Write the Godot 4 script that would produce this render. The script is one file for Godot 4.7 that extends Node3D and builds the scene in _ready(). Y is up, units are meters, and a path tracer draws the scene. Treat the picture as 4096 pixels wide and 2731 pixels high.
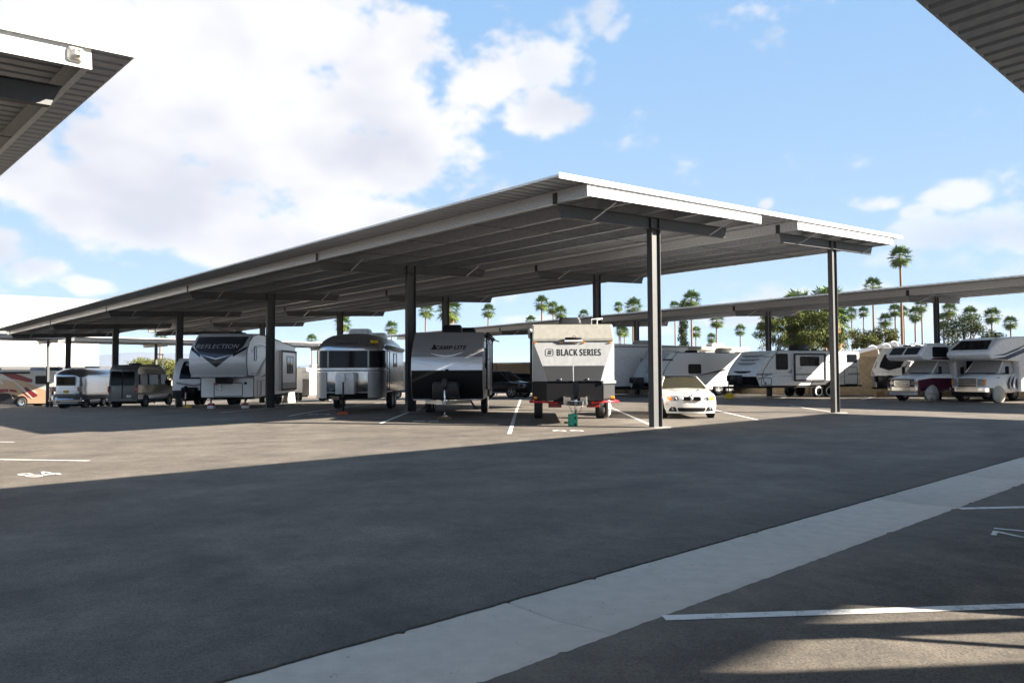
extends Node3D
# A covered storage lot for motorhomes and trailers on a late winter afternoon.
# Lot axes: U runs along the rows of the big canopy (away to the left), W runs across them (away to the right).
# The origin of the lot axes is the nearest column of the big canopy.
const AU := 0.76415
const LOT := Vector3(4.066, 0.0, -22.589)
var U := Vector3(-sin(AU), 0, -cos(AU))
var W := Vector3(cos(AU), 0, -sin(AU))
const YAW_U := 133.783   # turns local +x onto U and local +z onto W
const YAW_W := 43.783    # turns local +x onto W and local +z onto -U
var M := {}
var used_names := {}
var rng := RandomNumberGenerator.new()
var tex := {}

func _ready():
	rng.seed = 20240611
	camera_sky_sun()
	textures()
	materials()
	build_ground()
	build_markings()
	build_canopies()
	build_background()
	build_main_row()
	build_back_row()
	build_left_row()
	build_behind_camera()
	build_trees()

# ------------------------------------------------------------------ camera, sky, sun, exposure
func camera_sky_sun():
	var cam := Camera3D.new()
	cam.name = "camera"
	cam.fov = 46.495
	cam.near = 0.1
	cam.far = 12000.0
	add_child(cam)
	cam.position = Vector3(0, 1.6, 0)
	cam.basis = Basis(Vector3.RIGHT, deg_to_rad(2.17)) * Basis(Vector3.BACK, deg_to_rad(-0.306))
	cam.current = true
	var env := Environment.new()
	env.background_mode = Environment.BG_SKY
	env.tonemap_mode = Environment.TONE_MAPPER_LINEAR
	env.tonemap_exposure = 6.2
	env.fog_enabled = true
	env.fog_density = 0.000045
	env.fog_light_color = Color(0.72, 0.82, 0.95)
	env.sdfgi_enabled = true
	env.ssao_enabled = true
	env.ssil_enabled = true
	var sky := Sky.new()
	var pan := PanoramaSkyMaterial.new()
	pan.panorama = ImageTexture.create_from_image(sky_image())
	sky.sky_material = pan
	env.sky = sky
	var we := WorldEnvironment.new()
	we.name = "world_environment"
	we.environment = env
	add_child(we)
	var sun := DirectionalLight3D.new()
	sun.name = "sun"
	sun.light_energy = 1.45
	sun.light_color = Color(1.0, 0.96, 0.9)
	sun.light_angular_distance = 0.53
	sun.shadow_enabled = true
	add_child(sun)
	var el := deg_to_rad(23.4)
	var flat := (0.84 * U - 0.543 * W).normalized()
	var dir := flat * cos(el) + Vector3.DOWN * sin(el)
	sun.basis = Basis.looking_at(dir, Vector3.UP)

# clouds: [azimuth, elevation, half width, half height, weight, cover] in degrees, azimuth 0 straight ahead, right positive
const CLOUDS := [
	[-26.0, 20.0, 17.0, 9.5, 1.0, 1.0], [-14.5, 14.8, 9.5, 6.2, 1.0, 1.0], [-10.0, 19.5, 5.0, 4.6, 1.0, 1.0], [-25.0, 12.0, 9.0, 3.6, 1.0, 1.0], [-17.0, 9.6, 6.0, 2.6, 0.95, 1.0], [-33.0, 12.5, 5.0, 2.6, 0.9, 0.95],
	[-9.6, 12.0, 3.4, 2.8, 0.95, 1.0], [-10.5, 9.2, 3.0, 1.6, 0.85, 0.9], [-2.0, 19.4, 3.6, 2.5, 0.95, 1.0], [1.2, 18.0, 3.4, 1.4, 0.9, 0.95], [2.4, 21.0, 2.4, 1.9, 0.85, 0.9], [-12.0, 25.6, 2.6, 2.0, 0.85, 0.9], [-4.9, 14.1, 1.3, 0.55, 0.76, 0.95],
	[4.6, 23.2, 1.6, 1.6, 0.66, 0.75], [6.4, 24.2, 1.5, 1.4, 0.66, 0.7], [8.4, 22.9, 1.2, 1.2, 0.66, 0.8], [10.2, 23.3, 0.7, 0.5, 0.62, 0.6], [5.6, 20.4, 0.9, 1.0, 0.6, 0.5],
	[-32.6, 6.8, 2.3, 1.5, 0.95, 1.0], [-29.4, 5.6, 1.5, 0.7, 0.85, 0.95], [-27.2, 5.2, 1.2, 0.4, 0.75, 0.9],
	[24.0, 11.4, 1.6, 0.5, 0.74, 0.9], [27.2, 10.6, 1.0, 0.5, 0.66, 0.75], [29.0, 11.2, 1.8, 0.7, 0.74, 0.85], [17.0, 11.2, 0.6, 0.45, 0.74, 0.95], [31.5, 8.8, 5.5, 1.2, 0.8, 0.62], [29.5, 6.8, 6.5, 1.0, 0.6, 0.5],
	[22.5, 4.7, 4.0, 0.7, 0.84, 0.85], [16.0, 4.0, 3.4, 0.6, 0.8, 0.8], [10.5, 3.2, 2.4, 0.5, 0.72, 0.7], [2.4, 3.0, 2.4, 0.5, 0.78, 0.8], [28.0, 2.8, 7.0, 1.2, 0.7, 0.6], [-13.5, 2.6, 1.6, 0.9, 0.84, 0.9], [-20.0, 3.0, 2.2, 0.6, 0.6, 0.6],
	[62.0, 14.0, 16.0, 6.0, 0.9, 1.0], [95.0, 30.0, 18.0, 9.0, 0.9, 1.0], [130.0, 12.0, 14.0, 5.0, 0.9, 1.0], [-60.0, 16.0, 16.0, 8.0, 0.95, 1.0], [-95.0, 24.0, 16.0, 9.0, 0.95, 1.0], [-135.0, 14.0, 18.0, 6.0, 0.9, 1.0], [170.0, 26.0, 20.0, 8.0, 0.9, 1.0], [-20.0, 42.0, 22.0, 9.0, 0.9, 1.0], [150.0, 55.0, 40.0, 9.0, 0.8, 1.0], [40.0, 50.0, 16.0, 7.0, 0.8, 1.0]]
var cloud_a := FastNoiseLite.new()
var cloud_b := FastNoiseLite.new()

func sky_color(az: float, el: float) -> Color:
	var sy := sin(deg_to_rad(maxf(el, 0.0)))
	var t := pow(1.0 - sy, 3.2)
	var c := Color(0.044, 0.084, 0.147).lerp(Color(0.112, 0.144, 0.168), t)
	var d := Vector3(sin(deg_to_rad(az)) * cos(deg_to_rad(el)), sy * 1.6, -cos(deg_to_rad(az)) * cos(deg_to_rad(el)))
	var wx := cloud_b.get_noise_3dv(d * 0.9 + Vector3(7, 0, 0))
	var wy := cloud_b.get_noise_3dv(d * 0.9 + Vector3(0, 9, 0))
	var n := cloud_a.get_noise_3dv(d)
	var az2 := az + wx * 2.6
	var el2 := el + wy * 1.7
	var m := 0.0
	var cover := 1.0
	for k in CLOUDS:
		var dx: float = wrapf(az2 - k[0], -180.0, 180.0) / k[2]
		if absf(dx) > 1.7:
			continue
		var dy: float = (el2 - k[1]) / k[3]
		if dy < 0.0:
			dy *= 1.15
		var r2 := dx * dx + dy * dy
		if r2 < 2.6:
			var q: float = k[4] * (1.0 - r2 * 0.38)
			if q > m:
				m = q
				cover = k[5]
	var dens := smoothstep(0.26, 0.74, m + n * 0.92) * cover
	if dens > 0.0:
		var n2 := cloud_b.get_noise_3dv(d * 1.7)
		var thick := clampf(m - 0.5 + n * 0.3, 0.0, 1.0)
		var lit := clampf(0.97 + n2 * 0.5 - thick * 0.42 * smoothstep(24.0, 9.0, el), 0.62, 1.12)
		var cc := Color(0.163, 0.162, 0.164).lerp(Color(0.126, 0.128, 0.142), clampf((1.0 - lit) * 2.6, 0.0, 1.0)) * (0.9 + 0.1 * lit)
		c = c.lerp(cc, dens * 0.97)
	return c

func sky_image() -> Image:
	cloud_a.seed = 11
	cloud_a.noise_type = FastNoiseLite.TYPE_SIMPLEX_SMOOTH
	cloud_a.frequency = 7.5
	cloud_a.fractal_octaves = 7
	cloud_a.fractal_gain = 0.6
	cloud_b.seed = 5
	cloud_b.frequency = 2.6
	cloud_b.fractal_octaves = 4
	var coarse := Image.create(512, 256, false, Image.FORMAT_RGBF)
	for y in 256:
		for x in 512:
			coarse.set_pixel(x, y, sky_color((x + 0.5) / 512.0 * 360.0 - 180.0, maxf(90.0 - (y + 0.5) / 256.0 * 180.0, 0.0)))
	coarse.resize(4096, 2048, Image.INTERPOLATE_BILINEAR)
	# the part in view, and a good margin round it, is worked out pixel by pixel
	var fine := Image.create(912, 360, false, Image.FORMAT_RGBF)
	var x0 := 2048 - 456
	var y0 := 1024 - 360
	for y in 360:
		for x in 912:
			fine.set_pixel(x, y, sky_color((x0 + x + 0.5) / 4096.0 * 360.0 - 180.0, 90.0 - (y0 + y + 0.5) / 2048.0 * 180.0))
	coarse.blit_rect(fine, Rect2i(0, 0, 912, 360), Vector2i(x0, y0))
	# Godot's panoramas begin straight ahead
	var out := Image.create(4096, 2048, false, Image.FORMAT_RGBF)
	out.blit_rect(coarse, Rect2i(2048, 0, 2048, 2048), Vector2i(0, 0))
	out.blit_rect(coarse, Rect2i(0, 0, 2048, 2048), Vector2i(2048, 0))
	return out

# ------------------------------------------------------------------ materials
func noise_image(sd: int, size: int, freq: float, oct: int, lo: float, hi: float, gain := 0.5) -> Image:
	# even grey noise between two levels
	var n := FastNoiseLite.new()
	n.seed = sd
	n.noise_type = FastNoiseLite.TYPE_SIMPLEX_SMOOTH
	n.frequency = freq
	n.fractal_octaves = oct
	n.fractal_gain = gain
	var im := n.get_seamless_image(size, size)
	im.convert(Image.FORMAT_L8)
	var d := im.get_data()
	for i in d.size():
		d[i] = int(255.0 * lerpf(lo, hi, d[i] / 255.0))
	im = Image.create_from_data(size, size, false, Image.FORMAT_L8, d)
	im.convert(Image.FORMAT_RGB8)
	return im

func textures():
	tex.speckle = ImageTexture.create_from_image(speckle())
	tex.patch = ImageTexture.create_from_image(noise_image(3, 1024, 0.01, 7, 0.62, 1.0, 0.8))
	tex.slab = ImageTexture.create_from_image(slab_image())
	tex.paint = ImageTexture.create_from_image(paint_image())
	tex.streak = ImageTexture.create_from_image(noise_image(77, 1024, 0.006, 8, 0.6, 1.0, 0.85))
	tex.grime = ImageTexture.create_from_image(noise_image(21, 512, 0.02, 5, 0.88, 1.0))
	tex.mottle = ImageTexture.create_from_image(noise_image(8, 512, 0.03, 4, 0.84, 1.0))
	tex.bark = ImageTexture.create_from_image(noise_image(31, 256, 0.05, 4, 0.55, 1.0))
	var h := noise_image(5, 512, 0.3, 2, 0.0, 1.0)
	h.bump_map_to_normal_map(2.0)
	tex.grain_normal = ImageTexture.create_from_image(h)
	var w := noise_image(6, 256, 0.012, 3, 0.0, 1.0)
	w.bump_map_to_normal_map(1.6)
	tex.wave_normal = ImageTexture.create_from_image(w)

func speckle() -> Image:
	var im := Image.create(512, 512, false, Image.FORMAT_RGB8)
	var r := RandomNumberGenerator.new()
	r.seed = 99
	for y in 512:
		for x in 512:
			var g := 0.86 + r.randf_range(-0.14, 0.14)
			var p := r.randf()
			if p < 0.01:
				g = 1.0
			elif p < 0.05:
				g = 0.5
			im.set_pixel(x, y, Color(g, g * 0.992, g * 0.975))
	return im

func slab_image() -> Image:
	# trowelled concrete: fine grain, faint drag marks, a few dark specks and rusty drips
	var im := noise_image(51, 512, 0.02, 5, 0.9, 1.0)
	var r := RandomNumberGenerator.new()
	r.seed = 12
	for y in 512:
		var drag := r.randf_range(-0.012, 0.012)
		for x in 512:
			var c := im.get_pixel(x, y)
			var g := c.r + drag + r.randf_range(-0.03, 0.03)
			im.set_pixel(x, y, Color(g, g, g))
	for i in 90:
		var c := Color(0.55, 0.5, 0.45)
		im.fill_rect(Rect2i(r.randi_range(0, 508), r.randi_range(0, 508), r.randi_range(1, 3), r.randi_range(1, 3)), c)
	for i in 14:
		var x := r.randi_range(0, 480)
		var y := r.randi_range(0, 500)
		for k in r.randi_range(10, 40):
			x = clampi(x + r.randi_range(0, 2), 0, 511)
			y = clampi(y + r.randi_range(-1, 1), 0, 511)
			im.set_pixel(x, y, Color(0.72, 0.66, 0.58))
	return im

func paint_image() -> Image:
	# road paint worn through on the high stones
	var n := FastNoiseLite.new()
	n.seed = 61
	n.frequency = 0.02
	n.fractal_octaves = 4
	var r := RandomNumberGenerator.new()
	r.seed = 62
	var im := Image.create(512, 512, false, Image.FORMAT_RGB8)
	for y in 512:
		for x in 512:
			var g := 0.93 + r.randf_range(-0.07, 0.07)
			var w := n.get_noise_2d(x, y) * 0.5 + r.randf() * 0.5
			if w > 0.52:
				g = 0.55
			im.set_pixel(x, y, Color(g, g, g))
	return im

func lin(r: float, g: float, b: float) -> Color:
	return Color(r, g, b).linear_to_srgb()

func mat(key: String, c: Color, rough := 0.6, metal := 0.0, grime := true, more := {}) -> StandardMaterial3D:
	var m := StandardMaterial3D.new()
	m.resource_name = key
	m.albedo_color = c
	m.roughness = rough
	m.metallic = metal
	m.cull_mode = BaseMaterial3D.CULL_DISABLED
	if grime:
		m.albedo_texture = tex.grime
		m.uv1_triplanar = true
		m.uv1_scale = Vector3.ONE * 0.45
	for k in more:
		m.set(k, more[k])
	M[key] = m
	return m

func materials():
	var asph := {"albedo_texture": tex.speckle, "uv1_triplanar": true, "uv1_world_triplanar": true, "uv1_scale": Vector3.ONE * 0.3, "detail_enabled": true, "detail_albedo": tex.streak, "detail_blend_mode": BaseMaterial3D.BLEND_MODE_MUL, "detail_uv_layer": BaseMaterial3D.DETAIL_UV_2, "uv2_triplanar": true, "uv2_world_triplanar": true, "uv2_scale": Vector3(0.05, 0.05, 0.05), "normal_enabled": true, "normal_texture": tex.grain_normal, "normal_scale": 0.22}
	asph.vertex_color_use_as_albedo = true
	mat("asphalt", lin(0.25, 0.213, 0.177), 0.88, 0, false, asph)
	var asph2 := asph.duplicate()
	asph2.uv1_scale = Vector3.ONE * 0.26
	asph2.detail_albedo = tex.patch
	asph2.uv2_scale = Vector3.ONE * 0.11
	asph2.normal_scale = 0.1
	mat("asphalt_old", lin(0.23, 0.195, 0.157), 0.9, 0, false, asph2)
	mat("dirt", lin(0.24, 0.19, 0.14), 0.95, 0, true, {"albedo_texture": tex.mottle, "uv1_world_triplanar": true, "uv1_scale": Vector3.ONE * 0.05})
	mat("concrete", lin(0.55, 0.485, 0.41), 0.85, 0, true, {"albedo_texture": tex.slab, "uv1_world_triplanar": true, "uv1_scale": Vector3(0.5, 0.5, 0.5), "normal_enabled": true, "normal_texture": tex.grain_normal, "normal_scale": 0.25})
	mat("concrete_b", lin(0.525, 0.465, 0.395), 0.85, 0, true, {"albedo_texture": tex.slab, "uv1_world_triplanar": true, "uv1_scale": Vector3(0.41, 0.41, 0.41), "normal_enabled": true, "normal_texture": tex.grain_normal, "normal_scale": 0.25})
	mat("line_paint", lin(0.72, 0.7, 0.66), 0.7, 0, true, {"albedo_texture": tex.paint, "uv1_world_triplanar": true, "uv1_scale": Vector3.ONE * 0.7})
	mat("deck", lin(0.32, 0.34, 0.37), 0.5, 0.1)
	mat("galv", lin(0.6, 0.615, 0.635), 0.35, 0.35, true, {"albedo_texture": tex.mottle, "uv1_scale": Vector3.ONE * 0.8})
	mat("galv_dull", lin(0.38, 0.4, 0.43), 0.45, 0.3)
	mat("footing", lin(0.3, 0.275, 0.24), 0.9)
	mat("trim", lin(0.74, 0.74, 0.73), 0.4)
	mat("steel_dark", lin(0.03, 0.031, 0.033), 0.6)
	mat("steel_mid", lin(0.045, 0.046, 0.048), 0.55)
	mat("white", lin(0.77, 0.775, 0.775), 0.3)
	mat("white_gloss", lin(0.56, 0.55, 0.52), 0.14, 0, false, {"clearcoat_enabled": true, "clearcoat": 0.6, "clearcoat_roughness": 0.06})
	mat("cream", lin(0.66, 0.62, 0.54), 0.4)
	mat("beige", lin(0.6, 0.575, 0.5), 0.45)
	mat("pearl", lin(0.68, 0.685, 0.69), 0.25, 0.15, false)
	mat("silver_paint", lin(0.42, 0.425, 0.435), 0.26, 0.65, false)
	mat("silver_light", lin(0.62, 0.63, 0.66), 0.28, 0.4, false)
	mat("aluminium", lin(0.6, 0.605, 0.62), 0.22, 0.95, false, {"normal_enabled": true, "normal_texture": tex.wave_normal, "normal_scale": 0.12, "uv1_triplanar": true, "uv1_scale": Vector3.ONE * 0.9})
	mat("aluminium_dull", lin(0.36, 0.36, 0.365), 0.42, 0.9, false)
	mat("chrome", lin(0.8, 0.8, 0.8), 0.08, 1.0, false)
	mat("black", lin(0.009, 0.009, 0.01), 0.55, 0, false, {"metallic_specular": 0.25})
	mat("black_gloss", lin(0.01, 0.01, 0.012), 0.12, 0, false)
	mat("charcoal", lin(0.022, 0.023, 0.026), 0.4, 0, false, {"metallic_specular": 0.35})
	mat("graphite", lin(0.06, 0.063, 0.072), 0.2, 0.3, false)
	mat("rubber", lin(0.018, 0.018, 0.019), 0.8, 0, false)
	mat("glass_dark", lin(0.006, 0.007, 0.009), 0.05, 0, false, {"metallic_specular": 0.3})
	mat("glass_tint", lin(0.03, 0.036, 0.04), 0.05, 0, false)
	mat("windscreen", lin(0.03, 0.028, 0.02), 0.06, 0, false, {"metallic_specular": 0.4})
	mat("sunshade", lin(0.3, 0.27, 0.21), 0.12, 0, false)
	mat("curtain", lin(0.36, 0.36, 0.36), 0.25)
	mat("grey", lin(0.3, 0.3, 0.31), 0.45)
	mat("grey_light", lin(0.5, 0.5, 0.5), 0.45)
	mat("grey_taupe", lin(0.22, 0.2, 0.18), 0.4)
	mat("maroon", lin(0.07, 0.012, 0.028), 0.2, 0, false)
	mat("dark_red", lin(0.2, 0.016, 0.018), 0.25, 0, false)
	mat("tan_paint", lin(0.5, 0.33, 0.2), 0.3, 0, false)
	mat("navy", lin(0.02, 0.024, 0.05), 0.25, 0, false)
	mat("red", lin(0.42, 0.01, 0.018), 0.35, 0, false)
	mat("tail_red", lin(0.4, 0.012, 0.01), 0.15, 0, false)
	mat("amber", lin(0.75, 0.25, 0.01), 0.15, 0, false)
	mat("yellow", lin(0.75, 0.5, 0.02), 0.5)
	mat("orange", lin(0.55, 0.1, 0.02), 0.5)
	mat("green", lin(0.01, 0.3, 0.18), 0.5)
	mat("wood", lin(0.16, 0.1, 0.05), 0.8)
	mat("lens", lin(0.3, 0.31, 0.33), 0.08, 0.5, false)
	mat("plastic_bag", lin(0.5, 0.49, 0.45), 0.25, 0, false)
	mat("cover_cloth", lin(0.42, 0.4, 0.36), 0.75)
	mat("diamond", lin(0.12, 0.122, 0.125), 0.3, 0.8, false, {"normal_enabled": true, "normal_texture": tex.grain_normal, "normal_scale": 0.5, "uv1_triplanar": true, "uv1_scale": Vector3.ONE * 1.5})
	mat("suv_blue", lin(0.012, 0.015, 0.03), 0.12, 0.1, false)
	mat("van_grey", lin(0.16, 0.158, 0.15), 0.25, 0.2, false)
	mat("panel_grey", lin(0.27, 0.275, 0.28), 0.4)
	mat("panel_beige", lin(0.25, 0.245, 0.22), 0.45)
	mat("stucco", lin(0.83, 0.82, 0.78), 0.9)
	mat("stucco_b", lin(0.8, 0.79, 0.755), 0.9)
	mat("tan_wall", lin(0.42, 0.34, 0.25), 0.9)
	mat("block", lin(0.23, 0.18, 0.115), 0.92)
	mat("block_b", lin(0.21, 0.165, 0.105), 0.92)
	mat("block_c", lin(0.25, 0.2, 0.13), 0.92)
	mat("mortar", lin(0.25, 0.21, 0.15), 0.95)
	mat("shingle", lin(0.33, 0.28, 0.24), 0.9)
	mat("hill", lin(0.11, 0.105, 0.105), 1.0)
	mat("trunk", lin(0.27, 0.17, 0.11), 0.9, 0, true, {"albedo_texture": tex.bark, "uv1_scale": Vector3(0.8, 3.0, 0.8)})
	mat("bark_dark", lin(0.07, 0.055, 0.045), 0.9, 0, true, {"albedo_texture": tex.bark, "uv1_scale": Vector3(2, 1, 2)})
	var leaf := {"backlight": Color(0.3, 0.34, 0.1), "vertex_color_use_as_albedo": true, "metallic_specular": 0.2}
	mat("leaf", Color.WHITE, 0.55, 0, false, leaf)

# ------------------------------------------------------------------ mesh helpers
func surf(smooth := -1) -> SurfaceTool:
	var s := SurfaceTool.new()
	s.begin(Mesh.PRIMITIVE_TRIANGLES)
	s.set_smooth_group(smooth)
	return s

func tri(s: SurfaceTool, a: Vector3, b: Vector3, c: Vector3):
	s.add_vertex(a)
	s.add_vertex(b)
	s.add_vertex(c)

func quad(s: SurfaceTool, a: Vector3, b: Vector3, c: Vector3, d: Vector3):
	tri(s, a, b, c)
	tri(s, a, c, d)

func part(parent: Node, called: String, s: SurfaceTool, m: String, label := "") -> MeshInstance3D:
	s.generate_normals()
	return part_mesh(parent, called, s.commit(), m, label)

func part_mesh(parent: Node, called: String, mesh: Mesh, m: String, label := "") -> MeshInstance3D:
	var o := MeshInstance3D.new()
	o.name = called
	o.mesh = mesh
	o.material_override = M[m]
	parent.add_child(o, true)
	if label != "":
		o.set_meta("label", label)
	return o

func numbered(called: String) -> String:
	var n: int = used_names.get(called, 0)
	used_names[called] = n + 1
	return called if n == 0 else "%s_%03d" % [called, n]

func thing(called: String, label: String, category: String, at := Vector3.ZERO, yaw := 0.0, group := "") -> Node3D:
	var o := Node3D.new()
	o.name = numbered(called)
	add_child(o)
	o.position = at
	o.rotation_degrees.y = yaw
	o.set_meta("label", label)
	o.set_meta("category", category)
	if group != "":
		o.set_meta("group", group)
	return o

func sub(parent: Node, called: String, at := Vector3.ZERO) -> Node3D:
	var o := Node3D.new()
	o.name = called
	parent.add_child(o, true)
	o.position = at
	return o

func structure(called: String, s: SurfaceTool, m: String, kind := "structure") -> MeshInstance3D:
	var o := part(self, called, s, m)
	o.set_meta("kind", kind)
	return o

func bx(s: SurfaceTool, a: Vector3, b: Vector3, ch := 0.0):
	# a box between two corners; ch bevels every edge
	var lo := Vector3(minf(a.x, b.x), minf(a.y, b.y), minf(a.z, b.z))
	var hi := Vector3(maxf(a.x, b.x), maxf(a.y, b.y), maxf(a.z, b.z))
	var c := (lo + hi) / 2
	var h := (hi - lo) / 2
	ch = minf(ch, minf(h.x, minf(h.y, h.z)) * 0.9)
	var ax := [Vector3.RIGHT, Vector3.UP, Vector3.BACK]
	for i in 3:
		for sg in [-1.0, 1.0]:
			var n: Vector3 = ax[i] * sg
			var p: Vector3 = ax[(i + 1) % 3]
			var q: Vector3 = ax[(i + 2) % 3]
			var o: Vector3 = c + n * h
			var hp: float = (p * h).length() - ch
			var hq: float = (q * h).length() - ch
			quad(s, o - p * hp - q * hq, o + p * hp - q * hq, o + p * hp + q * hq, o - p * hp + q * hq)
	if ch <= 0.0:
		return
	for i in 3:
		for s1 in [-1.0, 1.0]:
			for s2 in [-1.0, 1.0]:
				var p: Vector3 = ax[(i + 1) % 3] * s1
				var q: Vector3 = ax[(i + 2) % 3] * s2
				var r: Vector3 = ax[i] * ((ax[i] * h).length() - ch)
				var pa: Vector3 = c + p * h + q * (q * h).length() * 1.0 - q * ch
				pa = c + p * ((p * h).length()) + q * ((q * h).length() - ch)
				var pb: Vector3 = c + p * ((p * h).length() - ch) + q * ((q * h).length())
				quad(s, pa - r, pa + r, pb + r, pb - r)
	for sx in [-1.0, 1.0]:
		for sy in [-1.0, 1.0]:
			for sz in [-1.0, 1.0]:
				var k := Vector3(sx * h.x, sy * h.y, sz * h.z)
				var x := Vector3(sx * ch, 0, 0)
				var y := Vector3(0, sy * ch, 0)
				var z := Vector3(0, 0, sz * ch)
				tri(s, c + k - y - z, c + k - x - z, c + k - x - y)

func bar(s: SurfaceTool, p0: Vector3, p1: Vector3, w: float, h: float, up := Vector3.UP):
	# a square bar from p0 to p1, w wide and h high about its middle line
	var d := (p1 - p0).normalized()
	var r := d.cross(up).normalized()
	var u := r.cross(d).normalized()
	var o := [r * w / 2 + u * h / 2, -r * w / 2 + u * h / 2, -r * w / 2 - u * h / 2, r * w / 2 - u * h / 2]
	for i in 4:
		var j := (i + 1) % 4
		quad(s, p0 + o[i], p1 + o[i], p1 + o[j], p0 + o[j])
	quad(s, p0 + o[0], p0 + o[1], p0 + o[2], p0 + o[3])
	quad(s, p1 + o[3], p1 + o[2], p1 + o[1], p1 + o[0])

func inset(poly: PackedVector2Array, b: float) -> PackedVector2Array:
	var n := poly.size()
	var area := 0.0
	for i in n:
		area += poly[i].cross(poly[(i + 1) % n])
	var sg := signf(area)
	var out := PackedVector2Array()
	for i in n:
		var d0 := (poly[i] - poly[(i + n - 1) % n]).normalized()
		var d1 := (poly[(i + 1) % n] - poly[i]).normalized()
		var n0 := Vector2(-d0.y, d0.x) * sg
		var n1 := Vector2(-d1.y, d1.x) * sg
		var k := (n0 + n1)
		var dn := maxf(0.35, 1.0 + n0.dot(n1))
		out.append(poly[i] + k * b / dn)
	return out

func at_axis(p: Vector2, t: float, ax: int) -> Vector3:
	# ax 0: polygon in (z, y) swept along x; 1: in (x, z) along y; 2: in (x, y) along z
	if ax == 0:
		return Vector3(t, p.y, p.x)
	return Vector3(p.x, t, p.y) if ax == 1 else Vector3(p.x, p.y, t)

func prism(s: SurfaceTool, poly: PackedVector2Array, t0: float, t1: float, ax: int, bev := 0.0, smooth_side := -1, inner := PackedVector2Array()):
	var n := poly.size()
	var rings := []
	if bev > 0.0:
		var inn := inset(poly, bev) if inner.is_empty() else inner
		if Geometry2D.triangulate_polygon(inn).is_empty():
			inn = poly
		rings = [[inn, t0], [poly, t0 + bev], [poly, t1 - bev], [inn, t1]]
	else:
		rings = [[poly, t0], [poly, t1]]
	for r in rings.size() - 1:
		s.set_smooth_group(smooth_side if (rings.size() == 2 or r == 1) else -1)
		for i in n:
			var j := (i + 1) % n
			quad(s, at_axis(rings[r][0][i], rings[r][1], ax), at_axis(rings[r + 1][0][i], rings[r + 1][1], ax), at_axis(rings[r + 1][0][j], rings[r + 1][1], ax), at_axis(rings[r][0][j], rings[r][1], ax))
	s.set_smooth_group(-1)
	for e in [rings[0], rings[-1]]:
		var idx := Geometry2D.triangulate_polygon(e[0])
		for k in range(0, idx.size(), 3):
			tri(s, at_axis(e[0][idx[k]], e[1], ax), at_axis(e[0][idx[k + 1]], e[1], ax), at_axis(e[0][idx[k + 2]], e[1], ax))

func poly(a: Array) -> PackedVector2Array:
	var p := PackedVector2Array()
	for i in range(0, a.size(), 2):
		p.append(Vector2(a[i], a[i + 1]))
	return p

func rounded(pts: PackedVector2Array, rad, seg := 4) -> PackedVector2Array:
	# corner rounding; rad is one radius or one for each corner
	var out := PackedVector2Array()
	var n := pts.size()
	for i in n:
		var r: float = rad[i] if rad is Array else rad
		var a := pts[(i + n - 1) % n] - pts[i]
		var b := pts[(i + 1) % n] - pts[i]
		r = minf(r, minf(a.length(), b.length()) * 0.49)
		if r < 0.0005:
			out.append(pts[i])
			continue
		var p := pts[i] + a.normalized() * r
		var q := pts[i] + b.normalized() * r
		for k in seg + 1:
			var t := float(k) / seg
			out.append(p.lerp(pts[i], t).lerp(pts[i].lerp(q, t), t))
	return out

func rrect(w: float, h: float, r: float, seg := 3) -> PackedVector2Array:
	return rounded(PackedVector2Array([Vector2(-w / 2, -h / 2), Vector2(w / 2, -h / 2), Vector2(w / 2, h / 2), Vector2(-w / 2, h / 2)]), r, seg)

func plate(s: SurfaceTool, pts: PackedVector2Array, o: Vector3, r: Vector3, u: Vector3, t: float, from := 0.0):
	# a flat piece of outline pts in the plane (r, u) at o, t thick
	var n := r.cross(u).normalized()
	var k := pts.size()
	for i in k:
		var a := pts[i]
		var b := pts[(i + 1) % k]
		quad(s, o + r * a.x + u * a.y + n * from, o + r * b.x + u * b.y + n * from, o + r * b.x + u * b.y + n * (from + t), o + r * a.x + u * a.y + n * (from + t))
	var idx := Geometry2D.triangulate_polygon(pts)
	for z in [from, from + t]:
		for i in range(0, idx.size(), 3):
			var v := []
			for j in 3:
				var p := pts[idx[i + j]]
				v.append(o + r * p.x + u * p.y + n * z)
			tri(s, v[0], v[1], v[2])

func hoop(s: SurfaceTool, outer: PackedVector2Array, inner: PackedVector2Array, o: Vector3, r: Vector3, u: Vector3, t: float):
	var n := r.cross(u).normalized() * t
	var k := outer.size()
	for i in k:
		var j := (i + 1) % k
		var a := o + r * outer[i].x + u * outer[i].y
		var b := o + r * outer[j].x + u * outer[j].y
		var c := o + r * inner[j].x + u * inner[j].y
		var d := o + r * inner[i].x + u * inner[i].y
		quad(s, a + n, b + n, c + n, d + n)
		quad(s, a, b, b + n, a + n)
		quad(s, d, c, c + n, d + n)

func window(parent: Node, o: Vector3, r: Vector3, u: Vector3, w: float, h: float, rad := 0.08, glass := "glass_dark", rim := "black", fw := 0.03, called := "window", split := false):
	# window centred at o: a frame that stands proud and a pane set back in it
	var node := sub(parent, called)
	var s := surf()
	hoop(s, rrect(w, h, rad), rrect(w - 2 * fw, h - 2 * fw, maxf(rad - fw, 0.01)), o, r, u, 0.022)
	if split:
		plate(s, rrect(0.03, h - 2 * fw, 0.002, 1), o, r, u, 0.02, 0.001)
	part(node, "frame", s, rim)
	s = surf()
	plate(s, rrect(w - 2 * fw + 0.004, h - 2 * fw + 0.004, maxf(rad - fw, 0.01)), o, r, u, 0.008, 0.001)
	part(node, "pane", s, glass)
	return node

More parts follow.
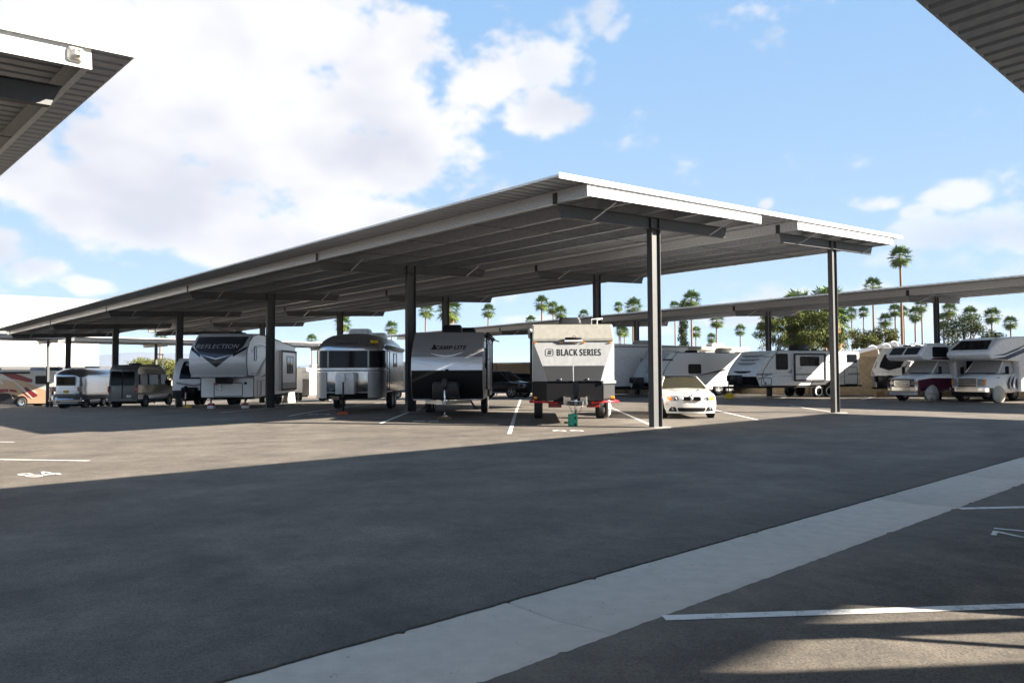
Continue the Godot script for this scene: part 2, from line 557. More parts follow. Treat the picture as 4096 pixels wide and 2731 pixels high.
func outline(parent: Node, called: String, o: Vector3, r: Vector3, u: Vector3, w: float, h: float, rad: float, fw: float, m: String, t := 0.012):
	var s := surf()
	hoop(s, rrect(w, h, rad), rrect(w - 2 * fw, h - 2 * fw, maxf(rad - fw, 0.004)), o, r, u, t)
	return part(parent, called, s, m)

func decal(parent: Node, called: String, pts: Array, o: Vector3, r: Vector3, u: Vector3, m: String, t := 0.004):
	# cut vinyl or trim lying on a flat side
	var s := surf()
	plate(s, poly(pts), o, r, u, t)
	return part(parent, called, s, m)

func block(parent: Node, called: String, a: Vector3, b: Vector3, m: String, ch := 0.01):
	var s := surf()
	bx(s, a, b, ch)
	return part(parent, called, s, m)

func tube(s: SurfaceTool, pts: Array, r: float, n := 8, r2 := -1.0):
	if r2 < 0.0:
		r2 = r
	var prev := []
	var up := Vector3.UP
	for i in pts.size():
		var d: Vector3 = (pts[mini(i + 1, pts.size() - 1)] - pts[maxi(i - 1, 0)]).normalized()
		if absf(d.dot(up)) > 0.95:
			up = Vector3.RIGHT
		var x := d.cross(up).normalized()
		var y := x.cross(d).normalized()
		up = y
		var rr := lerpf(r, r2, float(i) / maxi(pts.size() - 1, 1))
		var ring := []
		for k in n:
			var a := TAU * k / n
			ring.append(pts[i] + (x * cos(a) + y * sin(a)) * rr)
		if i > 0:
			for k in n:
				quad(s, prev[k], ring[k], ring[(k + 1) % n], prev[(k + 1) % n])
		else:
			for k in range(1, n - 1):
				tri(s, ring[0], ring[k], ring[k + 1])
		prev = ring
	for k in range(1, n - 1):
		tri(s, prev[0], prev[k + 1], prev[k])

func lathe(s: SurfaceTool, prof: Array, o: Vector3, ax: Vector3, n := 20):
	# prof: flat list of radius, distance along ax
	var x := ax.cross(Vector3.UP if absf(ax.y) < 0.9 else Vector3.RIGHT).normalized()
	var y := ax.cross(x).normalized()
	for i in range(0, prof.size() - 2, 2):
		for k in n:
			var a := TAU * k / n
			var b := TAU * (k + 1) / n
			var da := x * cos(a) + y * sin(a)
			var db := x * cos(b) + y * sin(b)
			quad(s, o + da * prof[i] + ax * prof[i + 1], o + db * prof[i] + ax * prof[i + 1], o + db * prof[i + 2] + ax * prof[i + 3], o + da * prof[i + 2] + ax * prof[i + 3])

func loft(s: SurfaceTool, rings: Array, cap0 := true, cap1 := true):
	for i in rings.size() - 1:
		var a: Array = rings[i]
		var b: Array = rings[i + 1]
		for k in a.size():
			var j := (k + 1) % a.size()
			quad(s, a[k], b[k], b[j], a[j])
	for e in [[rings[0], cap0], [rings[-1], cap1]]:
		if e[1]:
			var c := Vector3.ZERO
			for p in e[0]:
				c += p
			c /= e[0].size()
			for k in e[0].size():
				tri(s, c, e[0][k], e[0][(k + 1) % e[0].size()])

func grid(s: SurfaceTool, rows: Array):
	for i in rows.size() - 1:
		for k in rows[i].size() - 1:
			quad(s, rows[i][k], rows[i + 1][k], rows[i + 1][k + 1], rows[i][k + 1])

func ring_rr(hw: float, y0: float, y1: float, r: float, z: float, seg := 3) -> Array:
	# rounded rectangle across x and y at depth z
	var out := []
	for p in rrect(hw * 2, y1 - y0, r, seg):
		out.append(Vector3(p.x, p.y + (y0 + y1) / 2, z))
	return out

func lettering(parent: Node, words: String, o: Vector3, r: Vector3, u: Vector3, w: float, h: float, m: String, slant := 0.0, bold := true, face := "Droid Sans", depth := 0.004, called := "lettering"):
	# words centred at o, stretched to w by h on the plane (r, u)
	var t := TextMesh.new()
	var f := SystemFont.new()
	f.font_names = PackedStringArray([face])
	f.font_weight = 700 if bold else 400
	t.font = f
	t.text = words
	t.font_size = 64
	t.pixel_size = 0.01
	t.depth = 0.01
	var box := t.get_aabb()
	var arr := t.surface_get_arrays(0)
	var vs: PackedVector3Array = arr[Mesh.ARRAY_VERTEX]
	var n := r.cross(u).normalized()
	var k := Vector2(w / maxf(box.size.x, 0.001), h / maxf(box.size.y, 0.001))
	var c := box.get_center()
	for i in vs.size():
		var p := (vs[i] - c)
		vs[i] = o + r * (p.x * k.x + slant * p.y * k.y) + u * (p.y * k.y) + n * (depth / 2 + p.z / 0.01 * depth)
	var all := []
	all.resize(Mesh.ARRAY_MAX)
	all[Mesh.ARRAY_VERTEX] = vs
	all[Mesh.ARRAY_INDEX] = arr[Mesh.ARRAY_INDEX]
	var am := ArrayMesh.new()
	am.add_surface_from_arrays(Mesh.PRIMITIVE_TRIANGLES, all)
	return part_mesh(parent, called, am, m)

func lot_height(a: float, b: float) -> float:
	var x := (a - 20.3) / 4.0
	var g := 0.0297 * 4.0 * (log(1.0 + exp(minf(x, 40.0))))
	if g > 1.3:
		g = 1.3 + 0.6 * (1.0 - exp(-(g - 1.3) / 0.6))
	return -g + 0.08 * exp(-((a - 12.5) * (a - 12.5) + (b + 0.5) * (b + 0.5)) / 32.0)

func lot(a: float, b: float, up := 0.0) -> Vector3:
	return LOT + U * a + W * b + Vector3.UP * (up + lot_height(a, b))

func to_lot(p: Vector3) -> Vector2:
	return Vector2((p - LOT).dot(U), (p - LOT).dot(W))

func on_ground(x: float, depth: float) -> Vector3:
	# a point on the lot, x metres right of the camera and depth metres ahead
	var p := Vector3(x, 0, -depth)
	var q := to_lot(p)
	p.y = lot_height(q.x, q.y)
	return p

func wheel(parent: Node, at: Vector3, r: float, w: float, rim := "silver_paint", style := 0, hub := 0.62):
	# axle along x
	var node := sub(parent, "wheel", at)
	var s := surf(0)
	lathe(s, [r * hub, -w / 2, r * 0.9, -w / 2, r * 0.985, -w * 0.38, r, -w * 0.2, r, w * 0.2, r * 0.985, w * 0.38, r * 0.9, w / 2, r * hub, w / 2], Vector3.ZERO, Vector3.RIGHT, 26)
	part(node, "tyre", s, "rubber")
	for sg in [-1.0, 1.0]:
		s = surf()
		lathe(s, [r * hub, sg * w * 0.47, r * hub * 0.9, sg * w * 0.42, r * hub * 0.86, sg * w * 0.2, 0.0, sg * w * 0.16], Vector3.ZERO, Vector3.RIGHT, 24)
		if style == 0:
			for k in 5:
				var a := TAU * k / 5
				bar(s, Vector3(sg * w * 0.34, 0, 0), Vector3(sg * w * 0.42, cos(a), sin(a)) * Vector3(1, r * hub * 0.9, r * hub * 0.9), r * 0.12, r * 0.14, Vector3.RIGHT)
		lathe(s, [r * 0.17, sg * w * 0.2, r * 0.16, sg * w * 0.44, 0.0, sg * w * 0.46], Vector3.ZERO, Vector3.RIGHT, 14)
		part(node, "rim", s, rim)
	return node

func roof_unit(parent: Node, at: Vector3, w: float, h: float, d: float, m: String, called := "air_conditioner"):
	var s := surf(0)
	loft(s, [flat_ring(w * 0.94, d * 0.96, 0.08, 0.0), flat_ring(w, d, 0.1, h * 0.18), flat_ring(w * 0.97, d * 0.96, 0.1, h * 0.7), flat_ring(w * 0.86, d * 0.85, 0.12, h)])
	var o := part(parent, called, s, m)
	o.position = at
	return o

func flat_ring(w: float, d: float, r: float, y: float, off := 0.0) -> Array:
	var out := []
	for p in rrect(w, d, r, 3):
		out.append(Vector3(p.x, y, p.y + off))
	return out

# ------------------------------------------------------------------ ground
func sheet(s: SurfaceTool, us: Array, ws: Array, up: float):
	for i in us.size() - 1:
		for k in ws.size() - 1:
			quad(s, lot(us[i], ws[k], up), lot(us[i + 1], ws[k], up), lot(us[i + 1], ws[k + 1], up), lot(us[i], ws[k + 1], up))

const SKIDS := [[Vector2(-6.1, 8.2), Vector2(-7.8, 2.9), Vector2(-8.55, 0.9), Vector2(-8.9, -0.6)], [Vector2(-5.0, -15.75), Vector2(-6.7, -15.75), Vector2(-8.6, -16.1)], [Vector2(3.0, -9.0), Vector2(1.5, -5.0), Vector2(1.2, 1.0)], [Vector2(4.6, -12.0), Vector2(2.8, -7.0), Vector2(-1.0, -3.0)]]
var wear_a := FastNoiseLite.new()
var wear_b := FastNoiseLite.new()
var wear_c := FastNoiseLite.new()

func worn(a: float, b: float) -> Color:
	# traffic wear: lanes polished along the drive, oil drips, dusty patches
	var lane := wear_a.get_noise_2d(a * 2.6, b * 0.35) * 0.13 + wear_a.get_noise_2d(a * 0.9 + 60.0, b * 0.9) * 0.1
	var spot := smoothstep(0.42, 0.6, wear_b.get_noise_2d(a * 1.6, b * 1.6)) * -0.14
	var dust := smoothstep(0.3, 0.6, wear_c.get_noise_2d(a, b)) * 0.1
	# skid marks and a scuffed patch
	var p := Vector2(a, b)
	for k in SKIDS:
		for i in k.size() - 1:
			var c := Geometry2D.get_closest_point_to_segment(p, k[i], k[i + 1])
			var e := c.distance_to(p)
			if e < 0.4:
				spot -= 0.2 * smoothstep(0.4, 0.1, e) * (0.7 + wear_b.get_noise_2d(a * 6.0, b * 6.0))
	if p.distance_to(Vector2(-7.15, -15.55)) < 0.35:
		dust += 0.16 * smoothstep(0.35, 0.1, p.distance_to(Vector2(-7.15, -15.55)))
	var g := clampf(0.9 + lane * 1.3 + spot * 1.3 + dust * 1.3 + wear_b.get_noise_2d(a * 9.0, b * 9.0) * 0.08, 0.5, 1.2)
	return Color(g, g * (1.0 - 0.01 * dust), g * (1.0 - 0.15 * dust))

func worn_sheet(s: SurfaceTool, us: Array, ws: Array, up: float):
	for i in us.size() - 1:
		for k in ws.size() - 1:
			var q := [Vector2(us[i], ws[k]), Vector2(us[i + 1], ws[k]), Vector2(us[i + 1], ws[k + 1]), Vector2(us[i], ws[k + 1])]
			for j in [0, 1, 2, 0, 2, 3]:
				s.set_color(worn(q[j].x, q[j].y))
				s.add_vertex(lot(q[j].x, q[j].y, up))

func steps(a: float, b: float, d: float) -> Array:
	var n := maxi(1, roundi((b - a) / d))
	var out := []
	for i in n + 1:
		out.append(lerpf(a, b, float(i) / n))
	return out

func build_ground():
	# the land round the lot, out to the horizon
	var s := surf(0)
	var far := [-6000.0, -1500.0, -400.0, -150.0, -60.0, -20.0, 0.0, 10.0, 20.0, 25.0, 30.0, 36.0, 44.0, 52.0, 60.0, 70.0, 85.0, 105.0, 140.0, 300.0, 900.0, 2500.0, 7000.0]
	var wide := [-6000.0, -1500.0, -400.0, -150.0, -80.0, -40.0, -20.0, -10.0, -5.0, 0.0, 5.0, 10.0, 20.0, 34.0, 60.0, 150.0, 400.0, 1500.0, 6000.0]
	sheet(s, far, wide, -0.09)
	structure("ground", s, "dirt")
	# ragged edges where the asphalt laps onto the concrete gutter
	var edge := FastNoiseLite.new()
	edge.seed = 4
	edge.frequency = 1.3
	edge.fractal_octaves = 4
	var chips := FastNoiseLite.new()
	chips.seed = 9
	chips.frequency = 0.9
	s = surf(0)
	for q in [[wear_a, 41, 0.35], [wear_b, 42, 0.55], [wear_c, 43, 0.22]]:
		q[0].seed = q[1]
		q[0].frequency = q[2]
		q[0].fractal_octaves = 4
	worn_sheet(s, steps(-8.6, 12.0, 0.2), steps(-22.0, 14.0, 0.25), 0.0)
	worn_sheet(s, steps(-8.6, 12.0, 1.2), steps(-90.0, -22.0, 4.0), 0.0)
	worn_sheet(s, steps(-8.6, 12.0, 0.6), steps(14.0, 33.0, 0.6), 0.0)
	worn_sheet(s, steps(12.0, 40.0, 0.6), steps(-26.0, 33.0, 0.8), 0.0)
	worn_sheet(s, steps(12.0, 40.0, 2.0), steps(-90.0, -26.0, 4.0), 0.0)
	worn_sheet(s, steps(40.0, 130.0, 2.0), steps(-90.0, 33.0, 2.4), 0.0)
	var prev := []
	for b in steps(-30.0, 14.0, 0.035):
		var e := -9.41 + edge.get_noise_1d(b * 4.0) * 0.012
		if chips.get_noise_1d(b * 6.0) > 0.5:
			e -= 0.03
		var row := [lot(e + 0.004, b, -0.03), lot(e, b, -0.004), lot(e + 0.012, b, 0.001), lot(-8.6, b, 0.0)]
		if not prev.is_empty():
			s.set_color(worn(-9.0, b))
			for k in 3:
				quad(s, prev[k], row[k], row[k + 1], prev[k + 1])
		prev = row
	worn_sheet(s, [-9.4, -8.6], steps(-90.0, -30.0, 2.0), 0.0)
	worn_sheet(s, [-9.4, -8.6], steps(14.0, 33.0, 2.0), 0.0)
	structure("asphalt_drive", s, "asphalt")
	s = surf(0)
	worn_sheet(s, steps(-15.0, -11.2, 0.12), steps(-20.0, -2.0, 0.15), 0.0)
	worn_sheet(s, [-60.0, -40.0, -25.0, -15.0], steps(-90.0, 33.0, 4.0), 0.0)
	worn_sheet(s, [-15.0, -13.0, -11.2], steps(-90.0, -20.0, 3.0), 0.0)
	worn_sheet(s, [-15.0, -13.0, -11.2], steps(-2.0, 33.0, 2.0), 0.0)
	prev = []
	for b in steps(-30.0, 14.0, 0.035):
		var e := -10.36 + edge.get_noise_1d(b * 4.0 + 300.0) * 0.012
		if chips.get_noise_1d(b * 9.0 + 90.0) > 0.5:
			e += 0.02
		var row := [lot(e, b, -0.012), lot(e - 0.02, b, 0.001), lot(-11.2, b, 0.0)]
		if not prev.is_empty():
			s.set_color(worn(-10.8, b))
			for k in 2:
				quad(s, prev[k], row[k], row[k + 1], prev[k + 1])
		prev = row
	worn_sheet(s, [-11.2, -10.36], steps(-90.0, -30.0, 4.0), 0.0)
	worn_sheet(s, [-11.2, -10.36], steps(14.0, 33.0, 4.0), 0.0)
	structure("asphalt_parking_bay", s, "asphalt_old")
	# the dished concrete gutter, slab by slab
	var gutter := Node3D.new()
	gutter.name = "gutter_pavement"
	gutter.set_meta("kind", "structure")
	add_child(gutter)
	var j := -14.7 - 3.2 * 5
	while j < 15.0:
		s = surf(0)
		var rows := []
		for b in [j + 0.006, j + 0.016, j + 1.6, j + 3.184, j + 3.194]:
			var low: float = -0.012 if b < j + 0.01 or b > j + 3.19 else 0.0
			rows.append([lot(-10.62, b, -0.022 + low), lot(-10.36, b, -0.012 + low), lot(-10.1, b, -0.022 + low), lot(-9.88, b, -0.034 + low), lot(-9.65, b, -0.024 + low), lot(-9.42, b, -0.012 + low), lot(-9.15, b, -0.02 + low)])
		grid(s, rows)
		part(gutter, "slab", s, "concrete" if roundi(j / 3.2) % 2 == 0 else "concrete_b")
		j += 3.2

func strip(parent: Node, called: String, a: Vector2, b: Vector2, w: float, up := 0.004):
	# a painted stripe between two points of the lot
	var s := surf()
	var d := (b - a).normalized()
	var n := Vector2(-d.y, d.x) * w / 2
	var k := maxi(1, roundi((b - a).length() / 1.0))
	for i in k:
		var p := a.lerp(b, float(i) / k)
		var q := a.lerp(b, float(i + 1) / k)
		quad(s, lot(p.x - n.x, p.y - n.y, up), lot(q.x - n.x, q.y - n.y, up), lot(q.x + n.x, q.y + n.y, up), lot(p.x + n.x, p.y + n.y, up))
	return part(parent, called, s, "line_paint")

func ground_number(parent: Node, words: String, a: float, b: float, along: Vector2, w: float, h: float):
	var r := (U * along.x + W * along.y).normalized()
	var up := Vector3.UP.cross(r)
	lettering(parent, words, lot(a, b, 0.0035), r, up, w, h, "line_paint", 0.0, false, "Droid Sans", 0.002, "bay_number")

func build_markings():
	var m := Node3D.new()
	m.name = "road_markings"
	m.set_meta("kind", "structure")
	add_child(m)
	# bays under the big canopy, set at 45 degrees
	for i in range(-2, 11):
		var u0 := 5.8 * i
		var near: float = {0: 0.2, -1: 4.9, -2: 10.9}.get(i, -4.45)
		strip(m, "bay_line", Vector2(u0 + near + (0.45 if i < 0 else 0.0), near), Vector2(u0 + 15.4, 15.4), 0.11)
	# the two bays of the left canopy that reach into view
	for k in 5:
		var u0 := 2.53 + 5.8 * k
		strip(m, "bay_line", Vector2(u0, -14.02), Vector2(u0 + 6.5, -18.9), 0.11)
	ground_number(m, "84", 0.96, -15.2, Vector2(0.18, 1.0), 0.5, 0.62)
	ground_number(m, "66", 1.0, -2.6, Vector2(-0.707, 0.707), 0.85, 0.52)
	ground_number(m, "65", 6.9, -2.85, Vector2(-0.707, 0.707), 0.85, 0.52)
	ground_number(m, "64", 12.9, -3.2, Vector2(-0.707, 0.707), 0.85, 0.52)
	# bays under the canopy the camera stands by
	for k in 7:
		var w0 := -14.26 + 5.75 * (k - 2)
		strip(m, "bay_line", Vector2(-10.41, w0), Vector2(-15.4, w0 + 6.22), 0.105)
	ground_number(m, "12", -11.28, -9.6, Vector2(-0.2, -1.0), 0.5, 0.45)
	# bays along the back wall
	for k in 9:
		var u0 := -14.0 + 4.6 * k
		strip(m, "bay_line", Vector2(u0, 24.5), Vector2(u0 + 1.5, 30.5), 0.11)

# ------------------------------------------------------------------ canopies
func canopy(label: String, o: Vector3, yaw: float, p: Dictionary):
	# local x runs along the roof, z across it
	var t := thing("steel_canopy", label, "canopy", o, yaw, "steel canopies over the parking bays")
	var H := func(x: float, z: float) -> float: return p.h + p.sx * x + p.sz * z
	var PD := 0.32
	# roof deck, sheet by sheet, ribs running across
	var s := surf()
	var pw := 0.9
	for r in 3:
		var x0 := r * 0.3
		var pr := [x0, 0.0, x0 + 0.19, 0.0, x0 + 0.215, 0.045, x0 + 0.275, 0.045, x0 + 0.3, 0.0]
		for k in range(0, 8, 2):
			quad(s, Vector3(pr[k], pr[k + 1] + p.sx * pr[k], 0), Vector3(pr[k + 2], pr[k + 3] + p.sx * pr[k + 2], 0), Vector3(pr[k + 2], pr[k + 3] + p.sx * pr[k + 2] + p.sz * (p.z1 - p.z0), p.z1 - p.z0), Vector3(pr[k], pr[k + 1] + p.sx * pr[k] + p.sz * (p.z1 - p.z0), p.z1 - p.z0))
	s.generate_normals()
	var sheet_mesh := s.commit()
	var n := int((p.x1 - p.x0) / pw)
	for i in n:
		var x: float = p.x0 + i * pw
		var o2 := part_mesh(t, "roof_sheet", sheet_mesh, "deck")
		o2.position = Vector3(x, H.call(x, p.z0) + PD + 0.006, p.z0)
	var xe: float = p.x0 + n * pw
	# eave and gable trims
	for z in [p.z0, p.z1]:
		s = surf()
		bar(s, Vector3(p.x0, H.call(p.x0, z) + PD + 0.035, z), Vector3(xe, H.call(xe, z) + PD + 0.035, z), 0.02, 0.05)
		part(t, "eave_trim", s, "trim" if p.get("white_trim", true) else "galv")
	for x in [p.x0 - 0.012, xe + 0.012]:
		s = surf()
		bar(s, Vector3(x, H.call(x, p.z0) + PD + 0.025, p.z0 - 0.02), Vector3(x, H.call(x, p.z1) + PD + 0.025, p.z1 + 0.02), 0.02, 0.13)
		part(t, "gable_trim", s, "trim")
	for row in p.rows:
		var zs := [row.f0]
		for k in range(1, 5):
			zs.append(lerpf(row.f0, row.f1, k / 5.0))
		zs.append(row.f1)
		for k in zs.size():
			var z: float = zs[k]
			var edge: bool = k == 0 or k == zs.size() - 1
			s = surf()
			var xa: float = p.x0 + 0.09
			var xb: float = xe - 0.09
			bar(s, Vector3(xa, H.call(xa, z) + PD / 2, z), Vector3(xb, H.call(xb, z) + PD / 2, z), 0.012, PD - 0.01)
			var inw := 0.045 if k < 3 else -0.045
			for e in [0.009, PD - 0.012]:
				bar(s, Vector3(xa, H.call(xa, z) + e, z + inw), Vector3(xb, H.call(xb, z) + e, z + inw), 0.085, 0.01)
			part(t, "fascia_channel" if edge else "purlin", s, "galv" if edge else "galv_dull")
		for x in [p.x0 + 0.09 - 0.014, xe - 0.09 + 0.014]:
			s = surf()
			bar(s, Vector3(x, H.call(x, row.f0) + PD / 2, row.f0 - 0.03), Vector3(x, H.call(x, row.f1) + PD / 2, row.f1 + 0.03), 0.014, PD - 0.006)
			part(t, "end_fascia", s, "trim")
		for ci in row.cols.size():
			var x: float = row.cols[ci]
			var zc: float = row.z
			var c0 := Vector3(x, 0, zc)
			var world := o + Basis(Vector3.UP, deg_to_rad(yaw)) * c0
			var q := to_lot(world)
			var gy := lot_height(q.x, q.y) - o.y
			var yt: float = H.call(x, zc) - 0.345
			var col := sub(t, "column")
			s = surf()
			bx(s, Vector3(x - 0.09, gy - 0.02, zc - 0.2), Vector3(x + 0.09, yt, zc - 0.185))
			bx(s, Vector3(x - 0.09, gy - 0.02, zc + 0.185), Vector3(x + 0.09, yt, zc + 0.2))
			bx(s, Vector3(x - 0.006, gy - 0.02, zc - 0.185), Vector3(x + 0.006, yt, zc + 0.185))
			part(col, "post", s, "steel_mid")
			s = surf()
			bx(s, Vector3(x - 0.15, yt, zc - 0.24), Vector3(x + 0.15, yt + 0.015, zc + 0.24))
			part(col, "cap_plate", s, "steel_mid")
			s = surf()
			lathe(s, [0.0, 0.012, 0.42, 0.012, 0.43, 0.0], Vector3(x, gy, zc), Vector3.UP, 20)
			part(col, "footing", s, "footing")
			# beam with raked ends
			var bm := sub(t, "beam")
			s = surf()
			var b0: float = row.b0
			var b1: float = row.b1
			var y0: float = H.call(x, b0)
			var y1: float = H.call(x, b1)
			prism(s, poly([b0, y0 - 0.012, b1, y1 - 0.012, b1 - 0.15, y1 - 0.33, b0 + 0.15, y0 - 0.33]), x - 0.006, x + 0.006, 0)
			bar(s, Vector3(x, y0 - 0.011, b0), Vector3(x, y1 - 0.011, b1), 0.15, 0.014)
			bar(s, Vector3(x, y0 - 0.323 + 0.15 * p.sz, b0 + 0.15), Vector3(x, y1 - 0.323 - 0.15 * p.sz, b1 - 0.15), 0.15, 0.014)
			for e in [-0.2, 0.2]:
				bx(s, Vector3(x - 0.07, yt + 0.02, zc + e - 0.006), Vector3(x + 0.07, H.call(x, zc + e) - 0.02, zc + e + 0.006))
			part(bm, "web_and_flanges", s, "steel_mid")
			s = surf()
			bx(s, Vector3(x - 0.075, y0 - 0.02, row.f0 - 0.022), Vector3(x + 0.075, y0 + 0.26, row.f0 - 0.008))
			part(bm, "clip", s, "steel_dark")
			for zb in [lerpf(b0, b1, 0.16), lerpf(b0, b1, 0.86)]:
				s = surf()
				bar(s, Vector3(x - 0.08, H.call(x, zb) - 0.31, zb), Vector3(x - 0.85, H.call(x, zb) + 0.03, zb), 0.05, 0.008)
				part(bm, "brace", s, "galv")
			# bridging bars between this frame and the next
			if ci < row.cols.size() - 1:
				for f in [0.28, 0.55, 0.8]:
					var xb: float = lerpf(x, row.cols[ci + 1], f)
					s = surf()
					bar(s, Vector3(xb, H.call(xb, row.f0) - 0.008, row.f0 + 0.1), Vector3(xb, H.call(xb, row.f1) - 0.008, row.f1 - 0.1), 0.045, 0.012)
					part(t, "bridging_bar", s, "steel_mid")
	return t

func even(a: float, d: float, n: int) -> Array:
	var out := []
	for i in n:
		out.append(a + d * i)
	return out

func build_canopies():
	var base := LOT
	canopy("wide double row steel canopy over the trailers in the middle", base, YAW_U, {"h": 5.977, "sx": -0.0187, "sz": 0.0443, "x0": -1.15, "x1": 59.4, "z0": -5.2, "z1": 15.55, "rows": [
		{"z": 0.0, "b0": -4.02, "b1": 3.92, "f0": -4.1, "f1": 4.14, "cols": even(0.0, 11.596, 6)}, {"z": 10.78, "b0": 6.71, "b1": 14.5, "f0": 6.63, "f1": 14.72, "cols": even(-0.35, 11.55, 6)}]})
	var a = canopy("steel canopy corner with white end board jutting in above the drive", base, YAW_U, {"h": 6.65, "sx": -0.0187, "sz": 0.0443, "x0": -1.17, "x1": 52.0, "z0": -35.3, "z1": -14.5, "rows": [
		{"z": -19.1, "b0": -23.1, "b1": -15.24, "f0": -23.2, "f1": -15.13, "cols": even(-0.1, 11.6, 5)}, {"z": -29.9, "b0": -33.9, "b1": -26.0, "f0": -34.0, "f1": -25.9, "cols": even(-0.1, 11.6, 5)}]})
	# a round floodlight sensor on the white end board
	var s := surf(0)
	loft(s, [ring_rr(0.1, -0.1, 0.1, 0.05, 0.0), ring_rr(0.105, -0.105, 0.105, 0.05, 0.06), ring_rr(0.07, -0.07, 0.07, 0.05, 0.12), ring_rr(0.035, -0.035, 0.035, 0.02, 0.17)])
	var lamp := part(a, "flood_lamp", s, "cream")
	lamp.position = Vector3(-1.06 - 0.022, 6.65 - 15.35 * 0.0443 + 0.16 + 0.02, -15.32)
	lamp.rotation_degrees.y = -90.0
	canopy("long single row steel canopy in front of the tan block wall", base, YAW_U, {"h": 4.29, "sx": -0.0187, "sz": 0.0443, "x0": -21.0, "x1": 45.0, "z0": 21.3, "z1": 32.2, "rows": [
		{"z": 27.0, "b0": 23.1, "b1": 30.9, "f0": 23.0, "f1": 31.1, "cols": [-18.4, -8.5, 1.34, 11.04, 21.2, 31.2, 41.2]}]})
	canopy("steel canopy roof edge hanging over the nearest parking bay", base, YAW_W, {"h": 4.45, "sx": 0.0, "sz": 0.0443, "x0": -40.0, "x1": 17.0, "z0": 10.7, "z1": 22.4, "white_trim": false, "rows": [
		{"z": 16.8, "b0": 12.6, "b1": 20.6, "f0": 12.5, "f1": 20.8, "cols": [-37.0, -25.4, -3.8, 7.6]}]})
	canopy("far steel canopy over the motorhome before the white building", base, YAW_W, {"h": 4.72 - 68.0 * 0.0 , "sx": 0.0, "sz": 0.0, "x0": -26.0, "x1": 2.25, "z0": -73.0, "z1": -64.5, "rows": [
		{"z": -68.5, "b0": -72.2, "b1": -65.3, "f0": -72.4, "f1": -65.2, "cols": [-18.7, -8.8, 1.08]}]})
	canopy("far steel canopy running on behind the fifth wheel trailer", base, YAW_W, {"h": 4.62, "sx": 0.0, "sz": 0.0, "x0": 2.7, "x1": 36.0, "z0": -74.5, "z1": -66.0, "rows": [
		{"z": -70.0, "b0": -73.7, "b1": -66.8, "f0": -73.9, "f1": -66.7, "cols": [11.2, 21.0, 30.8]}]})

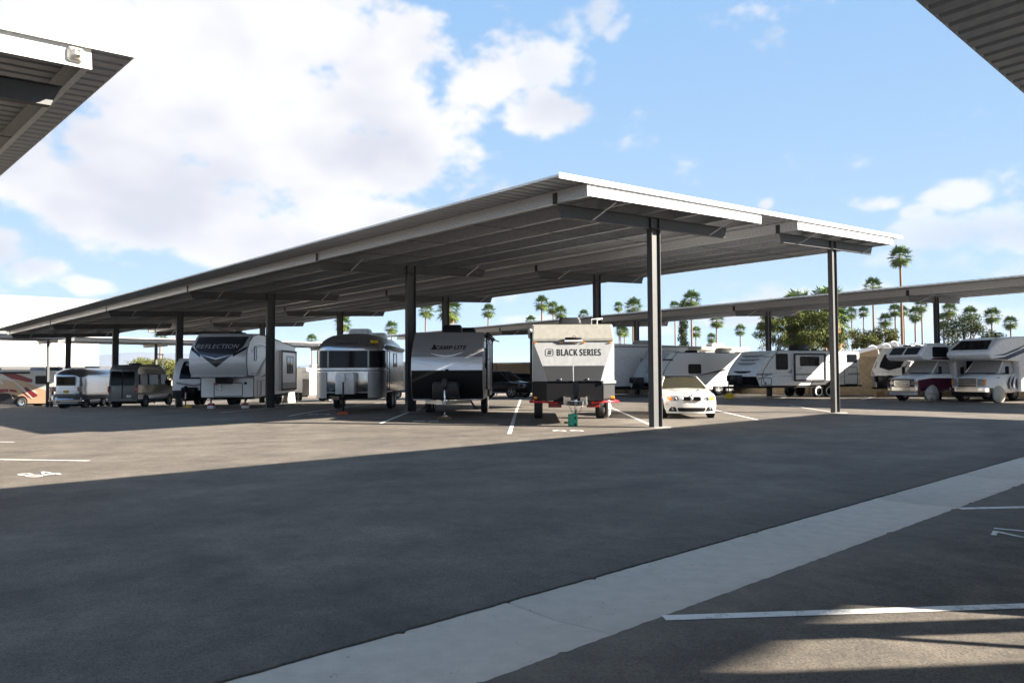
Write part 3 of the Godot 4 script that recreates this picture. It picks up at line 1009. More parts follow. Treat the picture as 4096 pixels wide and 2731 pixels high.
# ------------------------------------------------------------------ buildings, wall, hills
func build_background():
	# big white hall: tilt-up panels with open joints
	var t := thing("warehouse", "tall white warehouse hall with plain panel walls", "building", lot(112.0, -30.0), YAW_W)
	var g := 14.0
	for i in 8:
		var x0 := -30.0 + i * 9.75
		for k in 2:
			block(t, "wall_panel", Vector3(x0 + 0.02, 0.0 if k == 0 else 8.6, -0.25), Vector3(x0 + 9.73, 8.56 if k == 0 else g, 0.25), "stucco" if (i + k) % 2 == 0 else "stucco_b", 0.02)
	block(t, "core", Vector3(-29.9, 0.0, -3.0), Vector3(47.9, g - 0.1, -0.26), "stucco_b", 0.0)
	block(t, "parapet_cap", Vector3(-30.1, g + 0.005, -3.1), Vector3(48.1, g + 0.22, 0.3), "grey_taupe", 0.02)
	# long low shop building in front of it
	t = thing("storage_building", "long low tan building with dark roof band", "building", lot(98.0, 4.0), YAW_W)
	block(t, "wall", Vector3(-40.0, 0, -8.0), Vector3(24.0, 3.9, 0.0), "tan_wall", 0.0)
	block(t, "roof_band", Vector3(-40.3, 3.905, -8.3), Vector3(24.3, 4.35, 0.35), "steel_mid", 0.02)
	for i in 7:
		block(t, "roller_door", Vector3(-36.0 + i * 8.4, 0.0, 0.004), Vector3(-32.4 + i * 8.4, 3.0, 0.06), "grey_light", 0.01)
	# tan block wall along the back
	t = thing("block_wall", "tan concrete block wall along the back of the lot", "wall", lot(5.0, 33.2), YAW_U)
	var courses := 12
	block(t, "core", Vector3(-30.0, -0.3, -0.08), Vector3(45.0, 2.36, 0.08), "mortar", 0.0)
	var s := surf()
	bx(s, Vector3(-0.196, 0.004, -0.1), Vector3(0.196, 0.196, 0.1), 0.006)
	s.generate_normals()
	var bm := s.commit()
	var laid := 0
	var rest := surf()
	for k in courses:
		for i in range(-75, 113):
			var x := i * 0.4 + (0.2 if k % 2 == 1 else 0.0)
			if x > -4.2 and x < 4.4 and laid < 290:
				var o := part_mesh(t, "block", bm, ["block", "block_b", "block_c"][absi(i * 7 + k * 13 + (i * k) % 5) % 3])
				o.position = Vector3(x, k * 0.2 - 0.02, 0)
				laid += 1
			else:
				bx(rest, Vector3(x - 0.196, k * 0.2 - 0.016, -0.1), Vector3(x + 0.196, k * 0.2 + 0.176, 0.1))
	var o3 := part(t, "block_courses", rest, "block")
	o3.set_meta("kind", "stuff")
	block(t, "cap_course", Vector3(-30.0, 2.385, -0.13), Vector3(45.0, 2.46, 0.13), "block_c", 0.01)
	for i in 15:
		block(t, "pilaster", Vector3(-30.0 + i * 5.2, -0.2, -0.16), Vector3(-29.6 + i * 5.2, 2.38, 0.16), "block_b", 0.01)
	# house behind the wall with a white gable
	t = thing("gabled_house", "tan house with white trimmed gable behind the block wall", "house", on_ground(31.4, 66.0), -20.0)
	s = surf()
	prism(s, poly([-4.4, 0.0, 4.4, 0.0, 4.4, 2.5, 0.0, 3.65, -4.4, 2.5]), -10.0, 0.0, 2)
	part(t, "wall", s, "tan_wall")
	for sg in [-1.0, 1.0]:
		s = surf()
		prism(s, poly([0.0, 3.68, sg * 5.0, 2.36, sg * 5.0, 2.5, 0.0, 3.86]), -10.3, 0.62, 2)
		part(t, "roof_slope", s, "shingle")
		s = surf()
		prism(s, poly([0.0, 3.6, sg * 5.05, 2.22, sg * 5.05, 2.54, 0.0, 3.9]), 0.63, 0.7, 2)
		part(t, "barge_board", s, "white")
	window(t, Vector3(-1.6, 1.7, 0.0), Vector3.RIGHT, Vector3.UP, 1.3, 1.2, 0.03, "glass_tint", "white", 0.06)
	block(t, "corner_post", Vector3(3.9, 0.0, 0.05), Vector3(4.3, 2.3, 0.4), "white", 0.02)
	# a second low roof further along
	t = thing("gabled_house", "low grey roofed house far behind the back trailers", "house", on_ground(18.0, 80.0), 14.0)
	s = surf()
	prism(s, poly([-7.0, 0.0, 7.0, 0.0, 7.0, 2.6, 0.0, 3.5, -7.0, 2.6]), -9.0, 0.0, 2)
	part(t, "wall", s, "cream")
	s = surf()
	prism(s, poly([-7.5, 2.5, 0.0, 3.55, 7.5, 2.5, 7.5, 2.62, 0.0, 3.72, -7.5, 2.62]), -9.3, 0.4, 2)
	part(t, "roof", s, "grey")
	# bent white pipe arches of a shade frame over the wall
	for i in 6:
		t = thing("bent_pipe", ["bent white pipe over the wall beside the trailer ladder", "second bent white pipe over the wall from the ladder", "tall bent white pipe before the gable", "short bent white pipe before the gable", "bent white pipe just left of the white trailer nose", "bent white pipe behind the white trailer nose"][i], "pipe", lot(7.1 - i * 0.62, 33.9 + (i % 2) * 0.5), 10.0 + i * 9.0, "bent white pipes above the block wall")
		s = surf(0)
		var hh := 3.1 + 0.12 * (i % 3)
		var pts := [Vector3.ZERO, Vector3(0, hh - 0.6, 0)]
		for k in 7:
			var an := PI * 0.75 * k / 6.0
			pts.append(Vector3(-0.45 + 0.45 * cos(an), hh - 0.45 + 0.5 * sin(an), 0))
		tube(s, pts, 0.035, 6)
		part(t, "pipe", s, "white")
	# lamp posts
	for q in [[-52.5, 92.0, 6.6, "thin dark lamp post in front of the white hall corner"], [8.95, 105.0, 8.8, "slim pole with dark box on top above the far canopy"], [-40.5, 92.0, 5.4, "short lamp post among the trees left of the fifth wheel"]]:
		t = thing("lamp_post", q[3], "lamp post", on_ground(q[0], q[1]))
		s = surf(0)
		tube(s, [Vector3.ZERO, Vector3(0, q[2], 0)], 0.09, 8, 0.06)
		part(t, "pole", s, "steel_dark")
		if q[2] > 8.0:
			block(t, "lamp_head", Vector3(-0.16, q[2] - 0.1, -0.16), Vector3(0.16, q[2] + 1.3, 0.16), "steel_dark", 0.03)
		else:
			block(t, "lamp_head", Vector3(-0.9, q[2] - 0.02, -0.16), Vector3(0.1, q[2] + 0.1, 0.16), "steel_dark", 0.03)
	hills()

func hills():
	var n := FastNoiseLite.new()
	n.seed = 14
	n.frequency = 0.011
	n.fractal_octaves = 5
	var s := surf(0)
	var rows := []
	for r in 5:
		var row := []
		for i in 90:
			var az := deg_to_rad(-60.0 + i * 1.0)
			var d := 6600.0 + r * 420.0
			var deg := -60.0 + i
			var top := 70.0 + 110.0 * exp(-pow((deg + 26.0) / 5.0, 2.0)) + 70.0 * exp(-pow((deg + 20.5) / 3.0, 2.0)) + n.get_noise_2d(i * 9.0, 3.0) * 60.0
			top *= smoothstep(18.0, -14.0, deg) * 0.9 + 0.1
			var k: float = [0.0, 0.4, 1.0, 0.5, 0.0][r]
			row.append(Vector3(sin(az) * d, top * k + n.get_noise_2d(i * 17.0, r * 55.0) * 30.0 * (0.4 if k > 0.0 else 0.0) - 4.0, -cos(az) * d))
		rows.append(row)
	grid(s, rows)
	structure("hills", s, "hill")

# ------------------------------------------------------------------ the row facing the camera
const R := Vector3.RIGHT
const UPV := Vector3.UP

func front_patch(s: SurfaceTool, rows: Array, zf: Callable, off := 0.006, n := 12):
	# rows: [y, x left, x right]; lies on the curved front zf(x, y)
	var g := []
	for r in rows:
		var line := []
		for k in n + 1:
			var x: float = lerpf(r[1], r[2], float(k) / n)
			line.append(Vector3(x, r[0], zf.call(x, r[0]) + off))
		g.append(line)
	grid(s, g)

func jack_post(t: Node, z: float, top: float, m := "aluminium_dull", head := "black"):
	var j := sub(t, "tongue_jack")
	var s := surf(0)
	tube(s, [Vector3(0, 0.12, z), Vector3(0, top - 0.25, z)], 0.035, 10)
	part(j, "post", s, m)
	s = surf()
	bx(s, Vector3(-0.09, 0.1, z - 0.09), Vector3(0.09, 0.125, z + 0.09), 0.005)
	part(j, "foot", s, m)
	s = surf(0)
	loft(s, [flat_ring(0.13, 0.15, 0.04, top - 0.28, z), flat_ring(0.17, 0.19, 0.05, top - 0.2, z), flat_ring(0.17, 0.19, 0.05, top, z), flat_ring(0.12, 0.13, 0.05, top + 0.05, z)])
	part(j, "head", s, head)
	return j

func a_frame(t: Node, z0: float, z1: float, y: float, w: float, m := "black"):
	var s := surf()
	for sg in [-1.0, 1.0]:
		bar(s, Vector3(sg * w, y, z0), Vector3(sg * 0.05, y, z1), 0.07, 0.12)
	bar(s, Vector3(0, y, z1 - 0.2), Vector3(0, y, z1 + 0.16), 0.12, 0.1)
	part(t, "tongue_frame", s, m)

func propane_cover(t: Node, z: float, y0: float, y1: float, w: float, d: float, m := "black"):
	var s := surf(0)
	loft(s, [flat_ring(w, d, 0.1, y0, z), flat_ring(w, d, 0.12, y1 - 0.1, z), flat_ring(w * 0.92, d * 0.88, 0.12, y1, z)])
	part(t, "propane_cover", s, m)

func black_series():
	var t := thing("off_road_trailer", "white off road camper with black lettering on its angled nose and red bumpers", "camper trailer", on_ground(1.88, 24.4), -1.2)
	# body behind the nose
	var s := surf()
	prism(s, rounded(poly([0.0, 0.72, 0.0, 2.52, 0.02, 2.6, -0.5, 3.06, -5.4, 3.06, -5.6, 2.9, -5.6, 0.72]), 0.02, 2), -1.25, 1.25, 0, 0.02)
	part(t, "body", s, "white")
	# upper sloped cap and lip
	s = surf()
	quad(s, Vector3(-1.2, 3.064, -0.47), Vector3(1.2, 3.064, -0.47), Vector3(1.225, 2.605, 0.05), Vector3(-1.225, 2.605, 0.05))
	quad(s, Vector3(-1.225, 2.605, 0.05), Vector3(1.225, 2.605, 0.05), Vector3(1.225, 2.53, 0.06), Vector3(-1.225, 2.53, 0.06))
	quad(s, Vector3(-1.225, 2.53, 0.06), Vector3(1.225, 2.53, 0.06), Vector3(1.225, 2.52, 0.0), Vector3(-1.225, 2.52, 0.0))
	for sg in [-1.225, 1.225]:
		tri(s, Vector3(sg, 2.605, 0.05), Vector3(sg, 2.53, 0.06), Vector3(sg, 2.6, -0.05))
	part(t, "roof_cap", s, "panel_beige")
	# prow: centre panel leaning forward, a triangle on each side
	var a := Vector3(-1.23, 2.515, 0.012)
	var b := Vector3(1.23, 2.515, 0.012)
	var c := Vector3(0.78, 1.3, 0.75)
	var d := Vector3(-0.78, 1.3, 0.75)
	s = surf()
	quad(s, a, b, c, d)
	part(t, "nose_panel", s, "panel_grey")
	s = surf()
	tri(s, a, d, Vector3(-1.25, 1.3, 0.012))
	part(t, "nose_cheek", s, "panel_grey")
	s = surf()
	tri(s, b, c, Vector3(1.25, 1.3, 0.012))
	part(t, "nose_cheek", s, "panel_grey")
	var up := (a - Vector3(-1.23, 1.3, 0.75)).normalized()
	up = Vector3(0, 1.215, -0.738).normalized()
	var P := func(x: float, y: float) -> Vector3: return Vector3(x, y, lerpf(0.75, 0.012, (y - 1.3) / 1.215))
	# stone guards of chequer plate
	for q in [[-0.935, -0.045, -0.8, -0.05], [0.022, 0.912, 0.01, 0.77]]:
		s = surf()
		var k := 1.421 / 1.215
		plate(s, poly([q[0], 0.0, q[1], 0.0, q[3], -0.45 * k, q[2], -0.45 * k]), P.call(0, 1.755), R, up, 0.012, 0.002)
		part(t, "stone_guard", s, "diamond")
		block(t, "latch", P.call((q[2] + q[3]) / 2 - 0.03, 1.39) + Vector3(0, 0, 0.01), P.call((q[2] + q[3]) / 2 + 0.03, 1.34) + Vector3(0, 0, 0.05), "aluminium_dull", 0.006)
	lettering(t, "BLACK SERIES", P.call(0.16, 2.17) + Vector3(0, 0, 0.003), R, up, 1.34, 0.245, "charcoal", 0.0, true)
	outline(t, "badge", P.call(-0.74, 2.17) + Vector3(0, 0, 0.003), R, up, 0.25, 0.255, 0.06, 0.014, "charcoal", 0.004)
	for k in 3:
		decal(t, "badge_mark", [-0.06 + 0.012 * k, -0.065 + 0.05 * k, 0.05 + 0.008 * k, -0.065 + 0.05 * k, 0.062 + 0.008 * k, -0.03 + 0.05 * k, -0.05 + 0.012 * k, -0.03 + 0.05 * k], P.call(-0.74, 2.17) + Vector3(0, 0, 0.003), R, up, "charcoal")
	for x in [-1.17, -0.37, -0.02, 0.32, 1.13]:
		block(t, "marker_lamp", Vector3(x - 0.05, 2.46, 0.05), Vector3(x + 0.05, 2.49, 0.1), "amber", 0.012)
	block(t, "lamp_bracket", Vector3(-0.27, 2.5, 0.07), Vector3(0.27, 2.545, 0.13), "white", 0.008)
	s = surf(0)
	tube(s, [Vector3(-0.25, 2.6, 0.1), Vector3(0.25, 2.6, 0.1)], 0.035, 8)
	tube(s, [Vector3(-0.02, 2.63, 0.08), Vector3(0.0, 2.68, 0.08), Vector3(0.06, 2.67, 0.07), Vector3(0.08, 2.62, 0.06)], 0.008, 6)
	part(t, "light_bar", s, "black")
	# lower box and skirts
	s = surf()
	prism(s, poly([-1.26, 0.0, -0.84, 0.72, 0.84, 0.72, 1.26, 0.0, 1.26, -0.3, -1.26, -0.3]), 0.72, 1.285, 1, 0.012)
	part(t, "storage_box", s, "black")
	s = surf()
	var dn := Vector3(0.42, 0, -0.72).normalized()
	plate(s, poly([0.0, 0.0, 0.8, 0.0, 0.8, 0.4, 0.0, 0.4]), Vector3(0.845, 0.78, 0.722), dn, UPV, 0.006, 0.004)
	part(t, "chequer_side", s, "diamond")
	s = surf()
	bar(s, Vector3(0.82, 1.27, 0.76), Vector3(1.28, 1.27, 0.0), 0.06, 0.09)
	part(t, "corner_trim", s, "aluminium_dull")
	for sg in [-1.0, 1.0]:
		block(t, "indicator_lamp", Vector3(sg * 1.17 - 0.055, 0.76, 0.18), Vector3(sg * 1.17 + 0.055, 0.84, 0.26), "amber", 0.012)
		s = surf(0)
		tube(s, [Vector3(sg * 0.5, 0.66, 0.62), Vector3(sg * 0.85, 0.68, 0.55), Vector3(sg * 1.33, 0.68, 0.3), Vector3(sg * 1.33, 0.68, -0.5), Vector3(sg * 1.22, 0.74, -0.6)], 0.035, 8)
		part(t, "bumper_bar", s, "red")
		block(t, "chassis_plate", Vector3(sg * 0.38, 0.5, 0.2), Vector3(sg * 0.78, 0.64, 0.26), "dark_red", 0.01)
	s = surf()
	for sg in [-1.0, 1.0]:
		bx(s, Vector3(sg * 0.14, 0.62, 0.95), Vector3(sg * 0.32, 0.84, 1.0), 0.008)
		bx(s, Vector3(sg * 0.3, 0.6, 0.7), Vector3(sg * 0.35, 0.86, 0.95), 0.005)
	part(t, "drawbar_bracket", s, "chrome")
	a_frame(t, 0.1, 1.35, 0.66, 0.6, "steel_dark")
	s = surf(0)
	loft(s, [flat_ring(0.12, 0.14, 0.04, 0.8, 1.15), flat_ring(0.19, 0.22, 0.06, 0.95, 1.15), flat_ring(0.2, 0.2, 0.06, 1.2, 1.13), flat_ring(0.12, 0.12, 0.05, 1.3, 1.12)])
	part(t, "jack_cover", s, "charcoal")
	s = surf(0)
	tube(s, [Vector3(0, 0.36, 1.15), Vector3(0, 0.85, 1.15)], 0.04, 10)
	part(t, "jack_post", s, "chrome")
	for sg in [-1.0, 1.0]:
		s = surf(0)
		for k in 7:
			var f := k / 7.0
			var q := Vector3(sg * lerpf(0.19, 0.07, f), lerpf(0.6, 0.36, f) - 0.04 * sin(f * PI), 1.1)
			var pts := []
			for m in 7:
				var an := TAU * m / 6.0
				pts.append(q + (Vector3(0.018 * cos(an), 0.032 * sin(an), 0) if k % 2 == 0 else Vector3(0, 0.032 * sin(an), 0.018 * cos(an))))
			tube(s, pts, 0.006, 5)
		part(t, "safety_chain", s, "aluminium_dull")
	for sg in [-1.0, 1.0]:
		wheel(t, Vector3(sg * 1.05, 0.38, -2.7), 0.38, 0.28, "black", 1)
	# a torn grey bag pulled over the outer wheel
	s = surf(0)
	var rings := []
	for k in 6:
		var ring := []
		for m in 14:
			var an := TAU * m / 14
			var rr = (0.4 + 0.05 * sin(an * 5.0 + k)) * [0.4, 0.95, 1.02, 0.96, 0.9, 0.3][k]
			ring.append(Vector3(1.22 + 0.035 * k + 0.02 * sin(an * 3.0 + k * 2), maxf(0.40 + rr * cos(an) * 1.0, 0.01), -2.7 + rr * sin(an)))
		rings.append(ring)
	loft(s, rings)
	part(t, "wheel_bag", s, "plastic_bag", "crumpled grey bag over the wheel")
	roof_unit(t, Vector3(-0.05, 3.065, -1.2), 0.72, 0.24, 0.9, "charcoal")
	s = surf(0)
	tube(s, [Vector3(0.8, 3.06, -0.7), Vector3(0.8, 3.22, -0.7), Vector3(0.98, 3.26, -0.7)], 0.025, 6)
	tube(s, [Vector3(0.62, 3.06, -0.7), Vector3(0.62, 3.24, -0.7), Vector3(0.98, 3.26, -0.7)], 0.018, 6)
	part(t, "roof_rack", s, "grey_light")
	s = surf(0)
	tube(s, [Vector3(-1.32, 2.86, -0.25), Vector3(-1.32, 2.86, -4.5)], 0.07, 10)
	part(t, "awning_roll", s, "grey_light")
	s = surf()
	bar(s, Vector3(-1.29, 2.82, -0.3), Vector3(-1.3, 0.95, -0.3), 0.07, 0.07, Vector3.BACK)
	part(t, "awning_arm", s, "black")
	# green stacking block under the jack
	t = thing("jack_block", "green plastic stand under the white off road camper jack", "jack stand", on_ground(1.76, 23.22), 38.0)
	s = surf()
	var outer := rounded(poly([-0.105, -0.105, 0.105, -0.105, 0.105, 0.105, -0.105, 0.105]), 0.012, 1)
	prism(s, outer, 0.0, 0.355, 1, 0.012)
	part(t, "body", s, "green")
	for k in 2:
		for y in [0.055, 0.24]:
			s = surf()
			var f := Vector3.BACK if k == 0 else Vector3.RIGHT
			var rr := R if k == 0 else Vector3.FORWARD
			plate(s, poly([-0.028, -0.035, 0.028, -0.035, 0.028, 0.02, 0.0, 0.05, -0.028, 0.02]), f * 0.1055 + UPV * y, rr, UPV, 0.002)
			part(t, "slot", s, "black")

func camp_lite():
	var t := thing("travel_trailer", "silver fronted travel trailer with black lower nose and pine tree logo", "camper trailer", on_ground(-2.2, 27.3), -1.2)
	var ZF := func(_x: float, y: float) -> float:
		if y >= 1.62:
			var f := (y - 1.62) / 1.34
			return 0.45 - 0.95 * f * f - 0.1 * f
		return 0.45 - 0.35 * pow((1.62 - y) / 1.0, 2.0)
	var prof := [-6.2, 0.62, -6.2, 2.75, -6.05, 2.93, -0.72, 2.965]
	var ys := [2.9, 2.8, 2.68, 2.5, 2.3, 2.083, 1.85, 1.62, 1.4, 1.2, 1.0, 0.8, 0.62]
	for y in ys:
		prof.append(ZF.call(0, y))
		prof.append(y)
	var s := surf()
	prism(s, poly(prof), -1.22, 1.22, 0, 0.015)
	part(t, "body", s, "silver_paint")
	var nose := sub(t, "front_cap")
	for q in [["upper_cap", 2.94, 2.09, "silver_paint"], ["lower_cap", 2.076, 1.63, "silver_light"], ["rock_guard", 1.615, 0.66, "black"]]:
		s = surf(0)
		var rows := []
		for k in 13:
			rows.append([lerpf(q[1], q[2], k / 12.0), -1.205, 1.205])
		front_patch(s, rows, ZF, 0.008, 6)
		part(nose, q[0], s, q[3])
	# printed wedges and smile under the name
	for sg in [-1.0, 1.0]:
		s = surf(0)
		var rows := []
		for k in 7:
			var y := lerpf(2.06, 1.76, k / 6.0)
			var x0 = sg * lerpf(1.2, 0.45, k / 6.0)
			rows.append([y, x0, sg * (1.2 if k < 4 else lerpf(1.2, 0.6, (k - 3) / 3.0))])
		front_patch(s, rows, ZF, 0.012, 4)
		part(nose, "printed_wedge", s, "pearl")
	s = surf(0)
	var rows2 := []
	for k in 15:
		var f := k / 14.0
		rows2.append(f)
	var g1 := []
	var g2 := []
	for f in rows2:
		var x := lerpf(-0.56, 0.53, f)
		var yb = 2.2 - 0.1 * sin(f * PI) + 0.04 * f
		var th := 0.05 * sin(f * PI * 0.9 + 0.15)
		g1.append(Vector3(x, yb - th, ZF.call(x, yb - th) + 0.013))
		g2.append(Vector3(x, yb + th * 0.3, ZF.call(x, yb + th * 0.3) + 0.013))
	grid(s, [g1, g2])
	part(nose, "printed_smile", s, "white")
	var up := Vector3(0, 1.0, -0.72).normalized()
	lettering(nose, "CAMP LITE", Vector3(0.1, 2.4, ZF.call(0, 2.4) + 0.02), R, up, 1.05, 0.17, "black", 0.25, true)
	decal(nose, "pine_mark", [-0.14, -0.1, 0.1, -0.1, 0.03, -0.03, 0.07, -0.03, 0.02, 0.04, 0.05, 0.04, 0.0, 0.14, -0.05, 0.04, -0.02, 0.04, -0.08, -0.03, -0.04, -0.03], Vector3(-0.47, 2.42, ZF.call(0, 2.42) + 0.02), R, up, "black")
	block(nose, "grab_handle", Vector3(-0.05, 1.61, 0.46), Vector3(0.06, 1.66, 0.5), "black", 0.01)
	for sg in [-1.0, 1.0]:
		block(nose, "marker_lamp", Vector3(sg * 1.08 - 0.04, 2.935, -0.63), Vector3(sg * 1.08 + 0.04, 2.965, -0.55), "amber", 0.01)
	propane_cover(t, 0.72, 0.64, 1.24, 0.88, 0.5, "charcoal")
	a_frame(t, 0.1, 1.2, 0.56, 0.75, "aluminium_dull")
	jack_post(t, 1.1, 1.3, "chrome", "charcoal")
	for q in [[-1.17, -0.6], [0.45, 1.17]]:
		block(t, "frame_rail", Vector3(q[0], 0.6, 0.1), Vector3(q[1], 0.645, 0.22), "aluminium_dull", 0.008)
	for z in [-3.2, -4.05]:
		for sg in [-1.0, 1.0]:
			wheel(t, Vector3(sg * 1.06, 0.34, z), 0.34, 0.23, "aluminium_dull", 0)
	for z in [-0.6, -5.4]:
		for sg in [-1.0, 1.0]:
			s = surf()
			bar(s, Vector3(sg * 0.7, 0.6, z), Vector3(sg * 0.9, 0.3, z + 0.1), 0.05, 0.05)
			bar(s, Vector3(sg * 0.8, 0.3, z + 0.1), Vector3(sg * 1.0, 0.3, z + 0.1), 0.08, 0.03)
			part(t, "stabiliser", s, "steel_dark")
	roof_unit(t, Vector3(-0.05, 2.965, -2.2), 0.7, 0.33, 0.9, "black")
	roof_unit(t, Vector3(0.35, 2.965, -3.9), 0.68, 0.32, 0.9, "black")
	# the side that shows
	var sr := Vector3.FORWARD
	window(t, Vector3(1.221, 2.05, -1.2), sr, UPV, 0.62, 0.72, 0.1)
	window(t, Vector3(1.221, 2.3, -3.0), sr, UPV, 0.9, 0.62, 0.08)
	outline(t, "entry_door", Vector3(1.221, 1.72, -4.9), sr, UPV, 0.72, 1.95, 0.08, 0.035, "charcoal")
	block(t, "wheel_skirt", Vector3(1.225, 0.64, -4.6), Vector3(1.26, 0.9, -2.7), "black", 0.01)
	s = surf()
	bar(s, Vector3(1.29, 2.9, -0.75), Vector3(1.29, 0.95, -0.75), 0.055, 0.055, Vector3.BACK)
	bar(s, Vector3(1.29, 2.9, -5.0), Vector3(1.29, 0.95, -5.0), 0.055, 0.055, Vector3.BACK)
	part(t, "awning_arm", s, "black")
	s = surf(0)
	tube(s, [Vector3(1.33, 2.88, -0.6), Vector3(1.33, 2.88, -5.2)], 0.075, 10)
	part(t, "awning_roll", s, "charcoal")
	s = surf(0)
	for k in 3:
		var pts := []
		for m in 13:
			pts.append(Vector3(1.3 + 0.09 * cos(TAU * m / 12.0) + 0.06 * k, 2.72 - 0.04 * k + 0.1 * sin(TAU * m / 12.0), -0.66 - 0.12 * k))
		tube(s, pts, 0.012, 5)
	tube(s, [Vector3(1.28, 2.8, -0.6), Vector3(1.62, 2.66, -0.7), Vector3(1.72, 2.63, -0.9)], 0.02, 6)
	part(t, "hanging_cable", s, "black")
	t = thing("wood_block", "wooden block under the jack of the silver fronted trailer", "wood block", on_ground(-2.23, 26.2), 4.0)
	block(t, "plank", Vector3(-0.25, 0.0, -0.14), Vector3(0.25, 0.075, 0.14), "wood", 0.008)
	block(t, "plank", Vector3(-0.22, 0.077, -0.12), Vector3(0.23, 0.12, 0.12), "wood", 0.008)

func shell_outline(hw: float, zf: float, zb: float, rf: float, rb: float, y: float) -> Array:
	# plan of a rounded trailer shell at one height, starting at the middle of the front, going right
	var out := []
	for q in [[hw, zf, rf, 0.0], [hw, zb, rb, 1.0]]:
		for k in 9:
			var a: float = PI / 2 * k / 8.0
			if q[3] == 0.0:
				out.append(Vector3(q[0] - q[2] + q[2] * sin(a), y, q[1] - q[2] + q[2] * cos(a)))
			else:
				out.append(Vector3(q[0] - q[2] + q[2] * cos(a), y, q[1] + q[2] - q[2] * sin(a)))
	var n := out.size()
	for k in n:
		var p: Vector3 = out[n - 1 - k]
		out.append(Vector3(-p.x, p.y, p.z))
	return out

func along(o: Array, n0: float, n1: float, cnt: int, off: float, y: float) -> Array:
	# points of an outline between two places, counted from the front middle (right positive), moved out by off
	var pts := []
	var half := []
	var mid := Vector3((o[0].x + o[-1].x) / 2, o[0].y, o[0].z)
	half.append(mid)
	for k in 9:
		half.append(o[k])
	half.append(Vector3(o[8].x, o[8].y, o[8].z - 3.0))
	for k in cnt + 1:
		var d: float = lerpf(n0, n1, float(k) / cnt)
		var sg := -1.0 if d < 0.0 else 1.0
		d = absf(d)
		var p: Vector3 = half[-1]
		var dir := Vector3.FORWARD
		for i in half.size() - 1:
			var l: float = half[i].distance_to(half[i + 1])
			if d <= l or i == half.size() - 2:
				dir = (half[i + 1] - half[i]).normalized()
				p = half[i] + dir * minf(d, l)
				break
			d -= l
		var nn := Vector3(-dir.z, 0, dir.x)
		p += nn * off
		pts.append(Vector3(p.x * sg, y, p.z))
	return pts

func airstream_shell(t: Node, hw: float, top: float, y0: float, zb: float):
	var s := surf(0)
	var rings := [shell_outline(hw, 0.0, zb, 0.75, 0.75, y0), shell_outline(hw, 0.0, zb, 0.75, 0.75, y0 + 0.5), shell_outline(hw, 0.0, zb, 0.75, 0.75, 1.75), shell_outline(hw, -0.02, zb + 0.02, 0.75, 0.75, 2.3)]
	var h := top - 2.3
	for k in 9:
		var f := (k + 1) / 9.0
		var inn := 0.0
		inn = 1.0 - sqrt(maxf(0.0, 1.0 - f * f))
		var w := hw - inn * hw * 0.62
		rings.append(shell_outline(w, -0.02 - inn * 1.25, zb + 0.02 + inn * 1.25, minf(0.75, w * 0.8), minf(0.75, w * 0.8), 2.3 + h * f))
	loft(s, rings)
	part(t, "shell", s, "aluminium")
	return rings

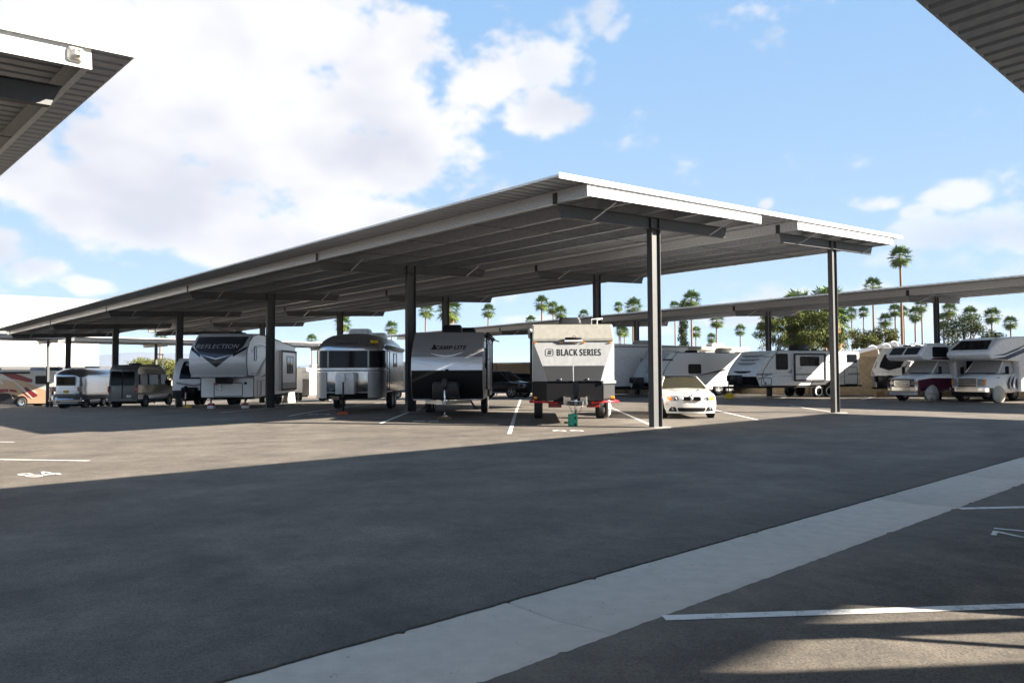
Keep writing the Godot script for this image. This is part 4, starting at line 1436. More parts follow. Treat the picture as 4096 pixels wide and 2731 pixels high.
func airstream_trailer():
	var t := thing("aluminium_trailer", "polished aluminium trailer nose with wraparound dark windows facing out", "camper trailer", on_ground(-6.3, 30.5), 1.0, "polished aluminium trailers")
	var hw := 1.33
	var top := 3.09
	var rings = airstream_shell(t, hw, top, 0.74, -7.4)
	var ol := shell_outline(hw + 0.0, 0.0, -7.4, 0.75, 0.75, 1.9)
	var fr := sub(t, "front_window")
	for q in [[-0.74, 0.74], [-1.62, -0.8], [0.8, 1.9]]:
		var s := surf(0)
		var rows := []
		for k in 5:
			rows.append(along(ol, q[0], q[1], 12, 0.012, lerpf(1.72, 2.38, k / 4.0)))
		grid(s, rows)
		part(fr, "pane", s, "glass_dark")
	var s2 := surf(0)
	for q in [[1.7, 1.73], [2.375, 2.405]]:
		grid(s2, [along(ol, -1.68, 1.95, 40, 0.02, q[0]), along(ol, -1.68, 1.95, 40, 0.02, q[1])])
	for x in [-0.77, 0.77, -1.65, 1.92]:
		grid(s2, [along(ol, x - 0.03, x + 0.03, 2, 0.02, 1.7), along(ol, x - 0.03, x + 0.03, 2, 0.02, 2.4)])
	part(fr, "frame", s2, "aluminium_dull")
	# belts and the darker stone shields
	for q in [[1.58, 1.66, 2.6], [0.75, 0.79, 3.6]]:
		s2 = surf(0)
		grid(s2, [along(ol, -q[2], q[2], 60, 0.015, q[0]), along(ol, -q[2], q[2], 60, 0.028, (q[0] + q[1]) / 2), along(ol, -q[2], q[2], 60, 0.015, q[1])])
		part(t, "belt_trim", s2, "aluminium_dull")
	for q in [[-1.75, -0.82], [0.75, 1.8]]:
		s2 = surf(0)
		var rows := []
		for y in [0.56, 0.6, 1.56]:
			rows.append(along(ol, q[0], q[1], 12, 0.03, y))
		grid(s2, rows)
		part(t, "stone_shield", s2, "aluminium_dull")
	lettering(t, "AIRSTREAM", Vector3(-0.1, 2.66, -0.155), R, Vector3(0, 0.87, -0.5).normalized(), 0.86, 0.085, "charcoal", 0.0, true)
	var st := sub(t, "sticker")
	decal(st, "label", [-0.15, -0.06, 0.15, -0.06, 0.15, 0.06, -0.15, 0.06], Vector3(0.95, 2.73, -0.32), Vector3(0.92, 0, -0.38).normalized(), Vector3(-0.2, 0.85, -0.5).normalized(), "yellow")
	lettering(st, "7", Vector3(0.95, 2.735, -0.31), Vector3(0.92, 0, -0.38).normalized(), Vector3(-0.2, 0.85, -0.5).normalized(), 0.035, 0.07, "dark_red")
	# propane cover, jack and tongue
	s2 = surf(0)
	loft(s2, [flat_ring(0.72, 0.5, 0.05, 0.73, 0.42), flat_ring(0.72, 0.5, 0.05, 1.44, 0.42), flat_ring(0.66, 0.42, 0.08, 1.54, 0.4)])
	part(t, "propane_cover", s2, "white")
	jack_post(t, 0.95, 1.46, "steel_dark", "white")
	a_frame(t, -0.2, 1.25, 0.6, 0.8, "black")
	s2 = surf()
	bx(s2, Vector3(-1.05, 0.5, -7.0), Vector3(1.05, 0.74, -0.3), 0.03)
	part(t, "chassis", s2, "black")
	for z in [-3.6, -4.45]:
		for sg in [-1.0, 1.0]:
			wheel(t, Vector3(sg * 1.12, 0.37, z), 0.37, 0.24, "aluminium_dull", 0)
	roof_unit(t, Vector3(0.1, top - 0.03, -2.2), 0.85, 0.26, 0.95, "white")
	roof_unit(t, Vector3(0.42, top - 0.06, -4.6), 0.8, 0.24, 0.95, "white")
	s2 = surf(0)
	lathe(s2, [0.28, 0.0, 0.26, 0.08, 0.15, 0.14, 0.0, 0.16], Vector3(0.7, top - 0.2, -6.0), UPV, 14)
	part(t, "roof_vent", s2, "charcoal")
	s2 = surf(0)
	tube(s2, [Vector3(hw + 0.02, 2.55, -0.9), Vector3(hw + 0.02, 2.55, -6.4)], 0.075, 10)
	part(t, "awning_roll", s2, "aluminium_dull")
	var sr := Vector3.FORWARD
	outline(t, "entry_door", Vector3(hw + 0.003, 1.62, -1.55), sr, UPV, 0.7, 1.7, 0.12, 0.03, "charcoal", 0.015)
	window(t, Vector3(hw + 0.003, 2.05, -3.6), sr, UPV, 1.0, 0.6, 0.12, "glass_tint", "aluminium_dull")
	block(t, "side_lamp", Vector3(hw, 1.05, -2.6), Vector3(hw + 0.03, 1.13, -2.52), "tail_red", 0.01)
	t = thing("wheel_chock", "orange plastic pad under the polished trailer's jack", "jack pad", on_ground(-6.28, 29.5), 8.0)
	block(t, "pad", Vector3(-0.2, 0.0, -0.2), Vector3(0.2, 0.055, 0.2), "orange", 0.015)
	block(t, "pad_rim", Vector3(-0.15, 0.057, -0.15), Vector3(0.15, 0.095, 0.15), "orange", 0.015)

func reflection():
	var t := thing("fifth_wheel_trailer", "fifth wheel trailer with big dark V graphic on its tall rounded nose", "fifth wheel", on_ground(-14.33, 38.4), 0.5)
	var hw := 1.36
	# side profile of the front cap: (y -> z)
	var ZC := func(y: float) -> float:
		if y > 2.3:
			return -1.5 * pow((y - 2.3) / 1.5, 2.2)
		return -0.35 * pow((2.3 - y) / 0.72, 2.0)
	var ZF := func(x: float, y: float) -> float: return ZC.call(y) - 0.16 * pow(absf(x) / hw, 3.0)
	var s := surf()
	var prof := [-9.4, 0.62, -9.4, 3.22, -9.25, 3.3, -3.4, 3.7, -1.9, 3.74, -1.5, 3.72]
	for y in [3.6, 3.4, 3.2, 3.0, 2.8, 2.6, 2.4, 2.2, 2.0, 1.8, 1.6]:
		prof.append(ZC.call(y) - 0.17)
		prof.append(y)
	prof.append_array([-1.5, 1.58, -1.62, 1.5, -1.62, 0.55, -1.9, 0.5])
	prism(s, poly(prof), -hw, hw, 0, 0.03)
	part(t, "body", s, "pearl")
	# moulded cap in front of the body
	var cap := sub(t, "front_cap")
	s = surf(0)
	var rows := []
	for k in 25:
		var y := lerpf(3.72, 1.585, k / 24.0)
		rows.append([y, -hw - 0.01, hw + 0.01])
	front_patch(s, rows, ZF, 0.0, 20)
	part(cap, "shell", s, "pearl")
	s = surf(0)
	rows = []
	for k in 25:
		var y := lerpf(3.56, 2.04, k / 24.0)
		var f := (3.56 - y) / 1.52
		var x := 1.24 - 0.14 * f
		if f > 0.33:
			x = lerpf(1.19, 0.02, pow((f - 0.33) / 0.67, 1.15))
		rows.append([y, -x, x])
	front_patch(s, rows, ZF, 0.012, 16)
	part(cap, "dark_panel", s, "graphite")
	# silver chevron and the black stripes that meet it
	for sg in [-1.0, 1.0]:
		s = surf(0)
		var a := []
		var b := []
		for k in 9:
			var f := k / 8.0
			var x: float = sg * lerpf(0.0, 0.8, f)
			var y := lerpf(2.4, 2.66, f)
			var th := lerpf(0.075, 0.004, f)
			a.append(Vector3(x, y, ZF.call(x, y) + 0.02))
			b.append(Vector3(x, y + th, ZF.call(x, y + th) + 0.02))
		grid(s, [a, b])
		part(cap, "chevron", s, "silver_light")
		s = surf(0)
		a = []
		b = []
		for k in 9:
			var f := k / 8.0
			var x: float = sg * lerpf(0.8, 1.36, f)
			var y := lerpf(2.52, 2.92, pow(f, 0.9))
			a.append(Vector3(x, y, ZF.call(x, y) + 0.018))
			b.append(Vector3(x, y + 0.14, ZF.call(x, y + 0.14) + 0.018))
		grid(s, [a, b])
		part(cap, "stripe", s, "black_gloss")
	lettering(cap, "REFLECTION", Vector3(-0.03, 3.06, ZF.call(0.0, 3.06) + 0.03), R, Vector3(0, 1, -0.97).normalized(), 2.02, 0.27, "silver_light", 0.12, false)
	block(cap, "sill", Vector3(-1.3, 1.56, -0.52), Vector3(1.3, 1.6, -0.25), "grey_light", 0.01)
	# lower front wall with locker, pin box
	outline(t, "locker_door", Vector3(0.05, 0.92, -1.62), R, UPV, 1.45, 0.7, 0.06, 0.03, "black", 0.015)
	s = surf()
	prism(s, poly([-1.6, 1.2, -1.0, 1.22, -0.75, 1.3, -0.7, 1.56, -1.6, 1.57]), -0.3, 0.28, 0, 0.02)
	part(t, "pin_box", s, "charcoal")
	s = surf(0)
	tube(s, [Vector3(-0.36, 1.2, -1.1), Vector3(-0.4, 1.02, -1.1), Vector3(-0.33, 0.9, -1.1)], 0.02, 6)
	tube(s, [Vector3(-0.1, 1.2, -1.1), Vector3(-0.08, 0.95, -1.1), Vector3(-0.12, 0.85, -1.1)], 0.02, 6)
	part(t, "chain", s, "aluminium_dull")
	block(t, "release_handle", Vector3(-0.45, 1.17, -1.12), Vector3(-0.28, 1.23, -1.06), "red", 0.01)
	block(t, "socket_cover", Vector3(0.85, 1.18, -1.63), Vector3(0.98, 1.3, -1.6), "black", 0.01)
	outline(t, "edge_trim", Vector3(0.0, 1.03, -1.622), R, UPV, 2.7, 1.08, 0.12, 0.035, "black", 0.02)
	for sg in [-0.86, 0.86]:
		var j := sub(t, "landing_leg")
		s = surf(0)
		tube(s, [Vector3(sg, 0.24, -1.75), Vector3(sg, 0.8, -1.75)], 0.045, 8)
		part(j, "post", s, "aluminium_dull")
		block(j, "foot", Vector3(sg - 0.12, 0.215, -1.87), Vector3(sg + 0.12, 0.24, -1.63), "aluminium_dull", 0.005)
	for z in [-5.6, -6.5]:
		for sg in [-1.0, 1.0]:
			wheel(t, Vector3(sg * 1.16, 0.4, z), 0.4, 0.26, "black", 0)
	block(t, "chassis", Vector3(-1.0, 0.42, -9.2), Vector3(1.0, 0.6, -1.95), "black", 0.02)
	# near side
	var sr := Vector3.FORWARD
	window(t, Vector3(hw + 0.001, 2.72, -1.75), sr, UPV, 0.4, 0.72, 0.08, "glass_tint", "black")
	# slide out at the rear
	var sl := sub(t, "slide_out")
	block(sl, "box", Vector3(hw - 0.1, 0.75, -9.0), Vector3(hw + 0.16, 3.02, -5.9), "pearl", 0.015)
	s = surf()
	hoop(s, rrect(3.1, 2.27, 0.03), rrect(2.9, 2.05, 0.02), Vector3(hw + 0.16, 1.885, -7.45), sr, UPV, 0.03)
	part(sl, "flange", s, "black")
	window(sl, Vector3(hw + 0.161, 2.2, -7.6), sr, UPV, 1.3, 1.0, 0.06, "glass_tint", "black", 0.03, "window", true)
	block(sl, "lower_band", Vector3(hw + 0.165, 0.8, -8.88), Vector3(hw + 0.172, 1.2, -6.02), "grey_taupe", 0.0)
	decal(t, "swoosh", [1.65, 1.58, 2.3, 1.58, 3.3, 2.3, 4.6, 3.0, 5.6, 3.3, 4.2, 2.95, 2.9, 2.3], Vector3(hw + 0.001, 0, 0), sr, UPV, "grey")
	decal(t, "swoosh", [1.1, 2.92, 1.8, 3.16, 2.9, 3.2, 4.2, 3.02, 2.9, 3.12, 1.9, 3.04, 1.1, 2.74], Vector3(hw + 0.001, 0, 0), sr, UPV, "black_gloss")
	decal(t, "swoosh", [2.4, 1.5, 3.6, 1.62, 5.2, 1.95, 3.6, 1.72], Vector3(hw + 0.001, 0, 0), sr, UPV, "charcoal")
	outline(t, "locker_door", Vector3(hw + 0.001, 0.98, -2.3), sr, UPV, 0.5, 0.8, 0.04, 0.02, "charcoal")
	outline(t, "locker_door", Vector3(hw + 0.001, 0.98, -3.2), sr, UPV, 0.95, 0.8, 0.04, 0.02, "charcoal")
	block(t, "side_marker", Vector3(hw, 1.72, -1.35), Vector3(hw + 0.02, 1.78, -1.28), "amber", 0.005)
	s = surf(0)
	var e1 := []
	for q in [[-1.55, 1.6], [-0.55, 1.62], [-0.35, 2.2], [-0.4, 2.8], [-0.75, 3.25], [-1.35, 3.6], [-2.2, 3.735], [-3.5, 3.7], [-9.3, 3.3]]:
		e1.append(Vector3(hw + 0.005, q[1], q[0]))
	tube(s, e1, 0.022, 6)
	part(t, "edge_moulding", s, "black")
	roof_unit(t, Vector3(0.0, 3.68, -3.2), 0.7, 0.2, 0.9, "charcoal")
	roof_unit(t, Vector3(-0.5, 3.55, -5.2), 0.5, 0.14, 0.5, "charcoal", "roof_vent")
	for k in 2:
		var p := thing("jack_pad", ["red and white block stack under the left landing leg of the fifth wheel", "red and white block stack under the right landing leg of the fifth wheel"][k], "jack pad", t.position + Vector3([-0.86, 0.86][k] - 0.015, 0, 1.75 - 0.0), 3.0)
		p.position = on_ground(t.position.x + [-0.86, 0.86][k], 38.4 + 1.75)
		p.position.y = t.position.y
		block(p, "block", Vector3(-0.16, -0.03, -0.16), Vector3(0.16, 0.12, 0.16), "white", 0.015)
		block(p, "block", Vector3(-0.14, 0.122, -0.14), Vector3(0.14, 0.213, 0.14), "red", 0.015)

func n_trailer():
	var t := thing("travel_trailer", "white and black travel trailer half hidden behind the fifth wheel", "camper trailer", on_ground(-18.15, 45.2), 1.0)
	var ZC := func(y: float) -> float: return -0.9 * pow(maxf(y - 1.2, 0.0) / 1.55, 2.4) - 0.25 * pow(maxf(1.2 - y, 0.0), 2.0)
	var ZF := func(x: float, y: float) -> float: return ZC.call(y) - 0.25 * pow(absf(x) / 1.28, 4.0)
	var s := surf()
	var prof := [-7.0, 0.55, -7.0, 2.8, -1.0, 2.8]
	for y in [2.7, 2.5, 2.2, 1.9, 1.6, 1.2, 0.9, 0.55]:
		prof.append(ZC.call(y) - 0.26)
		prof.append(y)
	prism(s, poly(prof), -1.27, 1.27, 0, 0.03)
	part(t, "body", s, "white")
	for q in [["front_cap", 2.78, 0.98, "white"], ["rock_guard", 0.97, 0.5, "charcoal"]]:
		s = surf(0)
		var rows := []
		for k in 13:
			rows.append([lerpf(q[1], q[2], k / 12.0), -1.28, 1.28])
		front_patch(s, rows, ZF, 0.0, 14)
		part(t, q[0], s, q[3])
	s = surf(0)
	var rows3 := []
	for k in 9:
		rows3.append([lerpf(2.62, 1.62, k / 8.0), -0.82, 0.82])
	front_patch(s, rows3, ZF, 0.012, 12)
	part(t, "front_window", s, "glass_dark")
	lettering(t, "N", Vector3(-0.5, 2.44, ZF.call(0.5, 2.44) + 0.03), R, Vector3(0, 1, -0.6).normalized(), 0.2, 0.18, "silver_light", 0.15)
	for sg in [-1.0, 1.0]:
		decal(t, "chevron", [0.0, 1.18, sg * 0.95, 1.36, sg * 0.95, 1.46, 0.0, 1.3], Vector3(0, 0, 0.02), R, UPV, "grey")
	propane_cover(t, 0.5, 0.55, 1.16, 0.85, 0.5, "black")
	a_frame(t, -0.2, 1.2, 0.48, 0.7)
	jack_post(t, 1.05, 1.2, "aluminium_dull", "black")
	for z in [-3.6, -4.4]:
		for sg in [-1.0, 1.0]:
			wheel(t, Vector3(sg * 1.1, 0.35, z), 0.35, 0.24, "grey", 0)
	var p := thing("jack_block", "yellow levelling blocks under the jack beside the fifth wheel", "jack stand", on_ground(-17.95, 44.15), 10.0)
	block(p, "block", Vector3(-0.14, 0.0, -0.14), Vector3(0.14, 0.12, 0.14), "yellow", 0.012)
	block(p, "block", Vector3(-0.35, 0.0, -0.1), Vector3(-0.16, 0.05, 0.1), "yellow", 0.01)

func coupe():
	var t := thing("coupe_car", "white two door coupe parked nose out behind the end column", "car", on_ground(5.93, 26.3), -1.5)
	car_shape(t, {"hw": 0.85, "len": 4.45, "paint": "white_gloss", "hood": 0.78, "hood_back": 1.0, "belt": 0.98, "roof": 1.42, "ws0": -1.35, "ws1": -2.05, "rw1": -3.2, "rw0": -3.95, "glass": "windscreen", "y0": 0.2, "tail": 1.0, "wheel_r": 0.315, "axle_f": -0.82, "axle_r": -3.5, "nose_z": -0.36, "roof_paint": "black"})
	var n := sub(t, "nose")
	# bumper with intake and lamps
	var ZN := func(x: float, y: float) -> float: return 0.0 - 0.24 * pow(absf(x) / 0.85, 2.6) - 0.1 * pow((y - 0.5) / 0.28, 2.0) * 0.35
	var s := surf(0)
	var rows := []
	for k in 15:
		var y := lerpf(0.79, 0.19, k / 14.0)
		var w := 0.85 - 0.05 * pow(absf(y - 0.5) / 0.3, 2.0)
		rows.append([y, -w, w])
	front_patch(s, rows, ZN, 0.02, 22)
	part(n, "bumper", s, "white_gloss")
	s = surf(0)
	var lid := []
	for k in 7:
		var f := k / 6.0
		var line := []
		for i in 23:
			var x := lerpf(-0.8, 0.8, i / 22.0) * (1.0 + 0.03 * f)
			var y := lerpf(0.79, 1.0, pow(f, 0.7)) - 0.05 * pow(absf(x) / 0.85, 3.0) * minf(1.0, f * 3.0)
			line.append(Vector3(x, y, lerpf(ZN.call(lerpf(-0.8, 0.8, i / 22.0), 0.79) + 0.02, -1.36, f)))
		lid.append(line)
	grid(s, lid)
	part(n, "bonnet", s, "white_gloss")
	s = surf(0)
	front_patch(s, [[0.375, -0.46, 0.46], [0.31, -0.46, 0.46], [0.25, -0.42, 0.42]], ZN, 0.026, 10)
	part(n, "air_intake", s, "black")
	for sg in [-1.0, 1.0]:
		s = surf(0)
		var k := rrect(0.3, 0.15, 0.06)
		hoop(s, k, rrect(0.255, 0.11, 0.045), Vector3(sg * 0.16, 0.665, 0.02), R, UPV, 0.03)
		part(n, "grille_surround", s, "chrome")
		s = surf()
		plate(s, rrect(0.255, 0.11, 0.045), Vector3(sg * 0.16, 0.665, 0.024), R, UPV, 0.004)
		for i in 9:
			bx(s, Vector3(sg * 0.16 - 0.115 + i * 0.026, 0.615, 0.028), Vector3(sg * 0.16 - 0.107 + i * 0.026, 0.715, 0.04))
		part(n, "grille", s, "black")
		# headlamp: long lens with amber outer end
		var lamp := sub(n, "headlamp")
		s = surf(0)
		rows = []
		for i in 5:
			var f := i / 4.0
			rows.append([lerpf(0.735, 0.6, f), sg * lerpf(0.4, 0.46, absf(f - 0.5) * 2.0), sg * lerpf(0.8, 0.68, f * f)])
		front_patch(s, rows, ZN, 0.027, 10)
		part(lamp, "lens", s, "lens")
		s = surf(0)
		rows = []
		for i in 4:
			var f := i / 3.0
			rows.append([lerpf(0.73, 0.61, f), sg * 0.62, sg * lerpf(0.79, 0.69, f * f)])
		front_patch(s, rows, ZN, 0.031, 6)
		part(lamp, "indicator", s, "amber")
		s = surf(0)
		var c := Vector3(sg * 0.53, 0.665, ZN.call(0.53, 0.665) + 0.03)
		lathe(s, [0.05, 0.0, 0.046, 0.008, 0.0, 0.012], c, Vector3.BACK, 14)
		part(lamp, "projector", s, "graphite")
		s = surf(0)
		front_patch(s, [[0.4, sg * 0.54, sg * 0.66], [0.33, sg * 0.5, sg * 0.72], [0.255, sg * 0.46, sg * 0.74]], ZN, 0.026, 8)
		part(n, "fog_lamp_recess", s, "black")
		s = surf(0)
		lathe(s, [0.045, 0.0, 0.03, 0.012, 0.0, 0.015], Vector3(sg * 0.61, 0.335, ZN.call(0.61, 0.335) + 0.028), Vector3.BACK, 12)
		part(n, "fog_lamp", s, "lens")
		block(n, "side_marker", Vector3(sg * 0.775, 0.49, -0.17), Vector3(sg * 0.835, 0.51, -0.12), "orange", 0.004)
	s = surf(0)
	lathe(s, [0.042, 0.0, 0.04, 0.01, 0.0, 0.012], Vector3(0.0, 0.785, -0.01), Vector3(0, 0.5, 0.86), 16)
	part(n, "badge", s, "chrome")
	for sg in [-1.0, 1.0]:
		s = surf(0)
		tube(s, [Vector3(sg * 0.06, 0.81, -0.05), Vector3(sg * 0.3, 0.9, -0.4), Vector3(sg * 0.5, 0.985, -1.2)], 0.012, 6)
		part(n, "bonnet_crease", s, "white_gloss")
		s = surf(0)
		loft(s, [ring_rr(0.11, -0.065, 0.065, 0.05, 0.0), ring_rr(0.12, -0.075, 0.075, 0.05, -0.07), ring_rr(0.08, -0.05, 0.05, 0.04, -0.16)])
		var mi := part(t, "door_mirror", s, "white_gloss")
		mi.position = Vector3(sg * 0.93, 1.0, -1.55)

func car_shape(t: Node, p: Dictionary):
	# body, glasshouse and wheels of a car seen mostly from outside its front
	var hw: float = p.hw
	var L: float = p.len
	var s := surf(0)
	var rings := []
	var st := [[p.get("nose_z", -0.02), 0.80 if not p.has("nose_z") else 0.95, p.hood - 0.06], [p.get("nose_z", -0.12) - 0.02, 0.93 if not p.has("nose_z") else 0.97, p.hood], [-0.5, 0.99, lerpf(p.hood, p.hood_back, 0.35)], [p.ws0, 1.0, p.hood_back], [-L * 0.5, 1.0, p.belt], [-L * 0.78, 1.0, p.belt + 0.02], [-L * 0.94, 0.97, p.tail], [-L, 0.9, p.tail - 0.08]]
	for q in st:
		rings.append(car_ring(hw * q[1], p.y0, q[2], q[0]))
	loft(s, rings)
	part(t, "body", s, p.paint)
	# glasshouse
	s = surf(0)
	var gw: float = hw * 0.93
	var rw: float = hw * p.get("roof_w", 0.66)
	var b0: float = p.hood_back - 0.02
	var yr: float = p.roof
	var a := [Vector3(-gw, b0, p.ws0), Vector3(gw, b0, p.ws0), Vector3(gw, p.belt, p.rw0), Vector3(-gw, p.belt, p.rw0)]
	var b := [Vector3(-rw, yr - 0.05, p.ws1), Vector3(rw, yr - 0.05, p.ws1), Vector3(rw, yr - 0.05, p.rw1), Vector3(-rw, yr - 0.05, p.rw1)]
	var names := ["windscreen", "side_glass", "rear_glass", "side_glass"]
	for i in 4:
		var j := (i + 1) % 4
		s = surf(0)
		var rows := []
		for k in 5:
			var line := []
			for m in 9:
				var f := m / 8.0
				var lo: Vector3 = a[i].lerp(a[j], f)
				var hi: Vector3 = b[i].lerp(b[j], f)
				var q := lo.lerp(hi, k / 4.0)
				var bulge := 0.1 * (1.0 - pow(f * 2.0 - 1.0, 2.0)) + 0.05 * sin(PI * k / 4.0)
				if i == 0:
					q.z += bulge
				elif i == 2:
					q.z -= bulge
				elif i == 1:
					q.x += bulge * 0.3
				else:
					q.x -= bulge * 0.3
				line.append(q)
			rows.append(line)
		grid(s, rows)
		part(t, names[i], s, p.glass if i == 0 else "glass_dark")
	s = surf(0)
	loft(s, [car_flat(rw + 0.02, p.ws1 + 0.09, p.rw1 - 0.06, yr - 0.055), car_flat(rw - 0.02, p.ws1 + 0.02, p.rw1, yr - 0.015), car_flat(rw - 0.2, p.ws1 - 0.25, p.rw1 + 0.25, yr)])
	part(t, "roof", s, p.get("roof_paint", p.paint))
	for sg in [-1.0, 1.0]:
		s = surf(0)
		tube(s, [Vector3(sg * gw, b0, p.ws0), Vector3(sg * (rw + 0.01), yr - 0.05, p.ws1), Vector3(sg * (rw + 0.01), yr - 0.05, p.rw1), Vector3(sg * gw, p.belt, p.rw0)], 0.035, 6)
		var mid: float = lerpf(p.ws1, p.rw1, 0.45)
		tube(s, [Vector3(sg * (gw + 0.02), p.belt, mid - 0.05), Vector3(sg * (rw + 0.04), yr - 0.06, mid)], 0.035, 6)
		part(t, "pillar", s, p.paint)
	for z in [p.axle_f, p.axle_r]:
		for sg in [-1.0, 1.0]:
			wheel(t, Vector3(sg * (hw - 0.1), p.wheel_r, z), p.wheel_r, 0.22, "silver_paint", 0, 0.68)
			s = surf(0)
			lathe(s, [p.wheel_r * 1.14, 0.0, p.wheel_r * 1.14, 0.012], Vector3(sg * (hw + 0.005), p.wheel_r + 0.01, z), Vector3(sg, 0, 0), 20)
			lathe(s, [0.0, 0.0, p.wheel_r * 1.14, 0.0], Vector3(sg * (hw + 0.002), p.wheel_r + 0.01, z), Vector3(sg, 0, 0), 20)
			part(t, "wheel_arch", s, "black")
			var w: Node3D = t.get_child(t.get_child_count() - 2)
			w.position.x = sg * (hw - 0.06)

func car_ring(hw: float, y0: float, y1: float, z: float) -> Array:
	var out := []
	var h := y1 - y0
	for q in [[0.0, 0.0], [0.7, 0.0], [0.92, 0.06], [0.99, 0.25], [1.0, 0.5], [0.985, 0.75], [0.93, 0.92], [0.7, 0.99], [0.0, 1.0 + 0.02]]:
		out.append(Vector3(hw * q[0], y0 + h * q[1], z))
	for k in range(7, 0, -1):
		out.append(Vector3(-out[k].x, out[k].y, z))
	return out

func car_flat(hw: float, z0: float, z1: float, y: float) -> Array:
	var out := []
	for q in rounded(poly([-hw, z0, hw, z0, hw, z1, -hw, z1]), 0.18, 3):
		out.append(Vector3(q.x, y, q.y))
	return out

func build_main_row():
	black_series()
	camp_lite()
	airstream_trailer()
	reflection()
	n_trailer()
	coupe()

# ------------------------------------------------------------------ the row along the back wall
func side_trailer(t: Node, p: Dictionary):
	# travel trailer whose +x side shows; nose at z = 0 facing +z, slanted back above
	var hw: float = p.hw
	var L: float = p.len
	var top: float = p.top
	var y0: float = p.y0
	var yb: float = p.get("nose_y", 1.25)
	var rake: float = p.get("rake", 0.9)
	var under: float = p.get("under", 0.5)
	var ZC := func(y: float) -> float:
		if y > yb:
			return -rake * pow((y - yb) / (top - yb), p.get("curve", 1.5))
		return -under * (yb - y) / (yb - y0)
	var prof := [-L, y0, -L, top - 0.1, -L + 0.1, top, -rake - 0.15, top]
	for k in 12:
		var y := lerpf(top - 0.06, y0, k / 11.0)
		prof.append(ZC.call(y))
		prof.append(y)
	var s := surf()
	prism(s, poly(prof), -hw, hw, 0, 0.025)
	part(t, "body", s, p.paint)
	var ZF := func(_x: float, y: float) -> float: return ZC.call(y)
	s = surf(0)
	var rows := []
	for k in 15:
		rows.append([lerpf(top - 0.05, yb, k / 14.0), -hw + 0.02, hw - 0.02])
	front_patch(s, rows, ZF, 0.01, 6)
	part(t, "front_cap", s, p.get("cap", p.paint))
	s = surf(0)
	front_patch(s, [[yb - 0.01, -hw + 0.02, hw - 0.02], [lerpf(yb, y0, 0.5), -hw + 0.02, hw - 0.02], [y0 + 0.02, -hw + 0.02, hw - 0.02]], ZF, 0.01, 4)
	part(t, "rock_guard", s, p.get("guard", "black"))
	# black edge moulding down the nose
	s = surf(0)
	var e := []
	for k in 14:
		var y := lerpf(y0 + 0.05, top - 0.02, k / 13.0)
		e.append(Vector3(hw + 0.002, y, ZC.call(y) - p.get("edge_back", 0.02)))
	e.append(Vector3(hw + 0.002, top + 0.005, -rake - 0.3))
	e.append(Vector3(hw + 0.002, top + 0.005, -L + 0.1))
	tube(s, e, 0.02, 6)
	part(t, "edge_moulding", s, "charcoal")
	block(t, "chassis", Vector3(-hw + 0.15, y0 - 0.13, -L + 0.1), Vector3(hw - 0.08, y0 - 0.005, -under - 0.1), "black", 0.02)
	for z in p.axles:
		for sg in [-1.0, 1.0]:
			wheel(t, Vector3(sg * (hw - 0.14), 0.35, z), 0.35, 0.23, p.get("rim", "grey_light"), p.get("style", 0))
	a_frame(t, -under, 1.1, y0 - 0.08, 0.65)
	if p.get("propane", true):
		propane_cover(t, 0.42, y0 + 0.02, y0 + 0.62, 0.8, 0.42, "charcoal")
	jack_post(t, 0.95, y0 + 0.55, "aluminium_dull", "black")
	return ZC

